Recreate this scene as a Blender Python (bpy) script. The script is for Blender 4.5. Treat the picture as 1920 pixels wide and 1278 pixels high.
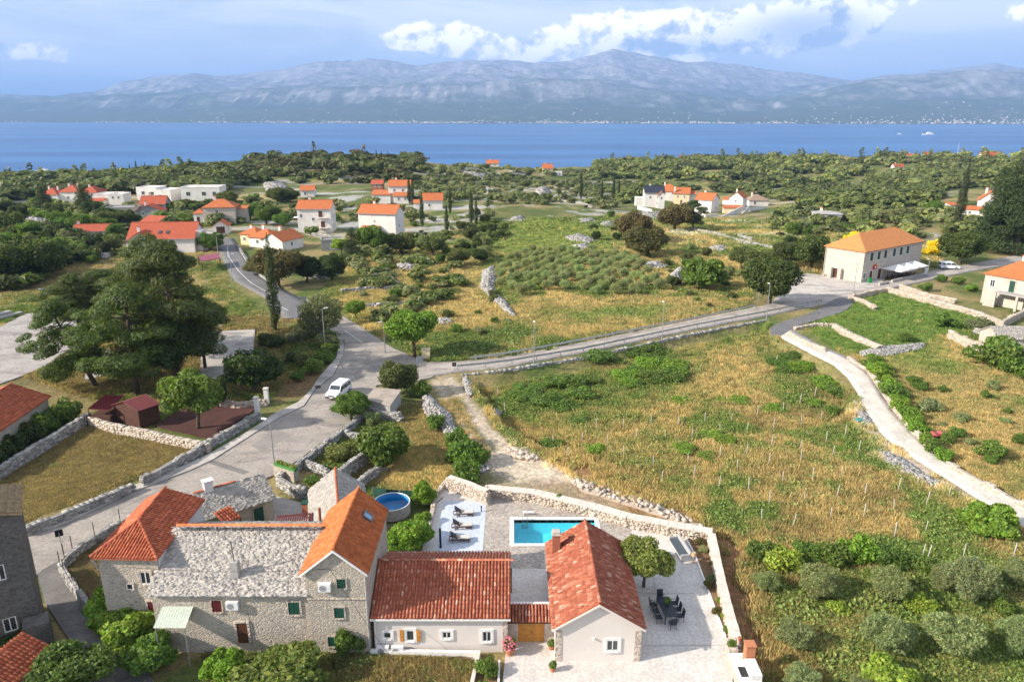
import bpy, math, random
import numpy as np
from mathutils import Vector, Matrix
for o in list(bpy.data.objects): bpy.data.objects.remove(o)
scene = bpy.context.scene
COL = scene.collection
R = math.radians
# ---------------------------------------------------------------- camera, sky, sun, exposure
FPX, CAMH, PITCH = 1380.0, 36.0, math.atan(424/1380.0)
cam = bpy.data.cameras.new('camera'); cam.sensor_width = 36.0; cam.lens = 36.0*FPX/1920.0
cam.clip_start = 1.0; cam.clip_end = 200000.0
camo = bpy.data.objects.new('camera', cam); COL.objects.link(camo)
camo.location = (0, 0, CAMH); camo.rotation_euler = (math.pi/2-PITCH, 0, 0)
scene.camera = camo
SUN_EL, SUN_AZ = R(29.0), R(254.0)          # azimuth from +Y towards +X
TOSUN = Vector((math.sin(SUN_AZ)*math.cos(SUN_EL), math.cos(SUN_AZ)*math.cos(SUN_EL), math.sin(SUN_EL)))
sl = bpy.data.lights.new('sun', 'SUN'); sl.energy = 5.0; sl.angle = R(0.53); sl.color = (1.0, 0.915, 0.79)
so = bpy.data.objects.new('sun', sl); COL.objects.link(so)
so.rotation_euler = TOSUN.to_track_quat('Z', 'Y').to_euler()
so.location = (0, 0, 200)
vs = scene.view_settings
vs.view_transform = 'Standard'; vs.look = 'None'; vs.exposure = 0.92; vs.gamma = 1.0; vs.use_curve_mapping = False
scene.render.engine = 'CYCLES'
cy = scene.cycles
cy.use_denoising = True
try: cy.denoiser = 'OPENIMAGEDENOISE'; cy.denoising_input_passes = 'RGB_ALBEDO_NORMAL'
except Exception: pass
cy.max_bounces = 6; cy.diffuse_bounces = 3; cy.glossy_bounces = 2; cy.transmission_bounces = 4
cy.volume_bounces = 0; cy.transparent_max_bounces = 6
cy.caustics_reflective = False; cy.caustics_refractive = False
cy.use_adaptive_sampling = True; cy.adaptive_threshold = 0.02

class NT:
    """small helper to write node trees"""
    def __init__(s, tree): s.t = tree; s.n = tree.nodes; s.l = tree.links
    def new(s, typ, **kw):
        nd = s.n.new(typ)
        for k, v in kw.items(): setattr(nd, k, v)
        return nd
    def link(s, a, b): s.l.new(a, b)
    def val(s, sock, v):
        if isinstance(v, bpy.types.NodeSocket): s.l.new(v, sock)
        elif v is not None:
            try: sock.default_value = v
            except Exception: sock.default_value = tuple(v)+(1.0,)
    def math(s, op, a, b=None, c=None, clamp=False):
        nd = s.n.new('ShaderNodeMath'); nd.operation = op; nd.use_clamp = clamp
        s.val(nd.inputs[0], a)
        if b is not None: s.val(nd.inputs[1], b)
        if c is not None: s.val(nd.inputs[2], c)
        return nd.outputs[0]
    def vmath(s, op, a, b=None):
        nd = s.n.new('ShaderNodeVectorMath'); nd.operation = op
        s.val(nd.inputs[0], a)
        if b is not None: s.val(nd.inputs[1], b)
        return nd.outputs[0]
    def noise(s, vec, scale, detail=3.0, rough=0.55, dist=0.0):
        nd = s.n.new('ShaderNodeTexNoise'); s.val(nd.inputs['Vector'], vec)
        nd.inputs['Scale'].default_value = scale; nd.inputs['Detail'].default_value = detail
        nd.inputs['Roughness'].default_value = rough; nd.inputs['Distortion'].default_value = dist
        return nd.outputs[0]
    def ramp(s, fac, stops, interp='LINEAR'):
        nd = s.n.new('ShaderNodeValToRGB'); cr = nd.color_ramp; cr.interpolation = interp
        while len(cr.elements) < len(stops): cr.elements.new(0.5)
        for e, (p, c) in zip(cr.elements, stops):
            e.position = p; e.color = tuple(c)+(1.0,) if len(c) == 3 else c
        s.val(nd.inputs[0], fac)
        return nd.outputs[0]
    def mix(s, fac, a, b, typ='MIX'):
        nd = s.n.new('ShaderNodeMix'); nd.data_type = 'RGBA'; nd.blend_type = typ
        s.val(nd.inputs[0], fac); s.val(nd.inputs[6], a); s.val(nd.inputs[7], b)
        return nd.outputs[2]
    def maprange(s, v, a, b, c=0.0, d=1.0, smooth=True):
        nd = s.n.new('ShaderNodeMapRange'); nd.interpolation_type = 'SMOOTHSTEP' if smooth else 'LINEAR'
        s.val(nd.inputs[0], v)
        for i, x in enumerate((a, b, c, d)): nd.inputs[1+i].default_value = x
        return nd.outputs[0]

def make_world():
    w = bpy.data.worlds.new('World'); scene.world = w; w.use_nodes = True
    t = NT(w.node_tree); t.n.clear()
    sky = t.new('ShaderNodeTexSky', sky_type='NISHITA'); sky.sun_disc = False
    sky.sun_elevation = SUN_EL; sky.sun_rotation = SUN_AZ; sky.altitude = 100.0
    sky.air_density = 1.0; sky.dust_density = 1.6; sky.ozone_density = 2.5
    tc = t.new('ShaderNodeTexCoord'); d = tc.outputs['Generated']
    sp = t.new('ShaderNodeSeparateXYZ'); t.link(d, sp.inputs[0])
    x, y, z = sp.outputs
    az = t.math('DEGREES', t.math('ARCTAN2', x, y)); el = t.math('DEGREES', t.math('ARCSINE', z))
    # cloud texture in direction space, flattened towards the horizon
    pv = t.vmath('MULTIPLY', d, (1.0, 1.0, 1.25))
    f1 = t.noise(t.vmath('ADD', pv, (3.1, 1.7, 0.4)), 19.0, 9.0, 0.60, 0.10)
    f1s = t.noise(t.vmath('ADD', pv, (3.1-0.012, 1.7, 0.4+0.016)), 19.0, 6.0, 0.60, 0.10)
    f2 = t.noise(t.vmath('MULTIPLY', d, (1.0, 1.0, 5.0)), 3.2, 6.0, 0.58, 0.6)
    def blob(a0, e0, sa, se_up, se_dn, amp):
        da = t.math('DIVIDE', t.math('SUBTRACT', az, a0), sa)
        de = t.math('SUBTRACT', el, e0)
        up = t.math('DIVIDE', t.math('MAXIMUM', de, 0.0), se_up); dn = t.math('DIVIDE', t.math('MINIMUM', de, 0.0), se_dn)
        r2 = t.math('ADD', t.math('MULTIPLY', da, da), t.math('ADD', t.math('MULTIPLY', up, up), t.math('MULTIPLY', dn, dn)))
        return t.math('MULTIPLY', t.math('POWER', 2.718, t.math('MULTIPLY', r2, -1.0)), amp)
    # cumulus bank over the mountains (azimuth, elevation in degrees)
    bl = None
    for b in [(7.0,4.7,3.8,2.4,1.6,0.40),(12.0,4.8,4.0,1.9,1.3,0.34),(17.5,5.4,4.6,2.5,1.6,0.42),(23.0,5.6,3.4,2.6,1.4,0.26),(3.5,4.4,3.2,1.8,1.2,0.34),(-18.0,8.6,9.0,1.3,1.0,0.30),(-33.0,9.0,7.0,1.6,1.2,0.30),
              (-5.0,5.0,3.0,1.6,1.2,0.38),(-9.0,5.0,2.0,0.9,0.8,0.26),(-1.5,4.6,2.2,1.2,1.0,0.26),
              (-35.0,4.0,3.2,1.6,1.0,0.27),(-31.0,3.6,3.5,0.9,0.8,0.24),(27.3,7.6,1.6,1.4,1.2,0.22),(32.5,6.0,3.0,1.8,1.4,0.22),(38.0,4.6,3.0,1.5,1.2,0.22)]:
        v = blob(*b); bl = v if bl is None else t.math('ADD', bl, v)
    dens = t.math('MULTIPLY_ADD', bl, 1.7, f1)
    a_cum = t.maprange(dens, 0.80, 0.92)
    # shading of the heaps: lit where the texture falls off towards the sun, grey at the flat bases
    lit = t.math('MULTIPLY_ADD', t.math('SUBTRACT', f1, f1s), 5.0, 0.80)
    lit = t.math('ADD', lit, t.math('MULTIPLY', t.math('SUBTRACT', el, 5.0), 0.10), clamp=True)
    greyblob = blob(20.5, 5.3, 4.5, 1.7, 1.3, 0.75)
    greyblob2 = blob(11.5, 4.6, 4.0, 0.7, 0.6, 0.45)
    lit = t.math('SUBTRACT', lit, t.math('ADD', greyblob, greyblob2), clamp=True)
    ccol = t.ramp(lit, [(0.0, (3.2, 4.0, 5.4)), (0.45, (6.6, 6.8, 7.2)), (1.0, (14.5, 13.2, 12.0))])
    # thin veil of high cloud all over
    veil = t.maprange(f2, 0.36, 0.62, 0.10, 0.95)
    base = t.mix(1.0, sky.outputs[0], (1.0, 1.0, 1.0), 'MULTIPLY')
    hz = t.maprange(el, 0.0, 18.0, 1.0, 0.0)
    base = t.mix(t.math('MULTIPLY', hz, 0.75), base, (5.3, 5.8, 6.6))
    skyv = t.mix(veil, base, (7.4, 7.6, 7.9))
    out = t.mix(a_cum, skyv, ccol)
    bg = t.new('ShaderNodeBackground'); t.link(out, bg.inputs[0]); bg.inputs[1].default_value = 0.09
    wo = t.new('ShaderNodeOutputWorld'); t.link(bg.outputs[0], wo.inputs[0])
make_world()
# ---------------------------------------------------------------- numbers: pixel rays, noise, terrain height
CP, SP = math.cos(PITCH), math.sin(PITCH)
def ray(u, v):
    a = (u-960.0)/FPX; b = -(v-639.0)/FPX
    return a, CP+b*SP, -SP+b*CP
def W(u, v, z=0.0):
    dx, dy, dz = ray(u, v); t = (z-CAMH)/dz
    return np.array((dx*t, dy*t, z))
def DY(u, v, Y):
    dx, dy, dz = ray(u, v); t = Y/dy
    return np.array((dx*t, Y, CAMH+dz*t))
def hash2(ix, iy, s):
    n = (ix.astype(np.int64)*374761393 + iy.astype(np.int64)*668265263 + s*1442695041) & 0x7fffffff
    n = ((n ^ (n >> 13))*1274126177) & 0x7fffffff
    n = ((n ^ (n >> 16))*2246822519) & 0x7fffffff
    return (n & 0xffff)/65535.0
def vnoise(x, y, s=0):
    x = np.asarray(x, float); y = np.asarray(y, float)
    ix = np.floor(x); iy = np.floor(y); fx = x-ix; fy = y-iy
    fx = fx*fx*(3-2*fx); fy = fy*fy*(3-2*fy)
    a = hash2(ix, iy, s); b = hash2(ix+1, iy, s); c = hash2(ix, iy+1, s); d = hash2(ix+1, iy+1, s)
    return (a*(1-fx)+b*fx)*(1-fy)+(c*(1-fx)+d*fx)*fy
def fbm(x, y, oct=4, s=0, gain=0.5):
    v = 0; a = 1; n = 0
    for i in range(oct):
        v = v+a*vnoise(x*2**i, y*2**i, s+i*17); n += a; a *= gain
    return v/n
def ridged(x, y, oct=5, s=0):
    v = 0; a = 1; n = 0
    for i in range(oct):
        v = v+a*(1-np.abs(2*vnoise(x*2**i, y*2**i, s+i*31)-1)); n += a; a *= 0.5
    return v/n
def sstep(x, a, b):
    t = np.clip((np.asarray(x, float)-a)/(b-a), 0, 1); return t*t*(3-2*t)
def inpoly(x, y, poly):
    x = np.asarray(x, float); y = np.asarray(y, float); r = np.zeros(x.shape, bool)
    n = len(poly)
    for i in range(n):
        x0, y0 = poly[i][:2]; x1, y1 = poly[(i+1) % n][:2]
        if y0 == y1: continue
        c = ((y0 > y) != (y1 > y)) & (x < (x1-x0)*(y-y0)/(y1-y0)+x0)
        r ^= c
    return r
def polydist(x, y, pts, closed=False):
    """distance to a polyline"""
    x = np.asarray(x, float); y = np.asarray(y, float); d = np.full(x.shape, 1e9)
    n = len(pts)
    for i in range(n if closed else n-1):
        ax, ay = pts[i][:2]; bx, by = pts[(i+1) % n][:2]
        vx, vy = bx-ax, by-ay; L = vx*vx+vy*vy+1e-9
        t = np.clip(((x-ax)*vx+(y-ay)*vy)/L, 0, 1)
        d = np.minimum(d, np.hypot(x-ax-t*vx, y-ay-t*vy))
    return d
# terrain control points: flat shelf of the village, then hills (position from sight line + distance)
_cp = []
for yy in (10, 60, 110, 160, 200):
    for xx in (-260, -180, -120, -60, 0, 60, 120, 180, 260): _cp.append((xx, yy, 0.0))
for u, v, Y in [(-250,350,500),(0,347,520),(150,346,560),(300,337,600),(450,312,560),(560,301,540),(700,300,560),(800,312,640),(900,316,720),(1000,319,820),(1100,316,900),(1200,311,950),(1300,305,950),(1450,302,950),(1600,299,950),(1750,300,900),(1920,301,900),(2200,300,900),
                (0,400,310),(130,392,300),(300,385,300),(450,362,370),(600,352,380),(750,352,360),(900,352,400),(1050,345,480),(960,400,270),(1100,375,360),(1220,392,330),(1400,400,335),(1300,345,560),(1500,345,560),(1700,345,520),(1900,345,480),(1600,400,300),(1850,400,280),(1750,440,225),(1450,430,250),(700,430,245),(250,430,240)]:
    _cp.append(tuple(DY(u, v, Y)))
for xx in (-1500, -1000, -600, -200, 200, 600, 1000, 1500):
    _cp.append((xx, 1250 if xx > -100 else 1000, -78.0)); _cp.append((xx, 1700, -95.0))
for xx in (-1500, -900): _cp.append((xx, 300, -25.0)); _cp.append((xx, 600, -40.0))
for xx in (900, 1500): _cp.append((xx, 300, 0.0)); _cp.append((xx, 600, -8.0))
_cp = np.array(_cp); _S = 300.0
def _tk(r2): return 0.5*r2*np.log(r2+1e-9)
def _fit():
    X = _cp[:, :2]/_S; n = len(X)
    K = _tk(((X[:, None]-X[None])**2).sum(-1))+np.eye(n)*2e-3
    Pm = np.c_[np.ones(n), X]
    A = np.block([[K, Pm], [Pm.T, np.zeros((3, 3))]])
    return np.linalg.solve(A, np.r_[_cp[:, 2], np.zeros(3)])
_wt = _fit()
def Hh(x, y):
    x = np.atleast_1d(np.asarray(x, float)); y = np.atleast_1d(np.asarray(y, float))
    sh = x.shape; x = x.ravel(); y = y.ravel()
    near = (y < 185) & (np.abs(x) < 150); z = np.zeros(x.shape)
    if not near.all(): z[~near] = _Hfar(x[~near], y[~near])
    # the field below the embanked road
    box = (x > -12) & (x < 62) & (y > 60) & (y < 145)
    if box.any():
        X, Y = x[box], y[box]
        z[box] -= np.where(inpoly(X, Y, FIELD), sstep(polydist(X, Y, FIELD, True), 0.1, 1.3)*1.4, 0)
    return z.reshape(sh)
def _Hfar(x, y):
    x = x/_S; y = y/_S; n = len(_cp)
    z = _wt[n]+_wt[n+1]*x+_wt[n+2]*y
    for i in range(n):
        z = z+_wt[i]*_tk((x-_cp[i, 0]/_S)**2+(y-_cp[i, 1]/_S)**2)
    X = x*_S; Y = y*_S
    d = np.maximum(np.maximum((Y-185)/70.0, (np.abs(X)-150)/80.0), 0)
    far = sstep(d, 0, 1)
    z = z*far + far*(fbm(X/60, Y/60, 4, 5)-0.5)*9.0*sstep(Y, 220, 420)
    return z
FIELD = [tuple(W(*p)[:2]) for p in [(866,703),(944,692),(1096,667),(1300,623),(1440,597),(1462,634),(1560,686),(1600,735),(1608,765),(1560,800),(1400,820),(1150,850),(1010,840),(940,800)]]
_Ys = np.exp(np.linspace(math.log(25), math.log(1900), 1400))
def G(u, v):
    """the point of the ground that a sight line meets first"""
    dx, dy, dz = ray(u, v); t = _Ys/dy
    h = Hh(dx*t, _Ys); z = CAMH+dz*t
    k = np.argmax(z < h)
    if not (z < h).any(): k = len(_Ys)-1
    return np.array((dx*t[k], _Ys[k], h[k]))
def gz(x, y): return float(Hh(x, y)[0])
# ---------------------------------------------------------------- objects
def tag(o, label=None, cat=None, group=None, kind=None):
    if label: o['label'] = label
    if cat: o['category'] = cat
    if group: o['group'] = group
    if kind: o['kind'] = kind
    return o
def empty(name, loc=(0, 0, 0), rz=0.0, label=None, cat=None, group=None):
    o = bpy.data.objects.new(name, None); COL.objects.link(o); o.empty_display_size = 0.3
    o.location = tuple(float(c) for c in loc); o.rotation_euler = (0, 0, rz)
    return tag(o, label, cat, group)
class MB:
    def __init__(s): s.v = []; s.f = []; s.n = 0
    def add(s, verts, faces):
        b = s.n; s.v.extend([tuple(map(float, p)) for p in verts]); s.n += len(verts)
        s.f.extend([tuple(b+i for i in f) for f in faces]); return s
    def box(s, c, size, rz=0.0, tilt=None):
        hx, hy, hz = size[0]/2, size[1]/2, size[2]/2
        P = [(-hx,-hy,-hz),(hx,-hy,-hz),(hx,hy,-hz),(-hx,hy,-hz),(-hx,-hy,hz),(hx,-hy,hz),(hx,hy,hz),(-hx,hy,hz)]
        M = Matrix.Rotation(rz, 3, 'Z')
        if tilt is not None: M = M @ Matrix.Rotation(tilt[0], 3, 'X') @ Matrix.Rotation(tilt[1], 3, 'Y')
        P = [tuple(M @ Vector(p)+Vector(c)) for p in P]
        return s.add(P, [(0,3,2,1),(4,5,6,7),(0,1,5,4),(1,2,6,5),(2,3,7,6),(3,0,4,7)])
    def bx(s, x0, x1, y0, y1, z0, z1): return s.box(((x0+x1)/2, (y0+y1)/2, (z0+z1)/2), (x1-x0, y1-y0, z1-z0))
    def prism(s, poly, z0, z1):
        n = len(poly); a = sum(poly[i][0]*poly[(i+1) % n][1]-poly[(i+1) % n][0]*poly[i][1] for i in range(n))
        if a < 0: poly = poly[::-1]
        V = [(p[0], p[1], z0) for p in poly]+[(p[0], p[1], z1) for p in poly]
        return s.add(V, [tuple(range(n))[::-1], tuple(range(n, 2*n))]+[(i, (i+1) % n, n+(i+1) % n, n+i) for i in range(n)])
    def tube(s, pts, rad, n=8, cap=True):
        pts = [Vector(p) for p in pts]; k = len(pts)
        if not hasattr(rad, '__len__'): rad = [rad]*k
        V = []; prev = None
        for i, p in enumerate(pts):
            d = (pts[min(i+1, k-1)]-pts[max(i-1, 0)]).normalized()
            ref = Vector((0, 0, 1)) if abs(d.z) < 0.9 else Vector((1, 0, 0))
            if prev is not None: ref = prev
            b = d.cross(ref).normalized(); a = b.cross(d).normalized(); prev = a
            for j in range(n):
                t = 2*math.pi*j/n; V.append(p+(a*math.cos(t)+b*math.sin(t))*rad[i])
        F = [(i*n+j, i*n+(j+1) % n, (i+1)*n+(j+1) % n, (i+1)*n+j) for i in range(k-1) for j in range(n)]
        if cap: F += [tuple(range(n))[::-1], tuple(range((k-1)*n, k*n))]
        return s.add(V, F)
    def cyl(s, c, r, h, n=16, r2=None):
        return s.tube([c, (c[0], c[1], c[2]+h)], [r, r if r2 is None else r2], n)
    def mesh(s, name, mat=None, smooth=False):
        m = bpy.data.meshes.new(name); m.from_pydata(s.v, [], s.f); m.validate()
        if mat is not None: m.materials.append(mat)
        if smooth: m.polygons.foreach_set('use_smooth', [True]*len(m.polygons))
        m.update(); return m
    def build(s, name, mat=None, parent=None, smooth=False, kind=None):
        return link(name, s.mesh(name, mat, smooth), parent, kind)
def link(name, mesh, parent=None, kind=None):
    o = bpy.data.objects.new(name, mesh); COL.objects.link(o)
    if parent is not None:
        o.parent = parent
        if parent.type == 'EMPTY': o.location = -parent.location     # meshes of placed things are written in world metres
    if kind: o['kind'] = kind
    return o
def npmesh(name, V, F, mat=None, smooth=False):
    """mesh from numpy arrays, all faces of one size"""
    V = np.asarray(V, np.float32); F = np.asarray(F, np.int32); k = F.shape[1]
    m = bpy.data.meshes.new(name); m.vertices.add(len(V)); m.vertices.foreach_set('co', V.ravel())
    m.loops.add(F.size); m.loops.foreach_set('vertex_index', F.ravel())
    m.polygons.add(len(F)); m.polygons.foreach_set('loop_start', np.arange(0, F.size, k, dtype=np.int32))
    if smooth: m.polygons.foreach_set('use_smooth', np.ones(len(F), bool))
    m.update(calc_edges=True)
    if mat is not None: m.materials.append(mat)
    return m
def gridfaces(nx, ny):
    i = np.arange(nx-1)[None, :]; j = np.arange(ny-1)[:, None]; a = j*nx+i
    return np.stack([a, a+1, a+nx+1, a+nx], -1).reshape(-1, 4)
def copy_tree(o, loc=None, rz=None, sc=None, parent=None, label=None, group=None):
    c = o.copy(); COL.objects.link(c); c.parent = parent
    if loc is not None: c.location = tuple(float(q) for q in loc)
    if rz is not None: c.rotation_euler = (0, 0, rz)
    if sc is not None: c.scale = (sc, sc, sc) if not hasattr(sc, '__len__') else sc
    if label: c['label'] = label
    if group: c['group'] = group
    for ch in o.children: copy_tree(ch, parent=c)
    return c
# ---------------------------------------------------------------- materials
MATS = {}
def pmat(name, c1, c2=None, scale=2.0, rough=0.85, bump=0.0, bscale=None, metal=0.0, coords='pos', detail=4.0, spec=0.3, extra=None, bdist=0.05, mott=0.35):
    if name in MATS: return MATS[name]
    m = bpy.data.materials.new(name); m.use_nodes = True; t = NT(m.node_tree); t.n.clear()
    b = t.new('ShaderNodeBsdfPrincipled'); o = t.new('ShaderNodeOutputMaterial'); t.link(b.outputs[0], o.inputs[0])
    b.inputs['Roughness'].default_value = rough; b.inputs['Metallic'].default_value = metal
    b.inputs['Specular IOR Level'].default_value = spec
    if coords == 'pos': p = t.new('ShaderNodeNewGeometry').outputs['Position']
    else: p = t.new('ShaderNodeTexCoord').outputs['Object']
    col = None
    if c2 is None: c2 = tuple(min(1, c*0.8) for c in c1)
    n1 = t.noise(p, scale, detail, 0.6)
    col = t.mix(t.maprange(n1, 0.34, 0.66), c1, c2)
    n2 = t.noise(p, scale*9, 3.0, 0.6)
    col = t.mix(mott, col, t.mix(t.maprange(n2, 0.3, 0.7), (0.55, 0.55, 0.55), (1.35, 1.35, 1.35)), 'MULTIPLY')
    if extra is not None: col = extra(t, p, col)
    t.val(b.inputs['Base Color'], col)
    if bump:
        bn = t.new('ShaderNodeBump'); bn.inputs['Strength'].default_value = bump; bn.inputs['Distance'].default_value = bdist
        t.link(t.noise(p, bscale or scale*12, 4.0, 0.65), bn.inputs['Height']); t.link(bn.outputs[0], b.inputs['Normal'])
    MATS[name] = m; m['bsdf'] = 1
    return m
def stonemat(name, ca, cb, cm, scale=(2.6, 2.6, 4.2), mortar=0.06, bump=0.9, dark=(0.2, 0.19, 0.18)):
    """rubble masonry: cells of stone with joints"""
    if name in MATS: return MATS[name]
    m = bpy.data.materials.new(name); m.use_nodes = True; t = NT(m.node_tree); t.n.clear()
    b = t.new('ShaderNodeBsdfPrincipled'); o = t.new('ShaderNodeOutputMaterial'); t.link(b.outputs[0], o.inputs[0])
    b.inputs['Roughness'].default_value = 0.9; b.inputs['Specular IOR Level'].default_value = 0.2
    p = t.new('ShaderNodeNewGeometry').outputs['Position']
    wob = t.new('ShaderNodeTexNoise'); wob.inputs['Scale'].default_value = 3.0; t.link(p, wob.inputs[0])
    pp = t.vmath('ADD', t.vmath('MULTIPLY', p, scale), t.vmath('MULTIPLY', wob.outputs['Color'], (0.35, 0.35, 0.35)))
    vo = t.new('ShaderNodeTexVoronoi'); vo.feature = 'F1'; t.link(pp, vo.inputs['Vector']); vo.inputs['Scale'].default_value = 1.0; vo.inputs['Randomness'].default_value = 0.85
    ve = t.new('ShaderNodeTexVoronoi'); ve.feature = 'DISTANCE_TO_EDGE'; t.link(pp, ve.inputs['Vector']); ve.inputs['Scale'].default_value = 1.0; ve.inputs['Randomness'].default_value = 0.85
    rs = t.new('ShaderNodeSeparateColor'); t.link(vo.outputs['Color'], rs.inputs[0])
    col = t.mix(rs.outputs[0], ca, cb)
    col = t.mix(t.math('MULTIPLY', t.maprange(rs.outputs[1], 0.75, 1.0), 0.5), col, dark)
    big = t.noise(p, 0.45, 4.0, 0.6)
    col = t.mix(t.math('MULTIPLY', t.maprange(big, 0.45, 0.75), 0.35), col, dark)
    e = t.maprange(ve.outputs['Distance'], 0.0, mortar)
    col = t.mix(e, cm, col)
    col = t.mix(0.4, col, t.mix(t.noise(p, 22.0, 3.0), (0.5, 0.5, 0.5), (1.5, 1.5, 1.5)), 'MULTIPLY')
    t.val(b.inputs['Base Color'], col)
    bn = t.new('ShaderNodeBump'); bn.inputs['Strength'].default_value = bump; bn.inputs['Distance'].default_value = 0.05
    hgt = t.math('ADD', t.maprange(ve.outputs['Distance'], 0.0, 0.16), t.math('MULTIPLY', t.noise(p, 14.0, 4.0), 0.6))
    t.link(hgt, bn.inputs['Height']); t.link(bn.outputs[0], b.inputs['Normal'])
    MATS[name] = m; return m
def pieceMat(name, stops, rough=0.85, noise=6.0, bump=0.4, bscale=25.0, spec=0.25):
    """colour chosen per piece (object or mesh island)"""
    if name in MATS: return MATS[name]
    m = bpy.data.materials.new(name); m.use_nodes = True; t = NT(m.node_tree); t.n.clear()
    b = t.new('ShaderNodeBsdfPrincipled'); o = t.new('ShaderNodeOutputMaterial'); t.link(b.outputs[0], o.inputs[0])
    b.inputs['Roughness'].default_value = rough; b.inputs['Specular IOR Level'].default_value = spec
    g = t.new('ShaderNodeNewGeometry'); oi = t.new('ShaderNodeObjectInfo')
    r = t.math('FRACT', t.math('ADD', g.outputs['Random Per Island'], oi.outputs['Random']))
    col = t.ramp(r, stops)
    n = t.noise(g.outputs['Position'], noise, 4.0, 0.65)
    col = t.mix(0.55, col, t.mix(t.maprange(n, 0.3, 0.7), (0.6, 0.6, 0.6), (1.4, 1.4, 1.4)), 'MULTIPLY')
    t.val(b.inputs['Base Color'], col)
    if bump:
        bn = t.new('ShaderNodeBump'); bn.inputs['Strength'].default_value = bump; bn.inputs['Distance'].default_value = 0.02
        t.link(t.noise(g.outputs['Position'], bscale, 3.0), bn.inputs['Height']); t.link(bn.outputs[0], b.inputs['Normal'])
    MATS[name] = m; return m
def leafmat(name, inst=False, var=0.5):
    """foliage: colour from the object (or from the point it grows on), varied leaf by leaf"""
    if name in MATS: return MATS[name]
    m = bpy.data.materials.new(name); m.use_nodes = True; t = NT(m.node_tree); t.n.clear()
    o = t.new('ShaderNodeOutputMaterial'); g = t.new('ShaderNodeNewGeometry')
    if inst:
        at = t.new('ShaderNodeAttribute'); at.attribute_type = 'INSTANCER'; at.attribute_name = 'col'; c = at.outputs['Color']
    else: c = t.new('ShaderNodeObjectInfo').outputs['Color']
    r = g.outputs['Random Per Island']
    k = t.math('MULTIPLY_ADD', r, var*2, 1.0-var)
    kk = t.new('ShaderNodeCombineColor')
    t.link(t.math('MULTIPLY', k, t.math('MULTIPLY_ADD', t.math('FRACT', t.math('MULTIPLY', r, 7.3)), 0.35, 0.85)), kk.inputs[0]); t.link(k, kk.inputs[1]); t.link(t.math('MULTIPLY', k, 0.95), kk.inputs[2])
    col = t.mix(1.0, t.mix(1.0, c, (1.5, 1.5, 1.42), 'MULTIPLY'), kk.outputs[0], 'MULTIPLY')
    big = t.noise(g.outputs['Position'], 0.9, 2.0)
    col = t.mix(0.5, col, t.mix(big, (0.6, 0.6, 0.6), (1.4, 1.4, 1.4)), 'MULTIPLY')
    d = t.new('ShaderNodeBsdfPrincipled'); d.inputs['Roughness'].default_value = 0.55; d.inputs['Specular IOR Level'].default_value = 0.25
    t.link(col, d.inputs['Base Color'])
    tr = t.new('ShaderNodeBsdfTranslucent'); t.val(tr.inputs[0], t.mix(1.0, col, (1.15, 1.2, 0.75) if inst else (1.2, 1.3, 0.55), 'MULTIPLY'))
    mx = t.new('ShaderNodeMixShader'); mx.inputs[0].default_value = 0.38
    t.link(d.outputs[0], mx.inputs[1]); t.link(tr.outputs[0], mx.inputs[2]); t.link(mx.outputs[0], o.inputs[0])
    MATS[name] = m; return m
# ---------------------------------------------------------------- terrain
SEA = -66.0
def axis(a0, a1, step, grow, start, end):
    c = list(np.arange(a0, a1, step)); s = step; v = c[-1]
    while v < end: s *= grow; v += s; c.append(v)
    s = step; v = c[0]
    while v > start: s *= grow; v -= s; c.insert(0, v)
    return np.array(c)
def pxpoly(pts, z=0.0): return [tuple(W(u, v, z)[:2]) for u, v in pts]
GREEN = np.array((0.105, 0.135, 0.038)); LUSH = np.array((0.105, 0.165, 0.030)); DRY = np.array((0.285, 0.225, 0.105)); STRAW = np.array((0.40, 0.315, 0.145))
BROWN = np.array((0.20, 0.125, 0.060)); SOIL = np.array((0.30, 0.155, 0.085)); PALE = np.array((0.52, 0.43, 0.335)); ROCK = np.array((0.40, 0.385, 0.365)); DARKG = np.array((0.055, 0.075, 0.024))
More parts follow.
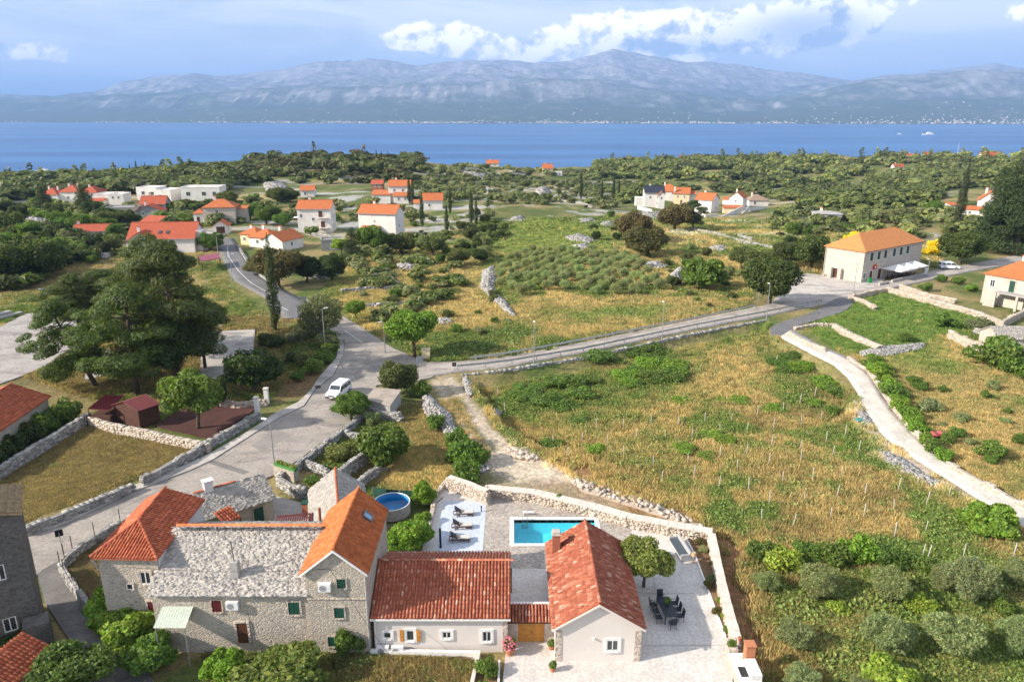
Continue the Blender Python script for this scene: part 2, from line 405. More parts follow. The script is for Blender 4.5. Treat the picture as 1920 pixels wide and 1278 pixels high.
# patches of ground cover, traced on the ground: (polygon, colour, softness in metres, strength)
PATCH = [
 ([(866,703),(1100,667),(1440,597),(1462,634),(1600,735),(1700,900),(1900,1010),(1900,1100),(1500,1080),(1350,1000),(1150,930),(940,800)], None, 2.0, 1.0),
 ([(900,735),(1150,665),(1290,640),(1330,700),(1180,745),(1090,790),(980,770)], GREEN, 4.0, 0.85),
 ([(1440,610),(1490,650),(1560,700),(1590,760),(1480,760),(1440,700),(1420,640)], GREEN, 3.0, 0.7),
 ([(1300,640),(1420,625),(1440,700),(1360,760),(1280,730)], DRY, 3.0, 0.8),
 ([(930,790),(1100,770),(1250,800),(1500,830),(1560,880),(1300,900),(1100,880)], DRY, 4.0, 0.7),
 ([(960,860),(1100,860),(1330,985),(1290,985),(1160,945),(1010,905)], SOIL, 1.5, 0.75),
 ([(1330,1000),(1390,1005),(1470,1200),(1550,1290),(1380,1290)], SOIL, 1.2, 0.95),
 ([(810,706),(850,700),(960,840),(1010,860),(1110,900),(1200,935),(1160,950),(1000,915),(925,905),(890,870),(860,800)], PALE*.75, 0.9, 0.45),
 ([(808,712),(824,709),(852,757),(886,806),(930,855),(960,882),(935,892),(902,860),(866,812),(836,762)], PALE*.92, 0.28, 0.95),
 ([(832,710),(850,705),(886,752),(922,797),(968,844),(944,850),(900,806),(866,760)], PALE*.92, 0.28, 0.95),
 ([(1490,322),(1640,314),(1780,318),(1700,336),(1540,340)], LUSH*.9, 12.0, 0.9),
 ([(1640,306),(1900,302),(1960,318),(1700,314)], GREEN*1.3, 12.0, 0.8),
 ([(905,845),(960,835),(1040,870),(1090,905),(960,900)], PALE*1.15, 0.8, 0.9),
 ([(1612,740),(1640,800),(1700,850),(1800,925),(1760,920),(1690,880),(1640,830),(1600,780)], PALE, 1.0, 0.8),
 ([(1640,850),(1700,850),(1830,930),(1900,990),(1790,930),(1700,890)], PALE, 1.0, 0.85),
 ([(1490,600),(1600,555),(1660,545),(1760,570),(1870,600),(1780,630),(1700,650),(1600,665),(1540,640)], LUSH, 1.5, 0.95),
 ([(1640,690),(1760,680),(1920,720),(1920,900),(1840,890),(1740,820)], DRY, 4.0, 0.75),
 ([(1640,660),(1760,640),(1830,700),(1700,690)], LUSH, 3.0, 0.7),
 ([(900,430),(1000,415),(1150,430),(1150,460),(1100,480),(960,480),(900,470)], np.array((0.17,0.20,0.045)), 4.0, 0.9),
 ([(960,590),(1100,560),(1400,560),(1400,578),(1150,625),(1000,625)], DRY*0.9, 4.0, 0.75),
 ([(1040,585),(1250,570),(1260,590),(1080,605)], LUSH*1.1, 3.0, 0.6),
 ([(640,480),(900,470),(930,560),(960,600),(900,630),(820,620),(700,600),(650,560)], DRY*0.95, 5.0, 0.75),
 ([(800,640),(830,620),(960,615),(1020,625),(960,650),(880,668),(800,668)], GREEN*0.8, 2.0, 0.9),
 ([(400,520),(440,530),(520,570),(500,600),(420,590)], GREEN*1.1, 2.0, 0.7),
 ([(0,500),(250,480),(280,500),(120,545),(0,560)], DRY*0.8, 4.0, 0.6),
 ([(90,1030),(170,1010),(240,985),(230,1110),(150,1180)], BROWN*0.6, 0.6, 0.8),
 ([(0,720),(150,740),(480,740),(620,720),(660,640),(500,590),(300,600),(0,700)], DRY*0.62, 2.0, 0.9),
 ([(165,785),(392,832),(262,895),(40,985),(-40,950),(-40,890)], DRY*0.8, 1.0, 0.95),
 ([(505,750),(560,690),(600,690),(580,740)], BROWN, 1.0, 0.9),
 ([(520,640),(640,600),(640,680),(560,700),(520,680)], GREEN*0.8, 1.5, 0.9),
 ([(700,880),(760,840),(850,830),(860,880),(820,930),(740,930)], STRAW, 0.8, 0.95),
 ([(750,760),(860,745),(900,850),(870,880),(800,830)], DRY*0.9, 1.5, 0.85),
 ([(570,860),(680,790),(760,790),(740,860),(640,890)], GREEN, 1.0, 0.85),
 ([(600,1215),(880,1222),(890,1290),(600,1290)], DRY*0.75, 1.0, 0.8),
 ([(720,1230),(880,1225),(880,1290),(760,1290)], BROWN, 1.5, 0.5),
 ([(1480,1090),(1920,1060),(1920,1290),(1540,1290)], GREEN*1.1, 3.0, 0.75),
 ([(1500,1130),(1600,1120),(1640,1290),(1530,1290)], DRY, 2.0, 0.5),
 ([(440,360),(520,355),(520,385),(450,390)], DRY*1.3, 4.0, 0.9),
]
def ground_colour(X, Y):
    n1 = fbm(X/9.0, Y/9.0, 5, 11); n2 = fbm(X/3.1, Y/3.1, 4, 23); n3 = fbm(X/28.0, Y/28.0, 4, 37)
    a = sstep(n1*0.6+n2*0.4, 0.40, 0.60)[:, None]
    col = DRY*(1-a)+GREEN*a
    b = (sstep(n3, 0.45, 0.62)*sstep(Y, 150, 260)*0.8)[:, None]
    col = col*(1-b)+GREEN*0.9*b
    r = (sstep(fbm(X/14, Y/7, 4, 51), 0.60, 0.68)*sstep(Y, 190, 260)*sstep(Y, 620, 480)*0.9)[:, None]
    col = col*(1-r)+ROCK*r
    for pts, c, soft, k in PATCH:
        P = pxpoly(pts); xs = [p[0] for p in P]; ys = [p[1] for p in P]
        box = (X > min(xs)-6) & (X < max(xs)+6) & (Y > min(ys)-6) & (Y < max(ys)+6)
        idx = np.where(box)[0]
        if not len(idx): continue
        x, y = X[idx], Y[idx]
        jx = (fbm(x/2.3, y/2.3, 3, 71)-0.5)*soft*3; jy = (fbm(x/2.3, y/2.3, 3, 91)-0.5)*soft*3
        ins = inpoly(x+jx, y+jy, P); dd = polydist(x+jx, y+jy, P, True)
        m = np.clip(0.5+np.where(ins, dd, -dd)/(2*soft), 0, 1)*k
        if c is None:
            q = fbm(x/5, y/5, 5, 5); q2 = fbm(x/1.7, y/1.7, 3, 8)
            f = sstep(q*0.65+q2*0.35, 0.42, 0.58)[:, None]; cc = (STRAW*.62+np.array((.02,.022,.006)))*(1-f)+GREEN*1.2*f
            br = sstep(fbm(x/7, y/7, 4, 99), 0.5, 0.65)[:, None]; cc = cc*(1-br*0.6)+BROWN*1.3*br*0.6
        else:
            cc = np.array(c)[None]*(0.8+0.4*fbm(x/1.3, y/1.3, 3, 13))[:, None]
        col[idx] = col[idx]*(1-m[:, None])+cc*m[:, None]
    return col
def ground_material():
    m = bpy.data.materials.new('ground'); m.use_nodes = True; t = NT(m.node_tree); t.n.clear()
    b = t.new('ShaderNodeBsdfPrincipled'); o = t.new('ShaderNodeOutputMaterial'); t.link(b.outputs[0], o.inputs[0])
    b.inputs['Roughness'].default_value = 0.95; b.inputs['Specular IOR Level'].default_value = 0.1
    p = t.new('ShaderNodeNewGeometry').outputs['Position']
    c = t.new('ShaderNodeAttribute'); c.attribute_name = 'cover'
    n = t.noise(p, 2.2, 6.0, 0.7); n2 = t.noise(p, 9.0, 4.0, 0.7)
    col = t.mix(0.75, c.outputs['Color'], t.mix(t.maprange(n, 0.3, 0.7), (0.5, 0.55, 0.5), (1.5, 1.45, 1.45)), 'MULTIPLY')
    col = t.mix(0.6, col, t.mix(t.maprange(n2, 0.3, 0.7), (0.6, 0.6, 0.6), (1.4, 1.4, 1.4)), 'MULTIPLY')
    t.val(b.inputs['Base Color'], col)
    bn = t.new('ShaderNodeBump'); bn.inputs['Strength'].default_value = 0.8; bn.inputs['Distance'].default_value = 0.25
    t.link(t.math('ADD', n, t.math('MULTIPLY', n2, 0.5)), bn.inputs['Height']); t.link(bn.outputs[0], b.inputs['Normal'])
    return m
def make_terrain():
    xs = axis(-62, 62, 0.55, 1.032, -1500, 1500); ys = axis(28, 80, 0.5, 1.0125, 8, 1650)
    X, Y = np.meshgrid(xs, ys); x, y = X.ravel(), Y.ravel()
    z = Hh(x, y)-0.03-0.22*fbm(x/1.4, y/1.4, 3, 3)
    z = np.where((x > 0.0) & (x < 7.85) & (y > 56.4) & (y < 60.6), -2.6, z)
    me = npmesh('terrain', np.c_[x, y, z], gridfaces(len(xs), len(ys)), ground_material(), True)
    a = me.color_attributes.new('cover', 'FLOAT_COLOR', 'POINT')
    c = np.ones((len(x), 4), np.float32); c[:, :3] = ground_colour(x, y); a.data.foreach_set('color', c.ravel())
    return tag(link('terrain', me), kind='structure')
make_terrain()
# ---------------------------------------------------------------- sea and the far coast
def make_sea():
    m = bpy.data.materials.new('sea_water'); m.use_nodes = True; t = NT(m.node_tree); t.n.clear()
    b = t.new('ShaderNodeBsdfPrincipled'); o = t.new('ShaderNodeOutputMaterial'); t.link(b.outputs[0], o.inputs[0])
    p = t.new('ShaderNodeNewGeometry').outputs['Position']
    big = t.noise(t.vmath('MULTIPLY', p, (0.0006, 0.0022, 0.0)), 1.0, 4.0, 0.6)
    t.val(b.inputs['Base Color'], t.mix(t.maprange(big, 0.40, 0.60), (0.015, 0.085, 0.24), (0.030, 0.135, 0.33)))
    b.inputs['Roughness'].default_value = 0.35; b.inputs['IOR'].default_value = 1.33; b.inputs['Specular IOR Level'].default_value = 0.16
    bn = t.new('ShaderNodeBump'); bn.inputs['Strength'].default_value = 1.0; bn.inputs['Distance'].default_value = 1.6
    w = t.noise(t.vmath('MULTIPLY', p, (0.05, 0.11, 0.0)), 1.0, 4.0, 0.6)
    t.link(w, bn.inputs['Height']); t.link(bn.outputs[0], b.inputs['Normal'])
    ys = [600, 1200, 2400, 4800, 9000, 20000, 60000]; V = []; F = []
    for i, yy in enumerate(ys):
        for j in range(9): V.append((-45000+j*11250, yy, SEA))
    return tag(link('sea', npmesh('sea', V, gridfaces(9, len(ys)), m)), kind='structure')
make_sea()
def elev(v): return (215.0-v)/FPX      # tangent of the elevation seen at row v near the horizon
CREST = [(-900,215),(-300,196),(0,187),(60,182),(120,184),(180,188),(240,178),(300,160),(350,151),(420,148),(500,149),(560,140),(620,125),(700,123),(745,123),(800,136),(860,127),(940,123),(1000,127),(1060,124),(1130,108),(1180,116),(1260,128),(1300,125),(1360,135),(1420,143),(1480,150),(1540,158),(1580,153),(1640,146),(1700,138),(1750,133),(1782,128),(1820,137),(1880,149),(1920,150),(2100,152),(2500,180),(3000,200)]
FRONT = [(-900,222),(-200,205),(0,200),(200,192),(300,186),(400,180),(520,176),(620,172),(700,170),(800,168),(900,164),(1000,160),(1100,164),(1200,176),(1260,182),(1300,190),(1340,194),(1400,192),(1440,184),(1500,172),(1560,165),(1620,158),(1680,152),(1760,149),(1850,150),(1920,152),(2200,160),(3000,205)]
def make_mountains():
    us = np.linspace(-900, 2900, 1000); ny = 210
    Yn, Yf = 9000.0, 19000.0
    cu, cv = zip(*CREST); fu, fv = zip(*FRONT)
    k = np.linspace(0, 1, ny)**1.25
    U, K = np.meshgrid(us, k)
    shore = Yn+1400*sstep(U, 900, 0)+2500*sstep(U, 100, -900)-500*sstep(U, 1300, 1600)
    Y = shore+(Yf-shore)*K
    X = (U-960)/FPX*Y*1.035
    crest = np.interp(U, cu, cv); front = np.interp(U, fu, fv)
    rn = ridged(X/2600, Y/2600, 6, 4); rn2 = ridged(X/900+7, Y/900, 5, 9)
    KF = 0.34                                   # the front cliff band
    zf = CAMH+elev(front)*1.02*(shore+(Yf-shore)*KF); zc = CAMH+elev(crest)*0.97*(shore+(Yf-shore)*0.86)
    rise = sstep(K, 0.0, 0.22)*0.42+sstep(K, 0.21+0.04*(rn2-0.5), 0.34)*0.58
    z = SEA+(zf-SEA)*np.clip(rise, 0, 1)
    up = sstep(K, 0.40, 0.86); zz = z+(zc-zf)*up
    dn = 1-0.75*sstep(K, 0.86, 1.0)
    amp = (60+sstep(K, 0.2, 0.7)*420)*sstep(K, 0.02, 0.2)
    rn3 = ridged(X/420+3, Y/420, 4, 19)
    z = (zz-SEA)*dn+SEA + amp*(rn-0.62)*1.1*(1-0.72*sstep(K, 0.55, 0.82)) + 105*(rn2-0.62)*sstep(K, 0.05, 0.3) + 46*(rn3-0.6)*sstep(K, 0.05, 0.25)
    z = np.where(K < 0.004, SEA-5, z)
    # vertical flutes of the cliffs
    cl = np.exp(-((K-0.28)/0.06)**2); z = z+cl*90*(ridged(X/260, Y/1500, 4, 77)-0.6)
    me = npmesh('mountains', np.c_[X.ravel(), Y.ravel(), z.ravel()], gridfaces(len(us), ny), None, False)
    m = bpy.data.materials.new('mountain_rock'); m.use_nodes = True; t = NT(m.node_tree); t.n.clear()
    b = t.new('ShaderNodeBsdfPrincipled'); o = t.new('ShaderNodeOutputMaterial'); t.link(b.outputs[0], o.inputs[0])
    b.inputs['Roughness'].default_value = 1.0; b.inputs['Specular IOR Level'].default_value = 0.0
    g = t.new('ShaderNodeNewGeometry'); p = g.outputs['Position']
    sp = t.new('ShaderNodeSeparateXYZ'); t.link(p, sp.inputs[0]); sn = t.new('ShaderNodeSeparateXYZ'); t.link(g.outputs['Normal'], sn.inputs[0])
    n = t.noise(p, 0.0016, 12.0, 0.72)
    slope = t.math('SUBTRACT', 1.0, sn.outputs[2])
    rock = t.maprange(t.math('ADD', t.math('MULTIPLY', slope, 1.2), t.math('ADD', t.math('MULTIPLY', n, 0.9), t.math('MULTIPLY', sp.outputs[2], 0.0003))), 0.52, 0.80)
    rc = t.mix(t.maprange(t.noise(p, 0.006, 8.0, 0.7), 0.35, 0.65), (0.17, 0.165, 0.16), (0.36, 0.343, 0.327))
    gc = t.mix(t.noise(p, 0.003, 5.0), (0.045, 0.065, 0.032), (0.10, 0.12, 0.06))
    t.val(b.inputs['Base Color'], t.mix(rock, gc, rc))
    bn = t.new('ShaderNodeBump'); bn.inputs['Strength'].default_value = 0.9; bn.inputs['Distance'].default_value = 35.0
    t.link(t.noise(p, 0.009, 7.0, 0.7), bn.inputs['Height']); t.link(bn.outputs[0], b.inputs['Normal'])
    me.materials.append(m)
    tag(link('mountains', me), kind='structure')
    # white towns along the foot of the mountains: one mass of tiny houses
    rng = np.random.default_rng(5); V = []; F = []; cnt = 0
    zg = z.reshape(ny, len(us)); Xg, Yg = X, Y
    tries = 0
    while cnt < 1500 and tries < 60000:
        tries += 1
        u = rng.uniform(-200, 2150)
        d = 0.25+0.75*(vnoise(np.array([u/55.0]), np.array([0.5]), 3)[0] > 0.42)
        d *= 1.0 if u > 420 else 0.35
        d *= 1.3 if 1440 < u < 1800 else 1.0
        if rng.uniform() > d: continue
        kk = abs(rng.normal(0, 0.016 if not 1420 < u < 1920 else 0.032))+0.012
        if rng.uniform() < 0.08: kk += rng.uniform(0, 0.14)
        j = np.searchsorted(k, kk); i = int((u+900)/3800*999)
        if j >= ny or i < 0 or i >= 999: continue
        x, y, zz0 = Xg[j, i]+rng.uniform(-20, 20), Yg[j, i]+rng.uniform(-15, 15), zg[j, i]
        w, dd, h = rng.uniform(8, 20), rng.uniform(8, 14), rng.uniform(5, 11)
        c = len(V); a = rng.uniform(-0.6, 0.6); ca, sa = math.cos(a), math.sin(a)
        for (ax, ay, az) in ((-1,-1,-1.5),(1,-1,-1.5),(1,1,-1.5),(-1,1,-1.5),(-1,-1,1),(1,-1,1),(1,1,1),(-1,1,1)):
            lx, ly = ax*w/2, ay*dd/2; V.append((x+lx*ca-ly*sa, y+lx*sa+ly*ca, max(zz0, SEA+2)+az*h*0.8))
        F += [(c+4,c+5,c+6,c+7),(c,c+1,c+5,c+4),(c+1,c+2,c+6,c+5),(c+2,c+3,c+7,c+6),(c+3,c,c+4,c+7)]; cnt += 1
    tm = pieceMat('far_town', [(0.0, (0.62,0.58,0.54)), (0.4, (0.52,0.49,0.46)), (0.62, (0.45,0.27,0.20)), (1.0, (0.66,0.63,0.60))], noise=0.01, bump=0)
    tag(link('coastal_town', npmesh('coastal_town', V, F, tm)), 'tiny white houses of towns strung along the far shore', 'town', kind='stuff')
make_mountains()
def make_haze():
    m = bpy.data.materials.new('haze'); m.use_nodes = True; t = NT(m.node_tree); t.n.clear()
    o = t.new('ShaderNodeOutputMaterial'); v = t.new('ShaderNodeVolumePrincipled')
    v.inputs['Color'].default_value = (0.32, 0.54, 1.0, 1); v.inputs['Density'].default_value = 0.000070; v.inputs['Anisotropy'].default_value = 0.0
    t.link(v.outputs[0], o.inputs['Volume'])
    h = MB().bx(-46000, 46000, -3000, 61000, -100, 1750).build('haze', m)
    tag(h, 'pale blue haze in the air between island and far mountains', 'haze', kind='stuff')
make_haze()
EXCL = []
# ---------------------------------------------------------------- roads, pavements, courts (laid on the terrain)
def resamp(pts, n):
    P = np.array(pts, float); d = np.r_[0, np.cumsum(np.hypot(*np.diff(P[:, :2], axis=0).T))]
    t = np.linspace(0, d[-1], n); return np.c_[np.interp(t, d, P[:, 0]), np.interp(t, d, P[:, 1])]
def ribbon(name, L, Rr, mat, off=0.02, n=60, m=4, kind='structure'):
    """L, Rr: left and right edge as sight-line pixels on the ground"""
    a = resamp([G(u, v)[:2] for u, v in L], n); b = resamp([G(u, v)[:2] for u, v in Rr], n)
    V = []; w = m+3; EXCL.append([tuple(p) for p in a]+[tuple(p) for p in b[::-1]])
    for i in range(n):
        for j in range(w):
            t = min(max((j-1)/m, 0), 1); p = a[i]*(1-t)+b[i]*t
            V.append((p[0], p[1], (-0.45 if j in (0, w-1) else 0.0)))
    V = np.array(V); V[:, 2] += Hh(V[:, 0], V[:, 1])+off
    return tag(link(name, npmesh(name, V, gridfaces(w, n), mat)), kind=kind)
def slab(name, px, mat, top=0.02, z=0.0, bottom=-0.4, kind='structure', hole=None):
    P = pxpoly(px, z); EXCL.append(P)
    if hole:
        from mathutils.geometry import tessellate_polygon
        x0, x1, y0, y1 = hole; Hq = [(x0,y0),(x1,y0),(x1,y1),(x0,y1)]
        T = tessellate_polygon([[Vector((*p, 0)) for p in P], [Vector((*p, 0)) for p in Hq]]); A = P+Hq
        mb = MB().add([(p[0], p[1], z+top) for p in A], [t if (A[t[1]][0]-A[t[0]][0])*(A[t[2]][1]-A[t[0]][1])-(A[t[1]][1]-A[t[0]][1])*(A[t[2]][0]-A[t[0]][0]) > 0 else t[::-1] for t in T])
        return tag(mb.build(name, mat), kind=kind)
    return tag(MB().prism(P, z+bottom, z+top).build(name, mat), kind=kind)
def trackmarks(t, p, col):
    n = t.noise(t.vmath('MULTIPLY', p, (0.12, 0.35, 1.0)), 1.0, 5.0, 0.6)
    col = t.mix(t.math('MULTIPLY', t.maprange(n, 0.48, 0.66), 0.55), col, (0.15, 0.14, 0.13))
    v = t.new('ShaderNodeTexVoronoi'); v.feature = 'DISTANCE_TO_EDGE'; v.inputs['Scale'].default_value = 0.22
    t.link(t.vmath('ADD', p, t.vmath('MULTIPLY', t.noise(p, 0.9, 4.0), (2.5, 2.5, 0))), v.inputs['Vector'])
    return t.mix(t.math('MULTIPLY', t.maprange(v.outputs['Distance'], 0.0, 0.016, 1.0, 0.0), 0.6), col, (0.10, 0.095, 0.09))
M_ASPH = pmat('worn_asphalt', (0.36, 0.315, 0.272), (0.29, 0.253, 0.22), 0.35, 0.9, 0.3, 30, extra=trackmarks)
M_ASPD = pmat('dark_asphalt', (0.17, 0.165, 0.165), (0.13, 0.127, 0.127), 0.3, 0.85, 0.3, 30, extra=trackmarks)
M_CONC = pmat('pale_concrete', (0.47, 0.43, 0.385), (0.38, 0.345, 0.31), 0.5, 0.9, 0.25, 20, extra=trackmarks)
M_GRAVL = pmat('white_gravel_lane', (0.62, 0.57, 0.50), (0.48, 0.44, 0.385), 0.4, 0.95, 0.5, 12)
M_PAINT = pmat('road_paint', (0.75, 0.74, 0.70), (0.62, 0.6, 0.57), 2.0, 0.8)
main_l = [(-80,1062),(47,1008),(125,983),(249,924),(358,883),(400,863),(520,786),(570,762),(592,730),(626,704),(643,666),(646,645),(631,624),(600,607),(560,597),(522,590),(496,566)]
main_r = [(-80,1200),(80,1068),(115,1048),(150,1017),(227,977),(260,955),(380,935),(520,888),(575,850),(645,800),(690,765),(706,722),(790,712),(812,706),(806,681),(794,677),(738,653),(717,640),(674,611),(650,597),(575,560)]
slab('main_road', main_l+main_r[::-1], M_ASPH, 0.020)
ribbon('upper_road', [(530,597),(502,561),(470,543),(437,525),(415,482),(407,460),(404,448)], [(612,597),(575,566),(520,537),(482,512),(462,482),(445,460),(437,447)], M_ASPD, 0.030, 50)
ribbon('branch_road', [(800,680),(880,677),(943,669),(1093,642),(1300,601),(1418,576),(1500,556),(1596,543),(1668,526),(1737,510),(1803,498),(1930,474)],
       [(800,707),(861,697),(941,688.5),(1093,662),(1300,618),(1441,591.5),(1550,568.5),(1620,553),(1690,537),(1750,524),(1810,511),(1930,490)], pmat('branch_asphalt', (0.42,0.37,0.325), (0.34,0.30,0.265), 0.35, 0.9, 0.3, 30, extra=trackmarks), 0.026, 80)
slab('bar_forecourt', [(1420,576),(1444,571),(1462,548),(1484,525),(1513,512),(1553,517),(1612,527),(1660,522),(1650,534),(1596,548),(1500,559)], pmat('forecourt_concrete', (0.50,0.46,0.41), (0.43,0.39,0.35), 0.3, 0.9, 0.3, 20, extra=trackmarks), 0.036)
slab('lane_bend', [(1553,567),(1575,556),(1590,556),(1599,570),(1585,582),(1563,591),(1527,601),(1490,612),(1484,618),(1462,631),(1447,624),(1443,616),(1458,606),(1500,593),(1527,584)], M_ASPD, 0.032)
ribbon('gravel_lane', [(1447,622),(1461,631),(1504,653),(1563,683),(1589,706),(1607,735),(1615,762),(1635,791),(1661,821),(1694,845),(1800,912),(1930,996)],
       [(1478,613),(1486,618),(1543,650),(1589,670),(1629,699),(1648,732),(1671,765),(1704,801),(1740,840),(1780,868),(1840,902),(1930,950)], M_GRAVL, 0.024, 90)
ribbon('driveway', [(404,452),(380,447),(352,441)], [(425,440),(400,434),(375,430)], M_CONC, 0.03, 20)
# sidewalk with its kerb along the main road
def strip(name, L, Rr, mat, top):
    P = pxpoly(L)+pxpoly(Rr)[::-1]
    return tag(MB().prism(P, -0.4, top).build(name, mat), kind='structure')
swo = [(-80,1050),(40,996),(125,968),(245,913),(350,872),(400,848),(480,800),(515,776),(560,754),(583,732),(598,708),(631,671),(636,642),(629,622)]
swi = [(-80,1060),(47,1007),(125,982),(249,923),(358,882),(400,862),(520,785),(570,761),(591,730),(625,704),(643,666),(645,645),(631,624)]
strip('sidewalk', swo, swi, M_CONC, 0.13)
# painted lines
def paint(name, a, b, w):
    A, B = G(*a)[:2], G(*b)[:2]; d = (B-A)/np.linalg.norm(B-A); nrm = np.array((-d[1], d[0]))*w/2
    n = 8; V = []
    for i in range(n+1):
        p = A+(B-A)*i/n
        for s in (-1, 1):
            q = p+s*nrm; V.append((q[0], q[1], gz(q[0], q[1])+0.038))
    return tag(link(name, npmesh(name, V, gridfaces(2, n+1), M_PAINT)), kind='structure')
paint('road_line', (646,620), (678,642), 0.14); paint('road_line', (521,573), (540,582), 0.14); paint('road_line', (428,480), (446,507), 0.14)
paint('road_line', (446,507), (470,530), 0.14); paint('road_line', (470,530), (512,555), 0.14)
paint('road_line', (426,462), (428,480), 0.14)
# steel drain grating across the road
g0, g1 = W(395,865)[:2], W(462,887)[:2]; dg = (g1-g0)/np.linalg.norm(g1-g0); ng = np.array((-dg[1], dg[0]))
dr = empty('drain_grating', (*((g0+g1)/2), 0.03), 0, 'steel drain grating laid across the road behind the stone barn', 'drain')
fr = MB(); L = np.linalg.norm(g1-g0)
for s in (-1, 1): fr.box((*((g0+g1)/2+ng*s*0.32), 0.03), (L, 0.06, 0.03), math.atan2(dg[1], dg[0]))
fr.build('frame', pmat('dull_steel', (0.22,0.21,0.2), None, 3, 0.6, metal=0.4), dr)
for i in range(24):
    p = g0+dg*(i+0.5)*L/24
    MB().box((p[0], p[1], 0.028), (0.10, 0.62, 0.02), math.atan2(dg[1], dg[0])).build('bar', MATS['dull_steel'], dr)
slab('sports_court', [(-60,640),(0,612),(48,588),(98,585),(144,593),(168,628),(90,684),(40,705),(-60,740)], pmat('court_concrete', (0.40,0.36,0.33), (0.33,0.30,0.275), 0.3, 0.9, 0.2, extra=trackmarks), 0.02)
slab('park_path', [(160,668),(210,655),(208,700),(160,712)], M_CONC, 0.02)
slab('bowling_court', [(392,622),(478,617),(474,680),(450,715),(372,710),(378,660)], M_CONC, 0.024)
slab('play_surface', [(290,798),(394,822),(481,766),(470,756),(386,757),(330,770)], pmat('red_rubber', (0.090,0.036,0.026), (0.065,0.028,0.022), 0.8, 0.9, 0.3), 0.03)
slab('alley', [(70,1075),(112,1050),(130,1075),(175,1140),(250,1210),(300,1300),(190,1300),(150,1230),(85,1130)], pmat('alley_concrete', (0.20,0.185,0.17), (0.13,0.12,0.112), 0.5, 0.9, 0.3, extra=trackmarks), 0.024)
slab('repair_patch', [(470,835),(520,805),(545,815),(492,848)], pmat('asphalt_patch', (.27,.24,.212), (.23,.205,.18), .6, .9, .3, 30), .0245)
slab('repair_patch', [(660,700),(700,690),(706,700),(668,712)], MATS['asphalt_patch'], .0245)
slab('manhole_cover', [(589,725),(599,723),(602,727),(592,729)], pmat('cast_iron', (.07,.065,.06)), .137)
# ---------------------------------------------------------------- generic building pieces
M_WHITE = pmat('white_plaster', (0.76, 0.72, 0.67), (0.68, 0.635, 0.59), 0.5, 0.9, 0.1, 30, mott=.10)
M_GREYPL = pmat('warm_grey_plaster', (0.70, 0.635, 0.575), (0.67, 0.605, 0.55), 0.5, 0.9, 0.05, 30, mott=.06)
M_TRIM = pmat('white_trim', (0.80, 0.77, 0.73), (0.74, 0.71, 0.68), 1.0, 0.7)
M_GLASS = pmat('window_glass', (0.025, 0.035, 0.04), (0.05, 0.06, 0.065), 0.8, 0.08, spec=0.9)
M_GREENSH = pmat('green_shutter', (0.012, 0.060, 0.040), (0.016, 0.075, 0.05), 3.0, 0.6)
M_REDSH = pmat('red_shutter', (0.12, 0.018, 0.016), (0.09, 0.015, 0.014), 3.0, 0.6)
M_WOOD = pmat('honey_wood', (0.58, 0.27, 0.055), (0.46, 0.20, 0.04), 3.0, 0.6)
M_DKWOOD = pmat('dark_wood', (0.11, 0.045, 0.022), (0.075, 0.03, 0.015), 3.0, 0.6)
M_STEEL = pmat('galvanised_steel', (0.50, 0.51, 0.52), (0.42, 0.43, 0.44), 2.0, 0.45, metal=0.7)
M_BLACK = pmat('black_metal', (0.018, 0.018, 0.02), (0.025, 0.025, 0.027), 3.0, 0.5)
M_BRICK = pmat('brick_red', (0.40, 0.15, 0.085), (0.30, 0.11, 0.065), 6.0, 0.9, 0.5, 40)
M_WALLST = stonemat('house_stone', (0.50, 0.43, 0.35), (0.39, 0.333, 0.27), (0.53, 0.465, 0.385), (3.6, 3.6, 5.6), mortar=0.10, bump=0.7)
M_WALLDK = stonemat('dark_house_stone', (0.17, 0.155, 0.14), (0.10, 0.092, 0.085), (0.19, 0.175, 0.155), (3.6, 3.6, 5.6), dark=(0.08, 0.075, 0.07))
M_WARMST = stonemat('cut_stone', (0.60, 0.50, 0.41), (0.47, 0.39, 0.32), (0.55, 0.47, 0.40), (2.2, 2.2, 3.4))
M_TILE = pieceMat('barrel_tile', [(0.0, (0.29,0.085,0.048)), (0.4, (0.34,0.106,0.060)), (0.75, (0.385,0.135,0.080)), (0.92, (0.44,0.19,0.12)), (0.96, (0.50,0.27,0.19)), (1.0, (0.54,0.34,0.25))], noise=3.0)
M_TILEO = pieceMat('orange_tile', [(0.0, (0.42,0.118,0.040)), (0.5, (0.485,0.145,0.048)), (1.0, (0.52,0.175,0.062))], noise=2.0)
M_TILER = pieceMat('old_red_tile', [(0.0, (0.34,0.085,0.04)), (0.5, (0.42,0.115,0.055)), (1.0, (0.48,0.15,0.075))], noise=2.0)
M_SLAB = pieceMat('stone_roof_slab', [(0.0, (0.315,0.29,0.258)), (0.5, (0.345,0.315,0.28)), (1.0, (0.39,0.355,0.315))], noise=2.0, bump=0.3, bscale=14)
def V3(*a): return np.array(a, float)
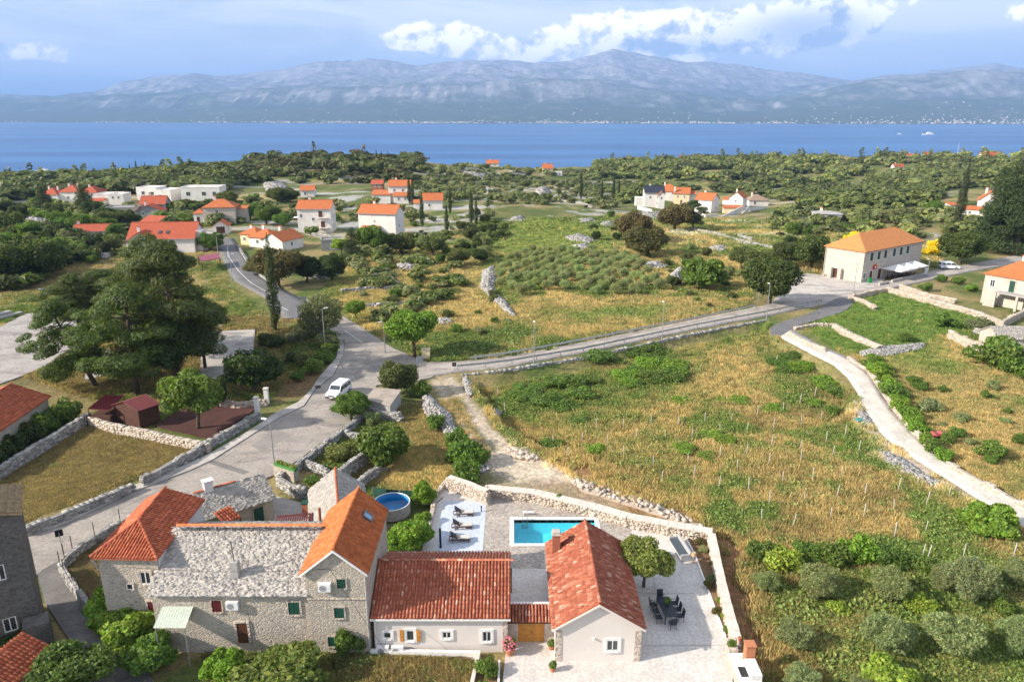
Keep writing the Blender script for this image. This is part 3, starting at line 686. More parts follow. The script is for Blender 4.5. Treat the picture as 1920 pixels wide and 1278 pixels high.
def window(parent, p, u, nrm, w, h, kind='glass', frame=M_TRIM, fw=0.12, shut=None, deep=0.07):
    """p: bottom centre on the wall, u: unit vector along the wall, nrm: outward"""
    p, u, nrm = V3(*p), V3(*u), V3(*nrm); rz = math.atan2(u[1], u[0]); up = V3(0, 0, 1)
    f = MB()
    def b(mb, cu, cz, sw, sh, depth, out): mb.box(tuple(p+u*cu+up*cz+nrm*(out-depth/2+0.0)), (sw, depth, sh), rz)
    b(f, -(w/2+fw/2), h/2, fw, h+2*fw, deep+0.1, deep); b(f, w/2+fw/2, h/2, fw, h+2*fw, deep+0.1, deep)
    b(f, 0, h+fw/2, w, fw, deep+0.1, deep); b(f, 0, -fw/2, w, fw, deep+0.1, deep+0.03)
    fo = f.build('window', frame, parent)
    if kind == 'glass':
        g = MB(); b(g, 0, h/2, w, h, 0.06, 0.012); g.build('pane', M_GLASS, fo)
        m = MB()
        if w > 0.55: b(m, 0, h/2, 0.06, h, 0.05, 0.045)
        b(m, 0, h-0.03, w, 0.06, 0.05, 0.045); b(m, 0, 0.03, w, 0.06, 0.05, 0.045)
        for s in (-1, 1): b(m, s*(w/2-0.03), h/2, 0.06, h-0.12, 0.05, 0.045)
        m.build('sash', M_TRIM, fo)
    else:
        sm = {'green': M_GREENSH, 'red': M_REDSH, 'wood': M_WOOD, 'dark': M_DKWOOD}[kind]
        for s in (-1, 1):
            q = MB(); b(q, s*w/4, h/2, w/2-0.015, h-0.02, 0.05, 0.03)
            n = max(3, int(h/0.16))
            for i in range(n): b(q, s*w/4, h*(i+0.5)/n, w/2-0.12, h/n*0.45, 0.03, 0.045)
            q.build('shutter', sm, fo)
    if shut is not None:
        for s in (-1, 1):
            q = MB(); b(q, s*(w/2+fw+w*0.27), h/2, w*0.5, h+0.1, 0.04, 0.09)
            for z in (0.2, 0.5, 0.8): b(q, s*(w/2+fw+w*0.27), h*z, w*0.46, 0.09, 0.03, 0.112)
            q.build('shutter', shut, fo)
    return fo
def door(parent, p, u, nrm, w, h, mat, frame=M_TRIM, fw=0.14, leaves=2):
    p, u, nrm = V3(*p), V3(*u), V3(*nrm); rz = math.atan2(u[1], u[0]); up = V3(0, 0, 1)
    f = MB()
    def b(mb, cu, cz, sw, sh, depth, out): mb.box(tuple(p+u*cu+up*cz+nrm*(out-depth/2)), (sw, depth, sh), rz)
    for s in (-1, 1): b(f, s*(w/2+fw/2), (h+fw)/2, fw, h+fw, 0.18, 0.09)
    b(f, 0, h+fw/2, w, fw, 0.18, 0.09)
    fo = f.build('door_frame', frame, parent)
    for k in range(leaves):
        c = -w/2+w*(k+0.5)/leaves; q = MB(); b(q, c, h/2, w/leaves-0.02, h, 0.08, 0.03)
        for i in range(5): b(q, c, h*(i+0.5)/5, w/leaves-0.16, h/5*0.72, 0.03, 0.048)
        q.build('door', mat, fo)
    k = MB(); b(k, 0.06, h*0.48, 0.03, 0.14, 0.06, 0.11); k.build('handle', M_BLACK, fo)
    return fo
# --- roof coverings made of single pieces
def barrel_mesh(name, L=0.50, r0=0.076, r1=0.094, seg=6, mat=None):
    V = []; F = []
    for k, (y, r) in enumerate(((0.0, r1), (L, r0))):
        for j in range(seg+1):
            a = math.pi*j/seg; V.append((-math.cos(a)*r, y, math.sin(a)*r*0.85+(0.035 if k == 0 else 0.0)))
    n = seg+1
    for j in range(seg): F.append((j, j+1, n+j+1, n+j))
    # thickness lip at the lower end
    for j in range(seg+1):
        a = math.pi*j/seg; V.append((-math.cos(a)*(r1-0.022), 0.0, math.sin(a)*(r1-0.022)*0.85+0.02))
    for j in range(seg): F.append((2*n+j, 2*n+j+1, j+1, j))
    m = bpy.data.meshes.new(name); m.from_pydata(V, [], [f[::-1] for f in F]); m.materials.append(mat)
    for p in m.polygons: p.use_smooth = p.index < seg
    m.update(); return m
def slope_frame(o, u, v):
    u = Vector(u).normalized(); v = Vector(v).normalized(); n = u.cross(v).normalized()
    if n.z < 0: n = -n
    M = Matrix((u, v, n)).transposed().to_4x4(); M.translation = Vector(o); return M
def lay(parent, name, metas, singles, mats_mesh, rest_name):
    """metas: list of (matrix, variant); the first `singles` become objects, the rest one joined part"""
    for M, k in metas[:singles]:
        o = link(name, mats_mesh[k], parent); o.matrix_local = M
    rest = metas[singles:]
    if rest:
        V = []; F = []; 
        for M, k in rest:
            me = mats_mesh[k]; b = len(V); V += [tuple(M @ v.co) for v in me.vertices]; F += [tuple(b+i for i in p.vertices) for p in me.polygons]
        me = bpy.data.meshes.new(rest_name); me.from_pydata(V, [], F); me.materials.append(mats_mesh[0].materials[0])
        me.polygons.foreach_set('use_smooth', [True]*len(me.polygons)); me.update()
        link(rest_name, me, parent, 'stuff')
def tile_rows(o, u, v, wid, length, dc, drw, rng, clip=None):
    """placements of tiles over a slope; o: lower left corner, u along the eave, v up the slope"""
    M0 = slope_frame(o, u, v); out = []
    nc = max(1, int(round(wid/dc))); nr = max(1, int(round(length/drw))); dc = wid/nc; dr = length/nr
    for r in range(nr):
        for c in range(nc):
            a, b = (c+0.5)*dc, r*dr-0.03
            if clip and not clip(a, b+dr/2): continue
            M = M0 @ Matrix.Translation((a+rng.uniform(-.012, .012), b+rng.uniform(-.02, .02), 0.02+rng.uniform(0, .012))) @ Matrix.Rotation(rng.uniform(-.03, .03), 4, 'Z') @ Matrix.Scale(dr/0.46, 4, (0, 1, 0)) @ Matrix.Scale(dc/0.262, 4, (1, 0, 0))
            out.append((M, rng.randrange(3)))
    return out
TILES = [barrel_mesh('tile', mat=M_TILE) for _ in range(3)]
for k, m in enumerate(TILES):
    for v in m.vertices: v.co.z += 0.004*k; v.co.x *= (1.0, 1.04, 0.97)[k]
TILEO = [barrel_mesh('orange_tile', seg=4, mat=M_TILEO)]*3
TILER = [barrel_mesh('red_tile', seg=4, mat=M_TILER)]*3
def slope_slab(mb, quad, th=0.10):
    q = [Vector(p) for p in quad]; n = (q[1]-q[0]).cross(q[2]-q[0]).normalized()
    if n.z < 0: q = q[::-1]; n = -n
    k = len(q); mb.add([p for p in q]+[p-Vector((0, 0, th)) for p in q], [tuple(range(k)), tuple(range(k, 2*k))[::-1]]+[(i, k+i, k+(i+1) % k, (i+1) % k) for i in range(k)])
def ridge_tiles(parent, a, b, mat_mesh, step=0.38, name='ridge_tile', sc=1.25):
    a, b = Vector(a), Vector(b); d = b-a; n = int(d.length/step)
    for i in range(n):
        M = slope_frame(a+d*(i/n), Vector((0, 0, 1)).cross(d) if False else d.cross(Vector((0, 0, 1))), d)
        o = link(name, mat_mesh, parent); o.matrix_local = M @ Matrix.Scale(sc, 4)
rngT = random.Random(4)
# ---------------------------------------------------------------- villa: long wing
def villa_long():
    x0, x1, y0, y1 = -9.62, -0.32, 43.12, 50.6
    b = empty('villa_wing', ((x0+x1)/2, y0, 0), 0, 'long low grey plastered house with old tile roof and small square windows', 'house')
    w = MB(); ym = 46.85; hz = 2.86
    w.add([(x0,y0,-.6),(x1,y0,-.6),(x1,y1,-.6),(x0,y1,-.6),(x0,y0,hz),(x1,y0,hz),(x1,y1,hz),(x0,y1,hz),(x0,ym,4.68),(x1,ym,4.68)],
          [(0,1,5,4),(2,3,7,6),(1,2,6,9,5),(3,0,4,8,7),(0,3,2,1),(4,5,9,8),(8,9,6,7)])
    w.build('wall', M_GREYPL, b)
    rf = MB(); X0, X1, Y0, Y1 = -9.80, -0.10, 42.86, 50.86
    slope_slab(rf, [(X0,Y0,2.84),(X1,Y0,2.84),(X1,ym,4.74),(X0,ym,4.74)]); slope_slab(rf, [(X1,Y1,2.84),(X0,Y1,2.84),(X0,ym,4.74),(X1,ym,4.74)])
    roof = rf.build('roof', M_TILER, b)
    sl = math.hypot(ym-Y0, 1.9)
    front = tile_rows((X0,Y0,2.84), (1,0,0), (0,ym-Y0,1.9), X1-X0, sl, 0.24, 0.34, rngT)
    rngT.shuffle(front)
    back = tile_rows((X1,Y1,2.84), (-1,0,0), (0,ym-Y1,1.9), X1-X0, sl, 0.24, 0.34, rngT)
    lay(roof, 'tile', front+back, 300, TILES, 'tile_field')
    ridge_tiles(roof, (X0,ym,4.80), (X1,ym,4.80), TILES[0])
    # eaves board, corbels, gable verge, gutter
    MB().bx(X0, X1, Y0-.04, y0, 2.66, 2.80).build('eaves_cornice', M_TRIM, b)
    for i in range(13):
        x = x0+0.35+i*(x1-x0-0.7)/12; MB().bx(x-.07, x+.07, y0-.20, y0+.05, 2.52, 2.655).build('corbel', M_TRIM, b)
    MB().bx(X0, X1, Y1, Y1+.10, 2.72, 2.86).build('gutter', M_TRIM, b)
    # rubble quoin strip at the right corner
    MB().bx(x1-.32, x1+.02, y0-.03, y0+.5, -.3, 2.65).build('quoin_strip', M_WARMST, b)
    u, n = (1,0,0), (0,-1,0)
    for px_, v, ww, hh, sh in [(-8.70,1.05,.55,.5,None),(-7.10,0.85,.55,.85,M_WOOD),(-4.55,1.05,.62,.55,None),(-1.75,0.78,.62,.85,None)]:
        window(b, (px_, y0, v), u, n, ww, hh, 'glass', M_TRIM, .16, sh)
    MB().tube([(x0+.12,y0-.1,2.6),(x0+.12,y0-.1,0)], .045, 8).build('downpipe', M_TRIM, b)
    return b
villa_long()
def villa_gable():
    x0, x1, y0, y1 = 2.98, 8.80, 42.0, 52.1
    b = empty('villa_house', ((x0+x1)/2, y0, 0), 0, 'grey gabled house with old tile roof and one white framed window facing the viewer', 'house')
    xm = 5.87; hz = 2.88; rz = 4.74
    w = MB(); w.add([(x0,y0,-.6),(x1,y0,-.6),(x1,y1,-.6),(x0,y1,-.6),(x0,y0,hz),(x1,y0,hz),(x1,y1,hz),(x0,y1,hz),(xm,y0,rz),(xm,y1,rz)],
          [(0,1,5,8,4),(1,2,6,5),(2,3,7,9,6),(3,0,4,7),(0,3,2,1),(4,8,9,7),(8,5,6,9)])
    w.build('wall', M_GREYPL, b)
    X0, X1, Y0, Y1 = 2.74, 9.02, 41.78, 52.32; e = 2.80; rr = 4.80
    rf = MB(); slope_slab(rf, [(X0,Y1,e),(X0,Y0,e),(xm,Y0,rr),(xm,Y1,rr)]); slope_slab(rf, [(X1,Y0,e),(X1,Y1,e),(xm,Y1,rr),(xm,Y0,rr)])
    roof = rf.build('roof', M_TILER, b)
    sl = math.hypot(xm-X0, 2.0); sr = math.hypot(X1-xm, 2.0)
    lf = tile_rows((X0,Y1,e), (0,-1,0), (xm-X0,0,2.0), Y1-Y0, sl, 0.24, 0.36, rngT); rngT.shuffle(lf)
    rt = tile_rows((X1,Y0,e), (0,1,0), (xm-X1,0,2.0), Y1-Y0, sr, 0.24, 0.36, rngT)
    lay(roof, 'tile', lf+rt, 300, TILES, 'tile_field')
    ridge_tiles(roof, (xm,Y0,rr+.05), (xm,Y1,rr+.05), TILES[1])
    for X in (X0, X1): MB().bx(X-.05, X+.05, Y0, Y1, e-.14, e-.02).build('gutter', M_TRIM, b)
    vb = MB()
    for X in (X0, X1): slope_slab(vb, [(X,Y0-.05,e-.02),(X,Y0+.02,e-.02),(xm,Y0+.02,rr-.02),(xm,Y0-.05,rr-.02)], .16)
    vb.build('verge_board', M_GREYPL, b)
    for (xa, xb) in ((x0-.02, x0+.42), (x1-.42, x1+.02)): MB().bx(xa, xb, y0-.03, y0+.4, -.3, 2.6).build('quoin_strip', M_WARMST, b)
    window(b, (6.87, y0, .95), (1,0,0), (0,-1,0), .80, .85, 'glass', M_TRIM, .17)
    MB().cyl((5.55, y0-.1, 1.9), .07, .12, 10).build('wall_lamp', M_TRIM, b)
    # brick chimney on the left slope
    cx, cyy = 3.45, 50.5
    ch = MB().bx(cx-.30, cx+.30, cyy-.30, cyy+.30, 2.9, 4.75).build('chimney', M_BRICK, roof)
    MB().bx(cx-.36, cx+.36, cyy-.36, cyy+.36, 4.75, 4.85).bx(cx-.28, cx+.28, cyy-.28, cyy+.28, 4.85, 5.05).build('chimney_cap', pmat('chimney_cap', (.50,.44,.38)), roof)
    MB().box((cx-.05, cyy, 3.22), (.95, .95, .05), 0, (0, -.56)).build('flashing', pmat('lead', (.12,.12,.13), None, 3, .5), roof)
    return b
villa_gable()
def entrance():
    b = empty('entrance_gate', (1.35, 43.6, 0), 0, 'covered gateway with orange wooden double door between the two grey houses', 'gate')
    x0, x1, y0 = -0.28, 2.95, 43.9
    w = MB(); w.bx(x0, .40, y0, y0+.35, -.3, 2.2).bx(2.32, x1, y0, y0+.35, -.3, 2.2).bx(.40, 2.32, y0, y0+.35, 1.85, 2.2); w.build('wall', M_WARMST, b)
    door(b, (1.36, y0+.10, 0), (1,0,0), (0,-1,0), 1.9, 1.84, M_WOOD, M_TRIM, .16, 2)
    rf = MB(); slope_slab(rf, [(x0,y0-.55,2.12),(x1-.22,y0-.55,2.12),(x1-.22,y0+.75,2.68),(x0,y0+.75,2.68)], .09); roof = rf.build('roof', M_DKWOOD, b)
    lay(roof, 'tile', tile_rows((x0,y0-.55,2.13), (1,0,0), (0,1.3,.56), x1-.22-x0, 1.41, .24, .42, rngT), 300, TILES, 'tile_field')
    MB().bx(x0, x1-.22, y0+.75, y0+1.05, 2.5, 2.66).build('parapet', M_TRIM, b)
entrance()
# ---------------------------------------------------------------- paving of the yard
def gravelx(t, p, col):
    v = t.new('ShaderNodeTexVoronoi'); v.inputs['Scale'].default_value = 7.0; t.link(p, v.inputs['Vector'])
    s = t.new('ShaderNodeSeparateColor'); t.link(v.outputs['Color'], s.inputs[0])
    return t.mix(0.55, col, t.mix(s.outputs[0], (0.45,0.43,0.42), (1.5,1.48,1.45)), 'MULTIPLY')
M_GRAV = pmat('yard_gravel', (0.42,0.37,0.32), (0.34,0.30,0.265), 0.5, 0.95, 0.9, 9, extra=gravelx)
def stamped(t, p, col):
    n = t.noise(t.vmath('MULTIPLY', p, (2.5, 0.9, 1.0)), 1.0, 6.0, 0.7)
    return t.mix(t.math('MULTIPLY', t.maprange(n, 0.48, 0.66), 0.5), col, (0.46,0.40,0.36))
M_TERR = pmat('white_stamped_concrete', (0.60,0.56,0.515), (0.53,0.49,0.45), 0.5, 0.75, 0.2, 18, extra=stamped)
M_DECK = pmat('pale_blue_deck', (0.50,0.545,0.62), (0.46,0.50,0.57), 0.6, 0.7, 0.1)
M_PEBB = pmat('white_pebble_screed', (0.62,0.58,0.54), (0.56,0.52,0.49), 0.8, 0.9, 0.5, 10)
slab('terrace_paving', [(1150,1066),(1165,1005),(1185,980),(1283,1004),(1303,1042),(1360,1195),(1372,1195),(1374,1300),(940,1300),(948,1226),(960,1226),(960,1066)], M_TERR, 0.05)
slab('gravel_yard', hole=(-.12,7.97,56.2,60.83), px=[(913,919),(935,913),(1003,926),(1116,954),(1188,974),(1183,1000),(1160,1066),(905,1066)], mat=M_GRAV, top=0.062)
slab('passage_paving', [(957,1112),(1032,1112),(1036,1164),(955,1164)], M_PEBB, 0.07)
slab('pebble_screed', [(812,928),(841,893),(913,923),(912,941),(906,1040),(790,1040)], M_PEBB, 0.05)
slab('sun_deck', [(833,940),(912,941),(905,1040),(816,1040),(822,1000)], M_DECK, 0.075)
def joints():
    m = pmat('joint_grey', (0.34,0.31,0.29))
    for a, b in (((1200,1112),(1303,1112)),((1205,1210),(1372,1208)),((1225,1052),(1228,1112))):
        A, B = W(*a, .06), W(*b, .06); d = B-A; L = np.linalg.norm(d)
        o = MB().box(tuple((A+B)/2), (L, .035, .01), math.atan2(d[1], d[0])).build('paving_joint', m); tag(o, kind='structure')
joints()
# ---------------------------------------------------------------- old stone houses beside the villa
def slab_stones():
    out = []; rng = random.Random(8)
    for k in range(6):
        n = rng.choice((5, 6, 6, 7)); a0 = rng.uniform(0, 6); P = []
        for j in range(n):
            a = a0+2*math.pi*(j+rng.uniform(-.25, .25))/n; r = rng.uniform(.8, 1.15); P.append((math.cos(a)*.185*r, math.sin(a)*.125*r))
        t = rng.uniform(.014, .026); V = [(x*1.04, y*1.04, 0) for x, y in P]+[(x+rng.uniform(-.015, .015), y, t+rng.uniform(-.012, .012)) for x, y in P]
        m = bpy.data.meshes.new('roof_slab'); m.from_pydata(V, [], [tuple(range(n, 2*n))]+[(i, (i+1) % n, n+(i+1) % n, n+i) for i in range(n)]); m.materials.append(M_SLAB); m.update(); out.append(m)
    return out
SLABS = slab_stones()
def slab_rows(o, u, v, wid, length, rng, dc=.20, dr=.115, clip=None, rise=None):
    M0 = slope_frame(o, u, v); out = []
    nr = int(length/dr); nc = int(wid/dc)
    for r in range(nr+1):
        for c in range(nc+1):
            a = (c+(.5 if r % 2 else 0)+rng.uniform(-.25, .25))*dc; b = r*dr+rng.uniform(-.07, .07)
            if a > wid or b > length+.1: continue
            if clip and not clip(a, b): continue
            z = .03+rng.uniform(-.006, .008); s = rng.uniform(.8, 1.25)
            M = M0 @ Matrix.Translation((a, b, z)) @ Matrix.Rotation(rng.uniform(-.04, .015)-.05, 4, 'X') @ Matrix.Rotation(rng.uniform(-.04, .04), 4, 'Y') @ Matrix.Rotation(rng.choice((0,math.pi))+rng.uniform(-.5,.5), 4, 'Z') @ Matrix.Scale(s, 4)
            out.append((M, rng.randrange(6)))
    rng.shuffle(out); return out
rngS = random.Random(21)
def gable_walls(x0, x1, y0, y1, zb, e0, ridge, axis, ze=None):
    """closed wall body under a gable roof, ridge along axis"""
    w = MB(); ze = e0 if ze is None else ze
    if axis == 'x':
        ym = (y0+y1)/2; w.add([(x0,y0,zb),(x1,y0,zb),(x1,y1,zb),(x0,y1,zb),(x0,y0,e0),(x1,y0,e0),(x1,y1,ze),(x0,y1,ze),(x0,ym,ridge),(x1,ym,ridge)], [(0,1,5,4),(2,3,7,6),(1,2,6,9,5),(3,0,4,8,7),(0,3,2,1),(4,5,9,8),(8,9,6,7)])
    else:
        xm = (x0+x1)/2; w.add([(x0,y0,zb),(x1,y0,zb),(x1,y1,zb),(x0,y1,zb),(x0,y0,e0),(x1,y0,e0),(x1,y1,e0),(x0,y1,e0),(xm,y0,ridge),(xm,y1,ridge)], [(0,1,5,8,4),(1,2,6,5),(2,3,7,9,6),(3,0,4,7),(0,3,2,1),(4,8,9,7),(8,5,6,9)])
    return w
M_AC = pmat('ac_white', (.78,.77,.75), (.70,.69,.68), 2, .5)
def ac_unit(loc, label):
    b = empty('air_conditioner', loc, 0, label, 'air conditioner')
    x, y, z = loc
    MB().bx(x-.42, x+.42, y-.16, y+.16, z, z+.60).build('casing', M_AC, b)
    g = MB().tube([(x-.12,y-.165,z+.30),(x-.12,y-.185,z+.30)], .22, 16).build('fan_grille', pmat('grille_grey', (.30,.30,.30)), b)
    MB().bx(x-.34, x-.28, y-.14, y+.14, z-.1, z).bx(x+.28, x+.34, y-.14, y+.14, z-.1, z).build('bracket', M_STEEL, b)
    return b
def tower():
    x0, x1, y0, y1 = -13.95, -9.86, 42.80, 50.95; e, rg = 6.60, 8.36; xm = -11.9
    b = empty('tower_house', ((x0+x1)/2, y0, 0), 0, 'tall narrow stone house with orange tile roof, skylight and green shutters', 'house')
    gable_walls(x0, x1, y0, y1, -.8, e, rg-.08, 'y').build('wall', M_WALLST, b)
    X0, X1, Y0, Y1 = -14.25, -9.70, 42.60, 51.12; e0 = 6.52
    rf = MB(); slope_slab(rf, [(X0,Y1,e0-.05),(X0,Y0,e0-.05),(xm,Y0,rg),(xm,Y1,rg)]); slope_slab(rf, [(X1,Y0,e0),(X1,Y1,e0),(xm,Y1,rg),(xm,Y0,rg)])
    roof = rf.build('roof', M_TILEO, b); rr = random.Random(3)
    sl = math.hypot(xm-X0, rg-e0+.05); sr = math.hypot(X1-xm, rg-e0)
    sky = lambda a, c: not (5.35 < a < 6.35 and .95 < c < 1.85)
    T = tile_rows((X0,Y1,e0-.05), (0,-1,0), (xm-X0,0,rg-e0+.05), Y1-Y0, sl, .21, .34, rr)
    T2 = tile_rows((X1,Y0,e0), (0,1,0), (xm-X1,0,rg-e0), Y1-Y0, sr, .21, .34, rr, sky)
    lay(roof, 'tile', T+T2, 0, TILEO, 'tile_field')
    ridge_tiles(roof, (xm,Y0,rg+.05), (xm,Y1,rg+.05), TILEO[0])
    vb = MB()
    for X, ee in ((X0, e0-.05), (X1, e0)): slope_slab(vb, [(X,Y0-.06,ee),(X,Y0+.04,ee),(xm,Y0+.04,rg+.02),(xm,Y0-.06,rg+.02)], .14)
    vb.build('verge_board', M_TRIM, b)
    # skylight lying in the right slope
    M = slope_frame((X1,Y0,e0), (0,1,0), (xm-X1,0,rg-e0)); fr = MB()
    def q(a0, a1, c0, c1, z0, z1, mb):
        P = [M @ Vector(p) for p in ((a0,c0,z0),(a1,c0,z0),(a1,c1,z0),(a0,c1,z0),(a0,c0,z1),(a1,c0,z1),(a1,c1,z1),(a0,c1,z1))]
        mb.add(P, [(0,3,2,1),(4,5,6,7),(0,1,5,4),(1,2,6,5),(2,3,7,6),(3,0,4,7)])
    for a0, a1, c0, c1 in ((5.45,5.55,1.0,1.8),(6.15,6.25,1.0,1.8),(5.55,6.15,1.0,1.1),(5.55,6.15,1.7,1.8)): q(a0, a1, c0, c1, -.05, .2, fr)
    sk = fr.build('skylight', pmat('zinc', (.20,.21,.22), None, 3, .4, metal=.5), roof)
    gl = MB(); q(5.55, 6.15, 1.1, 1.7, -.05, .14, gl); gl.build('pane', pmat('sky_glass', (.18,.30,.42), (.22,.34,.46), 1, .08, spec=1.0), sk)
    u, n = (1,0,0), (0,-1,0)
    window(b, (-11.55, y0, 5.35), u, n, .60, .72, 'green', M_WALLST, .10)
    window(b, (-11.85, y0, 2.95), u, n, .68, .85, 'green', M_WALLST, .10)
    window(b, (-12.5, y0, .62), u, n, .55, .80, 'green', M_WALLST, .10)
    MB().bx(x0-.02, x1+.03, y0-.06, y0, 4.45, 4.53).build('string_course', M_WARMST, b)
    MB().tube([(x1-.05,y0-.08,6.4),(x1-.05,y0-.08,0.2)], .05, 8).build('downpipe', pmat('grey_pipe', (.40,.40,.40)), b)
    return b
tower()
ac_unit((-12.65, 42.62, 5.25), 'white air conditioner on the gable wall of the tall stone house')
def longhouse():
    x0, x1, y0 = -24.7, -13.97, 43.05; ym, e, rg = 47.85, 4.85, 6.98; y1 = 52.0
    b = empty('stone_roof_house', ((x0+x1)/2, y0, 0), 0, 'long stone house under a pale stone slab roof beside the tall house', 'house')
    w = MB(); w.add([(x0,y0,-.8),(x1,y0,-.8),(x1,y1,-.8),(x0,y1,-.8),(x0,y0,e),(x1,y0,e),(x1,y1,e),(x0,y1,e),(x0,ym,rg),(x1,ym,rg)], [(0,1,5,4),(2,3,7,6),(1,2,6,9,5),(3,0,4,8,7),(0,3,2,1),(4,5,9,8),(8,9,6,7)])
    w.build('wall', M_WALLST, b)
    rf = MB(); Y0 = y0-.22; e2 = e-.06
    slope_slab(rf, [(x0-.1,Y0,e2),(x1,Y0,e2),(x1,ym,rg+.02),(x0-.1,ym,rg+.02)], .14); slope_slab(rf, [(x1,y1+.2,e2),(x0-.1,y1+.2,e2),(x0-.1,ym,rg+.02),(x1,ym,rg+.02)], .14)
    roof = rf.build('roof', M_SLAB, b)
    sl = math.hypot(ym-Y0, rg-e2)
    lay(roof, 'roof_slab', slab_rows((x0-.1,Y0,e2), (1,0,0), (0,ym-Y0,rg-e2), x1-x0+.1, sl, rngS), 300, SLABS, 'slab_field')
    lay(roof, 'roof_slab', slab_rows((x1,y1+.2,e2), (-1,0,0), (0,ym-y1-.2,rg-e2), x1-x0+.1, sl, rngS, .3, .2), 0, SLABS, 'slab_field')
    ridge_tiles(roof, (x0,ym,rg+.10), (x1,ym,rg+.10), TILEO[0], .42, 'ridge_tile', 1.5)
    MB().tube([(x0,Y0-.05,e2-.06),(x1,Y0-.05,e2-.06)], .06, 8).build('gutter', pmat('grey_pipe', (.40,.40,.40)), b)
    c = MB().bx(-19.45, -18.95, 43.9, 44.45, 4.9, 6.55).build('chimney', pmat('cement_render', (.42,.40,.37), (.36,.34,.32), 2, .9, .3), roof)
    MB().tube([(-19.2,44.15,6.5),(-19.28,44.15,8.1)], .045, 8).build('flue', pmat('rust_pipe', (.24,.17,.12)), roof)
    u, n = (1,0,0), (0,-1,0)
    window(b, (-15.0, y0, 3.05), u, n, .78, 1.0, 'green', M_WARMST, .14)
    window(b, (-20.3, y0, 3.25), u, n, .66, .95, 'red', M_WARMST, .10)
    door(b, (-18.75, y0, .72), u, n, .75, 1.65, M_DKWOOD, M_WARMST, .16, 1)
    return b
longhouse()
ac_unit((-19.15, 42.88, 3.62), 'white air conditioner under the eaves of the stone roofed house')
ac_unit((-9.02, 42.80, .02), 'left of two white air conditioners standing by the low grey house')
ac_unit((-8.0, 42.80, .02), 'right of two white air conditioners standing by the low grey house')
def hiphouse():
    b = empty('hip_roof_house', (-27.0, 44.6, 0), 0, 'stone house with red hipped tile roof standing above the dark alley', 'house')
    F = [(-29.0,44.75),(-24.75,44.55),(-24.75,52.3),(-28.9,52.3)]; e, rg = 6.62, 7.62
    ra, rb = (-27.35,47.7), (-27.6,52.5)
    w = MB(); V = [(x,y,-.8) for x, y in F]+[(x,y,e) for x, y in F]+[(ra[0],ra[1],rg-.1),(rb[0],52.3,rg-.1)]
    w.add(V, [(0,1,5,4),(1,2,6,5),(2,3,7,9,6),(3,0,4,7),(0,3,2,1),(4,5,8),(5,6,9,8),(7,4,8,9)]); w.build('wall', M_WALLST, b)
    # the right hand wall is rendered pale
    MB().add([(-24.72,44.6,-.5),(-24.72,52.25,-.5),(-24.72,52.25,e-.02),(-24.72,44.6,e-.02)], [(0,1,2,3)]).build('rendered_wall', pmat('pale_render', (.56,.54,.53), (.50,.48,.47), .8, .9, .3), b)
    E = [(-29.3,44.4,e),(-24.55,44.2,e),(-24.55,52.55,e),(-29.2,52.55,e)]; A = (*ra, rg); B = (*rb, rg)
    rf = MB(); slope_slab(rf, [E[0],E[1],A]); slope_slab(rf, [E[1],E[2],B,A]); slope_slab(rf, [E[3],E[0],A,B])
    roof = rf.build('roof', M_TILER, b); rr = random.Random(5)
    def cover(P):
        P = [Vector(p) for p in P]; o = P[0]; u = (P[1]-P[0]).normalized(); n = (P[1]-P[0]).cross(P[2]-P[0]).normalized(); n = n if n.z > 0 else -n; v = n.cross(u)
        loc = [((p-o).dot(u), (p-o).dot(v)) for p in P]; ln = max(c[1] for c in loc); a0 = min(c[0] for c in loc); a1 = max(c[0] for c in loc)
        clip = lambda a, c: bool(inpoly(np.array([a+a0]), np.array([c]), loc)[0])
        return tile_rows(o+u*a0, u, v, a1-a0, ln, .23, .36, rr, clip)
    lay(roof, 'tile', cover([E[0],E[1],A])+cover([E[1],E[2],B,A])+cover([E[3],E[0],A,B]), 0, TILER, 'tile_field')
    up = Vector((0,0,.06))
    for p, q in ((E[0], A), (E[1], A), (A, B)): ridge_tiles(roof, Vector(p)+up, Vector(q)+up, TILER[0])
    d = np.array(F[1])-np.array(F[0]); u = (d[0]/np.linalg.norm(d), d[1]/np.linalg.norm(d), 0); n = (u[1], -u[0], 0)
    window(b, (F[1][0]-1.0, F[1][1]+.05, 4.4), u, n, .75, 1.0, 'glass', M_WARMST, .14)
    window(b, (F[1][0]-.75, F[1][1]+.03, 1.6), u, n, .85, 1.35, 'red', M_WARMST, .15)
    window(b, (F[0][0]+2.0, F[0][1]-.1, 3.9), u, n, .5, .5, 'glass', M_WALLST, .08)
    MB().tube([(-29.2,44.35,6.5),(-29.0,44.4,6.2),(-28.95,44.5,5.6)], .05, 8).build('downpipe', MATS['grey_pipe'], b)
    return b
hiphouse()
def awning():
    b = empty('corrugated_awning', (-22.9, 42.3, 0), 0, 'pale corrugated plastic awning against the stone house wall', 'awning')
    m = pmat('pale_plastic', (.50,.54,.44), (.44,.48,.40), 1, .5); V = []; n = 48
    for i in range(n+1):
        x = -24.05+2.15*i/n; dz = .012*math.cos(i*math.pi*.5)
        V += [(x, 41.5, 3.15+dz), (x, 43.0, 3.75+dz)]
    link('sheet', npmesh('sheet', V, [(2*i, 2*i+2, 2*i+3, 2*i+1) for i in range(n)], m), b)
    for x in (-23.95, -22.0): MB().tube([(x,41.6,0),(x,41.6,3.1)], .04, 8).build('post', M_STEEL, b)
awning()
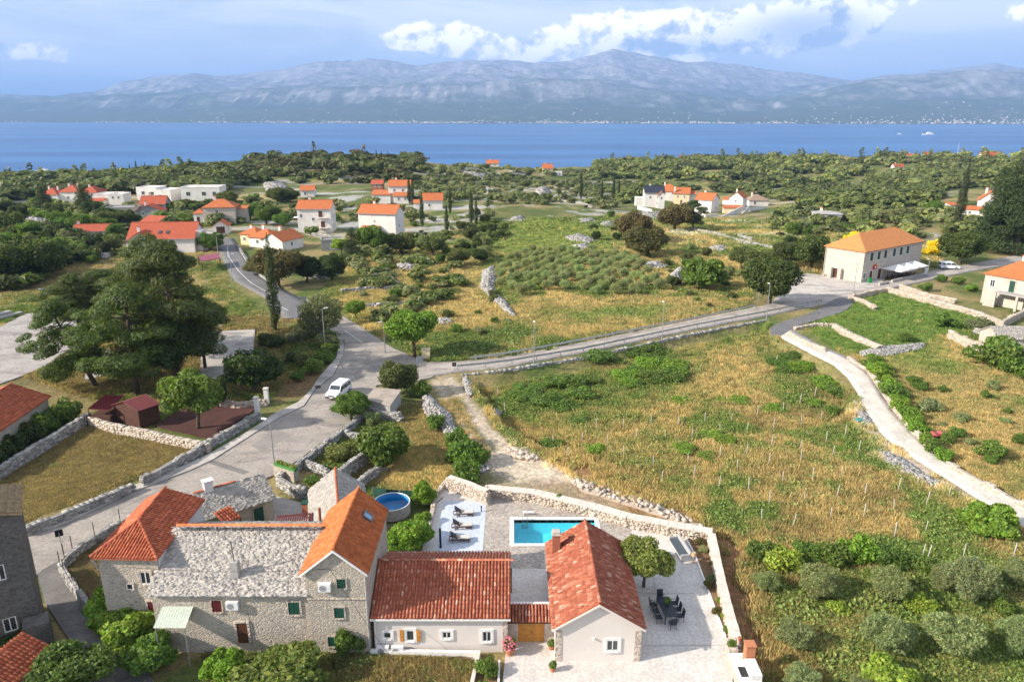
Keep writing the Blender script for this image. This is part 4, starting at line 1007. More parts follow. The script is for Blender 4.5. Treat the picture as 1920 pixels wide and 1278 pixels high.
def darkhouse():
    A = W(82.5,1191.5,0); d = V3(-.85,-.527,0); n = V3(.527,-.85,0); c = A; bk = -n
    L = 9.0; D = 4.0; e = 10.1; rg = 11.4
    P = [c, c+d*L, c+d*L+bk*D, c+bk*D]
    b = empty('dark_stone_house', tuple(A), 0, 'tall dark shaded stone house cut off by the left edge', 'house')
    m1 = (P[0]+P[1])/2; m2 = (P[2]+P[3])/2; up = V3(0,0,1)
    V = [tuple(p-up) for p in P]+[tuple(p+up*e) for p in P]+[tuple(m1+up*rg), tuple(m2+up*rg)]
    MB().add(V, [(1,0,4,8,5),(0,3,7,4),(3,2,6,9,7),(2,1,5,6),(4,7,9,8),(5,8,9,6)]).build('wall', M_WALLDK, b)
    o = .3; rf = MB()
    def pt(p, z, a=0, f=0): return tuple(p+d*a+n*f+up*z)
    slope_slab(rf, [pt(P[0],e-.05,-o,o),pt(P[3],e-.05,-o,-o),pt(m2,rg+.05,0,-o),pt(m1,rg+.05,0,o)], .16); slope_slab(rf, [pt(P[1],e-.05,o,o),pt(m1,rg+.05,0,o),pt(m2,rg+.05,0,-o),pt(P[2],e-.05,o,-o)], .16)
    roof = rf.build('roof', pmat('lichen_tile', (.36,.27,.15), (.25,.17,.10), 3, .9, .5), b)
    lay(roof, 'tile', tile_rows(pt(P[0],e,-o,o), tuple(bk), tuple((m1-P[0])+d*o+up*(rg-e)), D+2*o, math.hypot(L/2+o, rg-e), .27, .45, rngT), 0, [barrel_mesh('old_tile', seg=4, mat=MATS['lichen_tile'])]*3, 'tile_field')
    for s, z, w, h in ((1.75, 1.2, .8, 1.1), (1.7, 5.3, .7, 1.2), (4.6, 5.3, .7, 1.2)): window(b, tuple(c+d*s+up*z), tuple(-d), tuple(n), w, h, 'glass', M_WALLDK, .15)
    # low lean-to wall at the foot
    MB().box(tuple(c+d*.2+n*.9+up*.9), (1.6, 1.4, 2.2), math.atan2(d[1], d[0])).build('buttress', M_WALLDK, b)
darkhouse()
def barn():
    A, B = W(383,973,2.3), W(516,932,2.3); u = (B-A)/np.linalg.norm(B-A); A = A-u*1.0; back = V3(-u[1], u[0], 0); L = np.linalg.norm(B-A); D = 4.3; up = V3(0,0,1)
    b = empty('stone_barn', (*((A+B)/2)[:2], 0), 0, 'low stone barn with rough grey slab roof and green door beside the road', 'barn')
    a0 = V3(A[0],A[1],0)+back*.2; P = [a0, a0+u*(L-.2), a0+u*(L-.2)+back*D, a0+back*D]; e, rg = 2.25, 3.72
    m1 = (P[0]+P[3])/2; m2 = (P[1]+P[2])/2
    MB().add([tuple(p-up*.5) for p in P]+[tuple(p+up*e) for p in P]+[tuple(m1+up*rg),tuple(m2+up*rg)], [(0,1,5,4),(1,2,6,9,5),(2,3,7,6),(3,0,4,8,7),(4,5,9,8),(8,9,6,7)]).build('wall', M_WALLST, b)
    rf = MB(); o0 = V3(A[0],A[1],2.2); rdg = m1-u*.1; R0 = V3(rdg[0],rdg[1],rg+.05)
    bo = a0+back*(D+.2)
    slope_slab(rf, [tuple(o0),tuple(o0+u*L),tuple(R0+u*L),tuple(R0)], .15); slope_slab(rf, [tuple(V3(*bo[:2],2.2)),tuple(R0),tuple(R0+u*L),tuple(V3(*(bo+u*L)[:2],2.2))], .15)
    roof = rf.build('roof', M_SLAB, b)
    lay(roof, 'roof_slab', slab_rows(tuple(o0), tuple(u), tuple(R0-o0), L, np.linalg.norm(R0-o0), rngS, .20, .115), 300, SLABS, 'slab_field')
    q = V3(*(bo+u*L)[:2], 2.2)
    lay(roof, 'roof_slab', slab_rows(tuple(q), tuple(-u), tuple(R0+u*L-q), L, np.linalg.norm(R0-o0), rngS, .3, .2), 0, SLABS, 'slab_field')
    ridge_tiles(roof, tuple(R0+u*1.0+up*.05), tuple(R0+u*(L*.62)+up*.05), TILER[0])
    MB().box(tuple(m1+u*2.2+up*4.15), (.75,.55,1.0), math.atan2(u[1],u[0])).build('chimney', M_WHITE, roof)
    MB().box(tuple(m1+u*2.2+up*4.70), (.95,.75,.10), math.atan2(u[1],u[0])).build('chimney_cap', M_TRIM, roof)
    door(b, tuple(P[0]+u*(L-1.6)), tuple(u), tuple(-back), .9, 1.75, M_GREENSH, M_WALLST, .1, 2)
    window(b, tuple(P[0]+u*(L-4.0)+up*.9), tuple(u), tuple(-back), .6, .6, 'green', M_WALLST, .08)
barn()
def shed():
    far, near = W(628.5,879.6,4.1), W(633,937,4.1); up = V3(0,0,1)
    d = (far-near)/np.linalg.norm(far-near); r = V3(d[1],-d[0],0); near = near-d*1.5; L = np.linalg.norm(far-near)
    b = empty('stone_shed', (near[0], near[1], 0), 0, 'steep gabled stone shed with slab roof behind the tall orange roofed house', 'shed')
    e, rg, hw = 2.3, 4.1, 2.35; zx = lambda p, z: V3(p[0], p[1], z)
    P = [near-r*hw, near+r*hw, far+r*hw, far-r*hw]
    MB().add([tuple(zx(p,-.5)) for p in P]+[tuple(zx(p,e)) for p in P]+[tuple(zx(near,rg-.05)),tuple(zx(far,rg-.05))], [(0,1,5,8,4),(1,2,6,5),(2,3,7,9,6),(3,0,4,7),(4,8,9,7),(8,5,6,9)]).build('wall', M_WALLST, b)
    rf = MB(); o = .15
    Lf, Ln, Rf, Rn = zx(P[3]-r*o+d*o,e-.1), zx(P[0]-r*o-d*o,e-.1), zx(P[2]+r*o+d*o,e-.1), zx(P[1]+r*o-d*o,e-.1); tn, tf = zx(near-d*o,rg), zx(far+d*o,rg)
    slope_slab(rf, [tuple(Lf),tuple(Ln),tuple(tn),tuple(tf)], .14); slope_slab(rf, [tuple(Rn),tuple(Rf),tuple(tf),tuple(tn)], .14); roof = rf.build('roof', M_SLAB, b)
    sl = np.linalg.norm(tn-Ln); LL = L+2*o
    lay(roof, 'roof_slab', slab_rows(tuple(Lf), tuple(-d), tuple(tf-Lf), LL, sl, rngS, .20, .115), 180, SLABS, 'slab_field')
    lay(roof, 'roof_slab', slab_rows(tuple(Rn), tuple(d), tuple(tn-Rn), LL, sl, rngS, .20, .115), 60, SLABS, 'slab_field')
    ridge_tiles(roof, tuple(tn+up*.06), tuple(tf+up*.06), TILER[0], .45)
    q = near-r*1.55; MB().tube([(q[0],q[1],2.8),(q[0],q[1],4.4)], .12, 10).build('chimney_pipe', M_BRICK, roof)
shed()
def tilehut():
    # fragment of tile roof in the lower left corner
    A, B = W(20,1290,2.0), W(108,1215,2.0); u = (B-A)/np.linalg.norm(B-A); lo = A-u*2; L = np.linalg.norm(B-A)+2; k = V3(-u[1],u[0],0); up = V3(0,0,1)
    b = empty('tile_roof_shed', (lo[0],lo[1],0), 0, 'low shed with red tile roof in the lower left corner', 'shed')
    hi = lo+k*2.6+up*.9
    MB().prism([tuple(p[:2]) for p in (lo+k*.2,lo+u*L+k*.2,lo+u*L+k*2.5,lo+k*2.5)], -.5, 1.9).build('wall', M_WALLST, b)
    rf = MB(); slope_slab(rf, [tuple(lo),tuple(lo+u*L),tuple(hi+u*L),tuple(hi)]); roof = rf.build('roof', M_TILER, b)
    lay(roof, 'tile', tile_rows(tuple(lo), tuple(u), tuple(hi-lo), L, np.linalg.norm(hi-lo), .26, .40, rngT), 300, TILER, 'tile_field')
tilehut()
# ---------------------------------------------------------------- dry stone walls and rubble
M_DRY = pieceMat('dry_stone', [(0.0, (.20,.19,.175)), (.4, (.30,.285,.265)), (.8, (.38,.36,.335)), (1.0, (.48,.455,.42))], noise=3.0, bump=.6, bscale=10)
M_WARM = pieceMat('warm_stone', [(0.0, (.42,.345,.275)), (.5, (.49,.41,.335)), (1.0, (.56,.48,.40))], noise=3.0, bump=.6, bscale=10)
M_CORE = pmat('wall_core', (.30,.28,.26), (.22,.205,.19), 2, .95, .5)
M_COREW = pmat('warm_wall_core', (.48,.40,.32), (.40,.33,.26), 2, .95, .5)
CUBE = np.array([(-1,-1,-1),(1,-1,-1),(1,1,-1),(-1,1,-1),(-1,-1,1),(1,-1,1),(1,1,1),(-1,1,1)], float)*.5
CF = np.array([(0,3,2,1),(4,5,6,7),(0,1,5,4),(1,2,6,5),(2,3,7,6),(3,0,4,7)])
def stones_mesh(name, C, S, A, mat, rng, jit=.10):
    """many jittered blocks in one mesh. C centres, S sizes, A yaw"""
    n = len(C); V = CUBE[None]+rng.uniform(-jit, jit, (n, 8, 3)); V = V*S[:, None, :]
    ca, sa = np.cos(A)[:, None], np.sin(A)[:, None]
    x = V[:, :, 0]*ca-V[:, :, 1]*sa; y = V[:, :, 0]*sa+V[:, :, 1]*ca
    V = np.stack([x, y, V[:, :, 2]], -1)+C[:, None, :]
    F = (CF[None]+np.arange(n)[:, None, None]*8).reshape(-1, 4)
    return npmesh(name, V.reshape(-1, 3), F, mat)
WALLN = [0]
def stonewall(pts, h, th, label, warm=False, cell=(.42,.24), cap=False, name='stone_wall', cat='wall', base=-.35, rough=.06, z0abs=None):
    """pts: centre line in world metres"""
    WALLN[0] += 1; rng = np.random.default_rng(100+WALLN[0]); C = []; S = []; A = []; core = MB()
    P = [np.array(p[:2], float) for p in pts]; tot = 0
    for a, b in zip(P[:-1], P[1:]):
        L = np.linalg.norm(b-a); 
        if L < .05: continue
        d = (b-a)/L; n = np.array((-d[1], d[0])); yaw = math.atan2(d[1], d[0])
        k = max(1, int(L/3)); 
        for i in range(k):
            q0, q1 = a+d*L*i/k, a+d*L*(i+1)/k; m = (q0+q1)/2; z = gz(*m) if z0abs is None else z0abs
            core.box((m[0], m[1], z+(h-.12+base)/2), (L/k+.01, th*.80, h-.12-base), yaw)
        z0 = base
        while z0 < h-.02:
            ch = cell[1]*rng.uniform(.8, 1.25); s = rng.uniform(-.3, 0)
            while s < L:
                w = cell[0]*rng.uniform(.6, 1.5); c = a+d*(s+w/2); hh = gz(*c) if L > 12 else None
                z = (gz(*((a+b)/2)) if hh is None else hh) if z0abs is None else z0abs
                top = z0+ch*rng.uniform(.75, 1.15)
                if top > h+rough*(vnoise(np.array([(tot+s)/1.3]), np.array([z0]), 9)[0]-.4)*2.5: s += w; continue
                for sd in (-1, 1):
                    tw = th*.5*rng.uniform(.9, 1.12); q = c+n*sd*tw*.5
                    C.append((q[0], q[1], z+(z0+top)/2)); S.append((w*1.02, tw, top-z0+.02)); A.append(yaw+rng.uniform(-.06, .06))
                s += w
            z0 += ch
        tot += L
    o = core.build(name, M_COREW if warm else M_CORE); tag(o, label, cat)
    link('stones', stones_mesh('stones', np.array(C), np.array(S), np.array(A), M_WARM if warm else M_DRY, rng), o, 'stuff')
    if cap:
        c = MB(); rr = random.Random(WALLN[0])
        for a, b in zip(P[:-1], P[1:]):
            L = np.linalg.norm(b-a); d = (b-a)/L; k = max(1, int(L/.7))
            for i in range(k):
                m = a+d*L*(i+.5)/k; MB().box((m[0], m[1], gz(*m)+h+.03+rr.uniform(0,.015)), (L/k-.02, th+.06+rr.uniform(0,.05), .10), math.atan2(d[1], d[0])).build('coping_stone', MATS['coping'], o)
    return o
pmat('coping', (.66,.59,.51), (.56,.49,.42), 1.5, .9, .3)
def top(h, *px): return [W(u, v, h) for u, v in px]
# the villa's enclosure
stonewall(top(1.5,(842,893),(878,905),(914,920)), 1.5, .45, 'high pale stone wall closing the deck end of the villa yard', True, (.30,.18), True)
stonewall(top(.55,(838,897),(818,922),(800,1000)), .55, .40, 'low pale wall along the left side of the sun deck', True, (.40,.22))
stonewall(top(1.0,(914,913),(1003,922),(1116,949),(1177,967),(1300,990),(1336,996)), 1.0, .85, 'long pale stone wall behind the pool, below the gravel track', True, (.30,.18), True)
stonewall(top(1.0,(1334,1000),(1349,1074),(1363,1132),(1381,1196)), 1.0, .60, 'pale stone wall with broad coping right of the dining terrace', True, (.30,.18), True)
MBc = MB
pl = [(1352,1050),(1372,1120),(1392,1200)]
# planter kerbs and beds
slab('flower_bed', [(1283,1004),(1326,1012),(1378,1195),(1360,1195),(1303,1042)], pmat('bed_soil', (.16,.09,.05), (.22,.14,.07), 1.2, .95, .6), .16)
slab('flower_bed', [(1163,974),(1178,972),(1330,1000),(1326,1012),(1283,1004),(1200,985)], MATS['bed_soil'], .15)
for a, b in (((1163,975),(1200,986)),((1283,1005),(1303,1043)),((1303,1043),(1360,1196))):
    A, B = W(*a), W(*b); d = B-A; tag(MB().box(tuple((A+B)/2+np.array((0,0,.08))), (np.linalg.norm(d), .12, .26), math.atan2(d[1], d[0])).build('bed_kerb', M_TRIM), kind='structure')
# front garden retaining walls
def plainwall(px, h, th, label, z=0.0, mat=None):
    P = [W(u, v, h) for u, v in px]; w = MB()
    for a, b in zip(P[:-1], P[1:]):
        d = b-a; L = np.linalg.norm(d[:2]); m = (a+b)/2; w.box((m[0], m[1], h/2-.3), (L+th*.98, th, h+.6), math.atan2(d[1], d[0]))
    return tag(w.build('garden_wall', mat or M_TRIM), label, 'wall')
plainwall([(698,1217),(897,1221)], .35, .25, 'low white wall in front of the long grey house')
plainwall([(897,1223),(880,1300)], .45, .25, 'low white wall running towards the viewer by the flower bed', mat=MATS['coping'])
slab('flower_bed', [(900,1240),(934,1240),(930,1300),(888,1300)], MATS['bed_soil'], .12)
plainwall([(936,1238),(934,1300)], .22, .14, 'thin white kerb between flower bed and entrance paving')
# lot and road walls on the left
stonewall(top(.95,(48,986),(120,958),(245,906)), .95, .55, 'dry stone wall by the road, below the mown lot', False, (.40,.20))
stonewall(top(1.0,(268,893),(370,837),(484,770)), 1.0, .55, 'dry stone wall along the sidewalk from lot to play yard', False, (.40,.20))
stonewall(top(1.1,(168,780),(213,794),(300,811),(388,829)), 1.1, .55, 'sunlit stone wall between mown lot and red roofed sheds', True, (.42,.22))
stonewall(top(1.3,(165,772),(80,824),(-40,895)), 1.3, .55, 'stone wall with hedge behind on the lot left side', False, (.40,.20))
stonewall(top(.9,(497,748),(440,752),(398,747)), .9, .35, 'pale low wall with railing at the back of the play yard', True)
stonewall(top(1.0,(682,772),(639,805),(570,857),(526,886)), 1.0, .50, 'dry stone wall along the road edge by the fig tree', False, (.40,.20))
stonewall(top(.9,(570,861),(612,876)), .9, .45, 'short stone cross wall by the lamp post', False)
stonewall(top(.9,(646,806),(682,812)), .9, .45, 'short stone cross wall left of the fig tree', False)
stonewall(top(1.6,(630,884),(656,862),(684,845)), 1.6, .5, 'high dry stone wall climbing from the shed to the fig tree', False, (.36,.20))
stonewall(top(1.0,(668,903),(690,884),(722,863)), 1.0, .5, 'stone wall beside the straw covered garden', False, (.36,.20))
stonewall(top(1.0,(690,765),(722,772),(750,776)), 1.2, .5, 'ruined stone wall below the flat concrete roof', False, (.36,.20), rough=.5)
stonewall(top(1.1,(112,1052),(128,1078),(160,1120),(205,1180)), 1.1, .35, 'low alley wall with fence posts by the hip roofed house', False)
stonewall(top(.7,(118,1046),(150,1018),(190,992),(250,962)), .7, .45, 'curved stone wall beside the road near the hip roofed house', False)
stonewall(top(1.2,(520,890),(545,905),(570,912)), 1.2, .4, 'stone wall of the small courtyard beside the barn', False)
# embankment of the branch road
stonewall([W(u,v) for u, v in [(864,702),(944,692.5),(1096,667.5),(1300,623.5),(1440,596.8)]], .02, .5, 'grey embankment wall carrying the road above the field', False, (.55,.28), base=-1.35, z0abs=0.0)
EXCL.append(pxpoly([(860,697),(944,690),(1096,664),(1300,620),(1440,594),(1446,604),(1300,632),(1096,678),(944,706),(866,716)]))
# walls of the right hand gardens
stonewall(top(.9,(1594,553),(1620,560),(1640,572)), .9, .6, 'curved pale wall at the lane bend by the green garden', True)
stonewall(top(1.0,(1600,551),(1634,543),(1668,538)), .9, .5, 'pale wall between forecourt and green garden', True)
stonewall(top(1.1,(1668,538),(1750,560),(1842,585)), 1.1, .9, 'long thick stone wall behind the green garden', True)
stonewall(top(1.0,(1690,532),(1740,549),(1790,558)), 1.0, .6, 'second stone wall along the small orchard', True)
stonewall(top(1.0,(1565,606),(1600,625),(1648,645)), 1.0, .8, 'stone wall crossing the green garden', True)
stonewall(top(.5,(1490,612),(1530,605),(1565,606)), .5, .6, 'low stone wall by the gravel bend', True)
stonewall(top(.6,(1482,622),(1515,640),(1547,651)), .6, .6, 'low stone edging along the white lane', True)
stonewall(top(.5,(1592,668),(1628,690),(1650,720),(1680,765),(1710,800),(1750,838)), .5, .5, 'crumbling stone edging beside the white lane', True, rough=.4)
stonewall(top(.5,(1780,866),(1850,905),(1930,948)), .5, .5, 'low stone edging at the near end of the white lane', True, rough=.4)
stonewall(top(1.4,(1782,618),(1810,632),(1852,652)), 1.4, .6, 'ruined high stone wall right of the green garden', True, rough=.6)
stonewall(top(1.2,(1840,585),(1880,600),(1930,575)), 1.2, .6, 'grey stone wall below the right hand house', True)
stonewall(top(1.2,(1830,612),(1870,625),(1900,618)), 1.1, .5, 'short grey stone wall by the slab roofed hut', False)
# mid distance field walls
MIDW = [([(700,520),(720,512),(745,535),(757,541)],.8,'stone wall corner below the dark oaks'),([(640,549),(700,543),(757,540)],.8,'stone wall at the near side of the walled plot'),
 ([(675,577),(740,574),(795,570)],.8,'low stone wall behind the bright green tree'),([(575,520),(600,522),(640,516)],.8,'shaded stone wall under the oaks'),
 ([(1296,432),(1340,441),(1400,458),(1490,478)],1.0,'long field wall running towards the bar'),([(1385,447),(1408,452)],1.2,'short white field wall segment'),
 ([(575,440),(620,447),(638,456)],1.0,'stone wall below the white balcony house'),([(1040,372),(1070,380),(1110,390)],.9,'far wall climbing from the white hillside houses'),
 ([(445,462),(462,488),(485,515),(520,540)],.7,'pale wall along the right side of the upper road'),([(1752,444),(1840,452),(1915,458)],.8,'stone wall by the far right lane')]
for px, h, lab in MIDW: stonewall([G(u,v) for u, v in px], h, .6, lab, False, (.7,.35))
# rubble mounds
def rubble(outline, h, label, cell=.35, warm=False, name='rubble_mound', z0=0.0):
    WALLN[0] += 1; rng = np.random.default_rng(300+WALLN[0])
    P = [G(u, v)[:2] for u, v in outline]; xs = [p[0] for p in P]; ys = [p[1] for p in P]
    area = abs(sum(P[i][0]*P[(i+1) % len(P)][1]-P[(i+1) % len(P)][0]*P[i][1] for i in range(len(P))))/2
    cell *= .62; h *= .6; n = int(min(2600, area/(cell*cell)*(.45 if 'band' in label else 1.2)))
    X = rng.uniform(min(xs), max(xs), n*8); Y = rng.uniform(min(ys), max(ys), n*8); m = inpoly(X, Y, P); X, Y = X[m][:n], Y[m][:n]
    if len(X) < 5: return
    dd = polydist(X, Y, P, True); mx = max(dd.max(), .3); top_ = h*np.sqrt(np.clip(dd/mx, 0, 1))
    Z = Hh(X, Y)+top_*rng.uniform(.75, 1.0, len(X)); s = cell*rng.uniform(.6, 1.5, (len(X), 1))
    S = np.c_[s*1.2, s, s*.8]
    # low body under the stones
    V = [(p[0], p[1], gz(*p)-.4) for p in P]+[(p[0], p[1], gz(*p)+.12*h) for p in P]; k = len(P)
    F = [tuple(range(k, 2*k))]+[(i, (i+1) % k, k+(i+1) % k, k+i) for i in range(k)]
    mb = MB().add(V, F); o = tag(mb.build(name, M_COREW if warm else M_CORE), label, 'rubble')
    link('stones', stones_mesh('stones', np.c_[X, Y, Z], S, rng.uniform(0, 6.28, len(X)), M_WARM if warm else M_DRY, rng, .22), o, 'stuff')
RUB = [([(792,745),(806,742),(822,760),(846,780),(856,812),(840,815),(815,800),(795,770)],1.0,'broad rubble mound left of the dirt track',.32),
 ([(905,512),(925,500),(932,520),(925,545),(950,570),(968,595),(955,592),(925,565),(900,540)],1.6,'long pale rubble ridge between the dry fields',.5),
 ([(1612,660),(1660,650),(1735,645),(1728,655),(1660,668),(1615,668)],.8,'long grey rubble bank below the green garden',.35),
 ([(918,768),(935,765),(942,775),(925,782)],.5,'small rubble heap in the dry field near the track',.3),
 ([(868,708),(880,715),(888,740),(880,745),(868,725)],.5,'grey rubble strip right of the dirt track',.3),
 ([(955,845),(985,840),(1010,858),(1000,865),(965,858)],.35,'white boulder pile at the foot of the dirt track',.5),
 ([(880,868),(905,862),(918,880),(900,888),(882,882)],.4,'rubble heap behind the deck end wall',.3),
 ([(1060,890),(1120,910),(1230,945),(1320,985),(1290,985),(1180,948),(1090,918)],.35,'band of reddish rubble outside the yard wall',.42),
 ([(1640,840),(1690,860),(1780,920),(1730,905),(1670,878)],.35,'pale rubble at the field edge by the white lane',.3),
 ([(1600,745),(1620,770),(1640,800),(1620,800),(1605,775)],.3,'rubble with scraps at the lane shoulder',.3),
 ([(35,415),(60,411),(100,418),(85,433),(45,435)],3.0,'big pale rock mound among bushes on the far left',.9),
 ([(55,466),(100,463),(130,465),(125,473),(60,474)],1.2,'rock bank left of the big red roof',.7),
 ([(170,470),(200,468),(212,478),(200,485),(172,484)],1.4,'rock mound in front of the big red roof',.7),
 ([(495,345),(530,343),(540,353),(500,358)],2.5,'grey rock mound at the far meadow',1.0),
 ([(1060,446),(1085,440),(1120,450),(1105,456),(1070,452)],1.2,'flat rock outcrop at the green meadow',.7),
 ([(1068,464),(1100,458),(1107,468),(1080,472)],1.2,'rock mound above the olive grove',.7),
 ([(1205,495),(1230,492),(1262,496),(1240,505),(1212,505)],1.2,'rock outcrop right of the olive grove',.6),
 ([(1253,520),(1275,503),(1283,508),(1270,535),(1258,535)],1.6,'steep rock outcrop beside the bushy tree',.6),
 ([(1330,466),(1350,461),(1368,465),(1350,472)],1.0,'flat rock on the dry slope below the field wall',.6),
 ([(1125,418),(1152,416),(1152,424),(1128,426)],1.2,'rock outcrop left of the brown oaks',.6),
 ([(1085,412),(1112,410),(1115,419),(1090,420)],1.0,'pale rock at the meadow top',.6),
 ([(958,410),(980,406),(982,416),(962,417)],1.4,'rock mound at the far meadow corner',.6),
 ([(745,497),(765,493),(782,500),(770,507),(750,506)],1.2,'rock mound on the dry slope',.6),
 ([(815,600),(840,597),(850,605),(825,610)],.8,'rocks in the dry grass by the bright tree',.5),
 ([(862,318),(890,316),(925,330),(905,336),(870,328)],2.0,'pale rock slope below the hilltop house',1.2),
 ([(955,322),(990,326),(985,331),(958,329)],2.0,'pale terraced rock on the far hillside',1.2),
 ([(912,357),(935,356),(940,372),(920,370)],2.0,'rock slab on the far hillside',1.0),
 ([(1005,357),(1025,353),(1030,365),(1010,368)],2.0,'grey rock on the slope left of the white houses',1.0),
 ([(1185,400),(1240,398),(1245,410),(1205,414)],1.2,'rock terrace below the white houses',.7)]
for pts, h, lab, cell in RUB: rubble(pts, h, lab, cell, warm=('reddish' in lab or 'boulder' in lab or 'scattered' in lab))
# ---------------------------------------------------------------- houses of the village
M_ROOFO = pmat('orange_roof', (.47,.145,.048), (.40,.118,.042), 1.2, .85, .8, 5)
M_ROOFR = pmat('red_roof', (.41,.095,.046), (.35,.08,.04), 1.2, .85, .8, 5)
M_ROOFP = pmat('pale_orange_roof', (.58,.245,.080), (.49,.18,.06), 2.5, .85, .8, 6)
M_ROOFB = pmat('brown_roof', (.30,.21,.15), (.25,.17,.12), 1.2, .85, .6, 5)
M_CREAM = pmat('cream_plaster', (.74,.60,.38), (.70,.56,.35), .8, .9, .1)
M_CONGR = pmat('raw_concrete', (.38,.365,.345), (.31,.30,.285), .6, .9, .2)
M_FARST = stonemat('pale_ashlar', (.58,.505,.43), (.48,.415,.35), (.55,.48,.41), (1.6,1.6,2.6), dark=(.40,.36,.33))
def body(parent, x, y, z, w, d, h, roof, rise, wm, rm, ov=.35, rz=0.0, wins=(), chim=(), name='wall'):
    """box with roof, in local metres: x, y = front left corner"""
    m = MB(); x1, y1 = x+w, y+d; t = z+h
    V = [(x,y,z-2.5),(x1,y,z-2.5),(x1,y1,z-2.5),(x,y1,z-2.5),(x,y,t),(x1,y,t),(x1,y1,t),(x,y1,t)]; F = [(0,1,5,4),(1,2,6,5),(2,3,7,6),(3,0,4,7),(4,5,6,7)]
    rf = MB(); sl = .0
    if roof == 'gx':
        ym = (y+y1)/2; V += [(x,ym,t+rise-.06),(x1,ym,t+rise-.06)]; F = F[:4]+[(1,5,9,6,2)][:0]+[(4,7,8),(5,9,6)]
        k = rise/(d/2)*ov
        slope_slab(rf, [(x-ov,y-ov,t-k),(x1+ov,y-ov,t-k),(x1+ov,ym,t+rise),(x-ov,ym,t+rise)], .14); slope_slab(rf, [(x1+ov,y1+ov,t-k),(x-ov,y1+ov,t-k),(x-ov,ym,t+rise),(x1+ov,ym,t+rise)], .14)
    elif roof == 'gy':
        xm = (x+x1)/2; V += [(xm,y,t+rise-.06),(xm,y1,t+rise-.06)]; F = F[:4]+[(4,5,8),(6,7,9)]
        k = rise/(w/2)*ov
        slope_slab(rf, [(x-ov,y1+ov,t-k),(x-ov,y-ov,t-k),(xm,y-ov,t+rise),(xm,y1+ov,t+rise)], .14); slope_slab(rf, [(x1+ov,y-ov,t-k),(x1+ov,y1+ov,t-k),(xm,y1+ov,t+rise),(xm,y-ov,t+rise)], .14)
    elif roof == 'hip':
        r = min(w, d)/2; k = rise/r*ov; a, b, c, e = (x-ov,y-ov,t-k), (x1+ov,y-ov,t-k), (x1+ov,y1+ov,t-k), (x-ov,y1+ov,t-k)
        if w >= d: p, q = (x+r,(y+y1)/2,t+rise), (x1-r+.01,(y+y1)/2,t+rise); slope_slab(rf, [a,b,q,p], .14); slope_slab(rf, [c,e,p,q], .14); slope_slab(rf, [b,c,q], .14); slope_slab(rf, [e,a,p], .14)
        else: p, q = ((x+x1)/2,y+r,t+rise), ((x+x1)/2,y1-r+.01,t+rise); slope_slab(rf, [b,c,q,p], .14); slope_slab(rf, [e,a,p,q], .14); slope_slab(rf, [a,b,p], .14); slope_slab(rf, [c,e,q], .14)
    elif roof == 'shed': slope_slab(rf, [(x-ov,y-ov,t),(x1+ov,y-ov,t),(x1+ov,y1+ov,t+rise),(x-ov,y1+ov,t+rise)], .14)
    elif roof == 'flat':
        e = .25; rf.bx(x-.05,x1+.05,y-.05,y-.05+e,t,t+.4).bx(x-.05,x1+.05,y1+.05-e,y1+.05,t,t+.4).bx(x-.05,x-.05+e,y-.05+e,y1+.05-e,t,t+.4).bx(x1+.05-e,x1+.05,y-.05+e,y1+.05-e,t,t+.4)
    if not wins and h > 2.4 and w > 5: wins = [('F', w*.3, h-1.7, .9, 1.1, 'glass'), ('F', w*.68, h-1.7, .9, 1.1, 'glass')]
    if h > 2.8 and d > 5 and not any(q[0] == 'L' for q in wins): wins = list(wins)+[('L', d*.3, h-1.7, .8, 1.1, 'glass'), ('L', d*.7, h-1.7, .8, 1.1, 'glass')]
    if chim is not None and not chim and roof in ('gx', 'gy', 'hip') and w > 6: chim = [(x+w*.3, y+d*.62, rise*.5+.9)]
    m.add(V, F); wo = m.build(name, wm, parent); ro = rf.build('roof' if roof != 'flat' else 'parapet', rm, parent) if rf.v else None
    for side, s, zz, ww, hh, kind in wins:
        p, u, n = {'F': ((x+s,y,z+zz),(1,0,0),(0,-1,0)), 'R': ((x1,y+s,z+zz),(0,1,0),(1,0,0)), 'L': ((x,y1-s,z+zz),(0,-1,0),(-1,0,0))}[side]
        if kind == 'door': door(parent, p, u, n, ww, hh, M_DKWOOD, M_TRIM, .12, 1)
        elif kind == 'gdoor': door(parent, p, u, n, ww, hh, M_GREENSH, M_WARMST, .14, 2)
        else: window(parent, p, u, n, ww, hh, kind, M_TRIM, .1, None, .05)
    if roof == 'gx' and ro is not None:
        MB().tube([(x-ov,(y+y1)/2,t+rise+.02),(x1+ov,(y+y1)/2,t+rise+.02)], .11, 6).build('ridge_cap', rm, ro); MB().bx(x-ov,x1+ov,y-ov-.12,y-ov,t-rise/(d/2)*ov-.12,t-rise/(d/2)*ov).build('gutter', M_STEEL, ro)
    for cx, cyy, ch in (chim or ()):
        hb = t+(rise*.5 if roof != 'flat' else 0)
        c = MB().bx(cx-.35, cx+.35, cyy-.35, cyy+.35, hb-.6, hb+ch).build('chimney', M_WHITE, ro or wo); MB().bx(cx-.45, cx+.45, cyy-.45, cyy+.45, hb+ch, hb+ch+.15).build('chimney_cap', M_ROOFO, ro or wo)
    return ro
def hroot(u, v, yaw, label, cat='house', name='village_house', dz=0.0):
    b = empty(name, (0,0,0), 0, label, cat); p = G(u, v)
    b['_at'] = (float(p[0]), float(p[1]), float(p[2])+dz, yaw); return b
def settle(b):
    x, y, z, a = b['_at']; b.location = (x, y, z); b.rotation_euler = (0, 0, a); del b['_at']
def grid(side, n, s0, ds, zs, w=.8, h=1.1, kind='glass'): return [(side, s0+i*ds, z, w, h, kind) for z in zs for i in range(n)]
W2 = [1.0, 3.9]
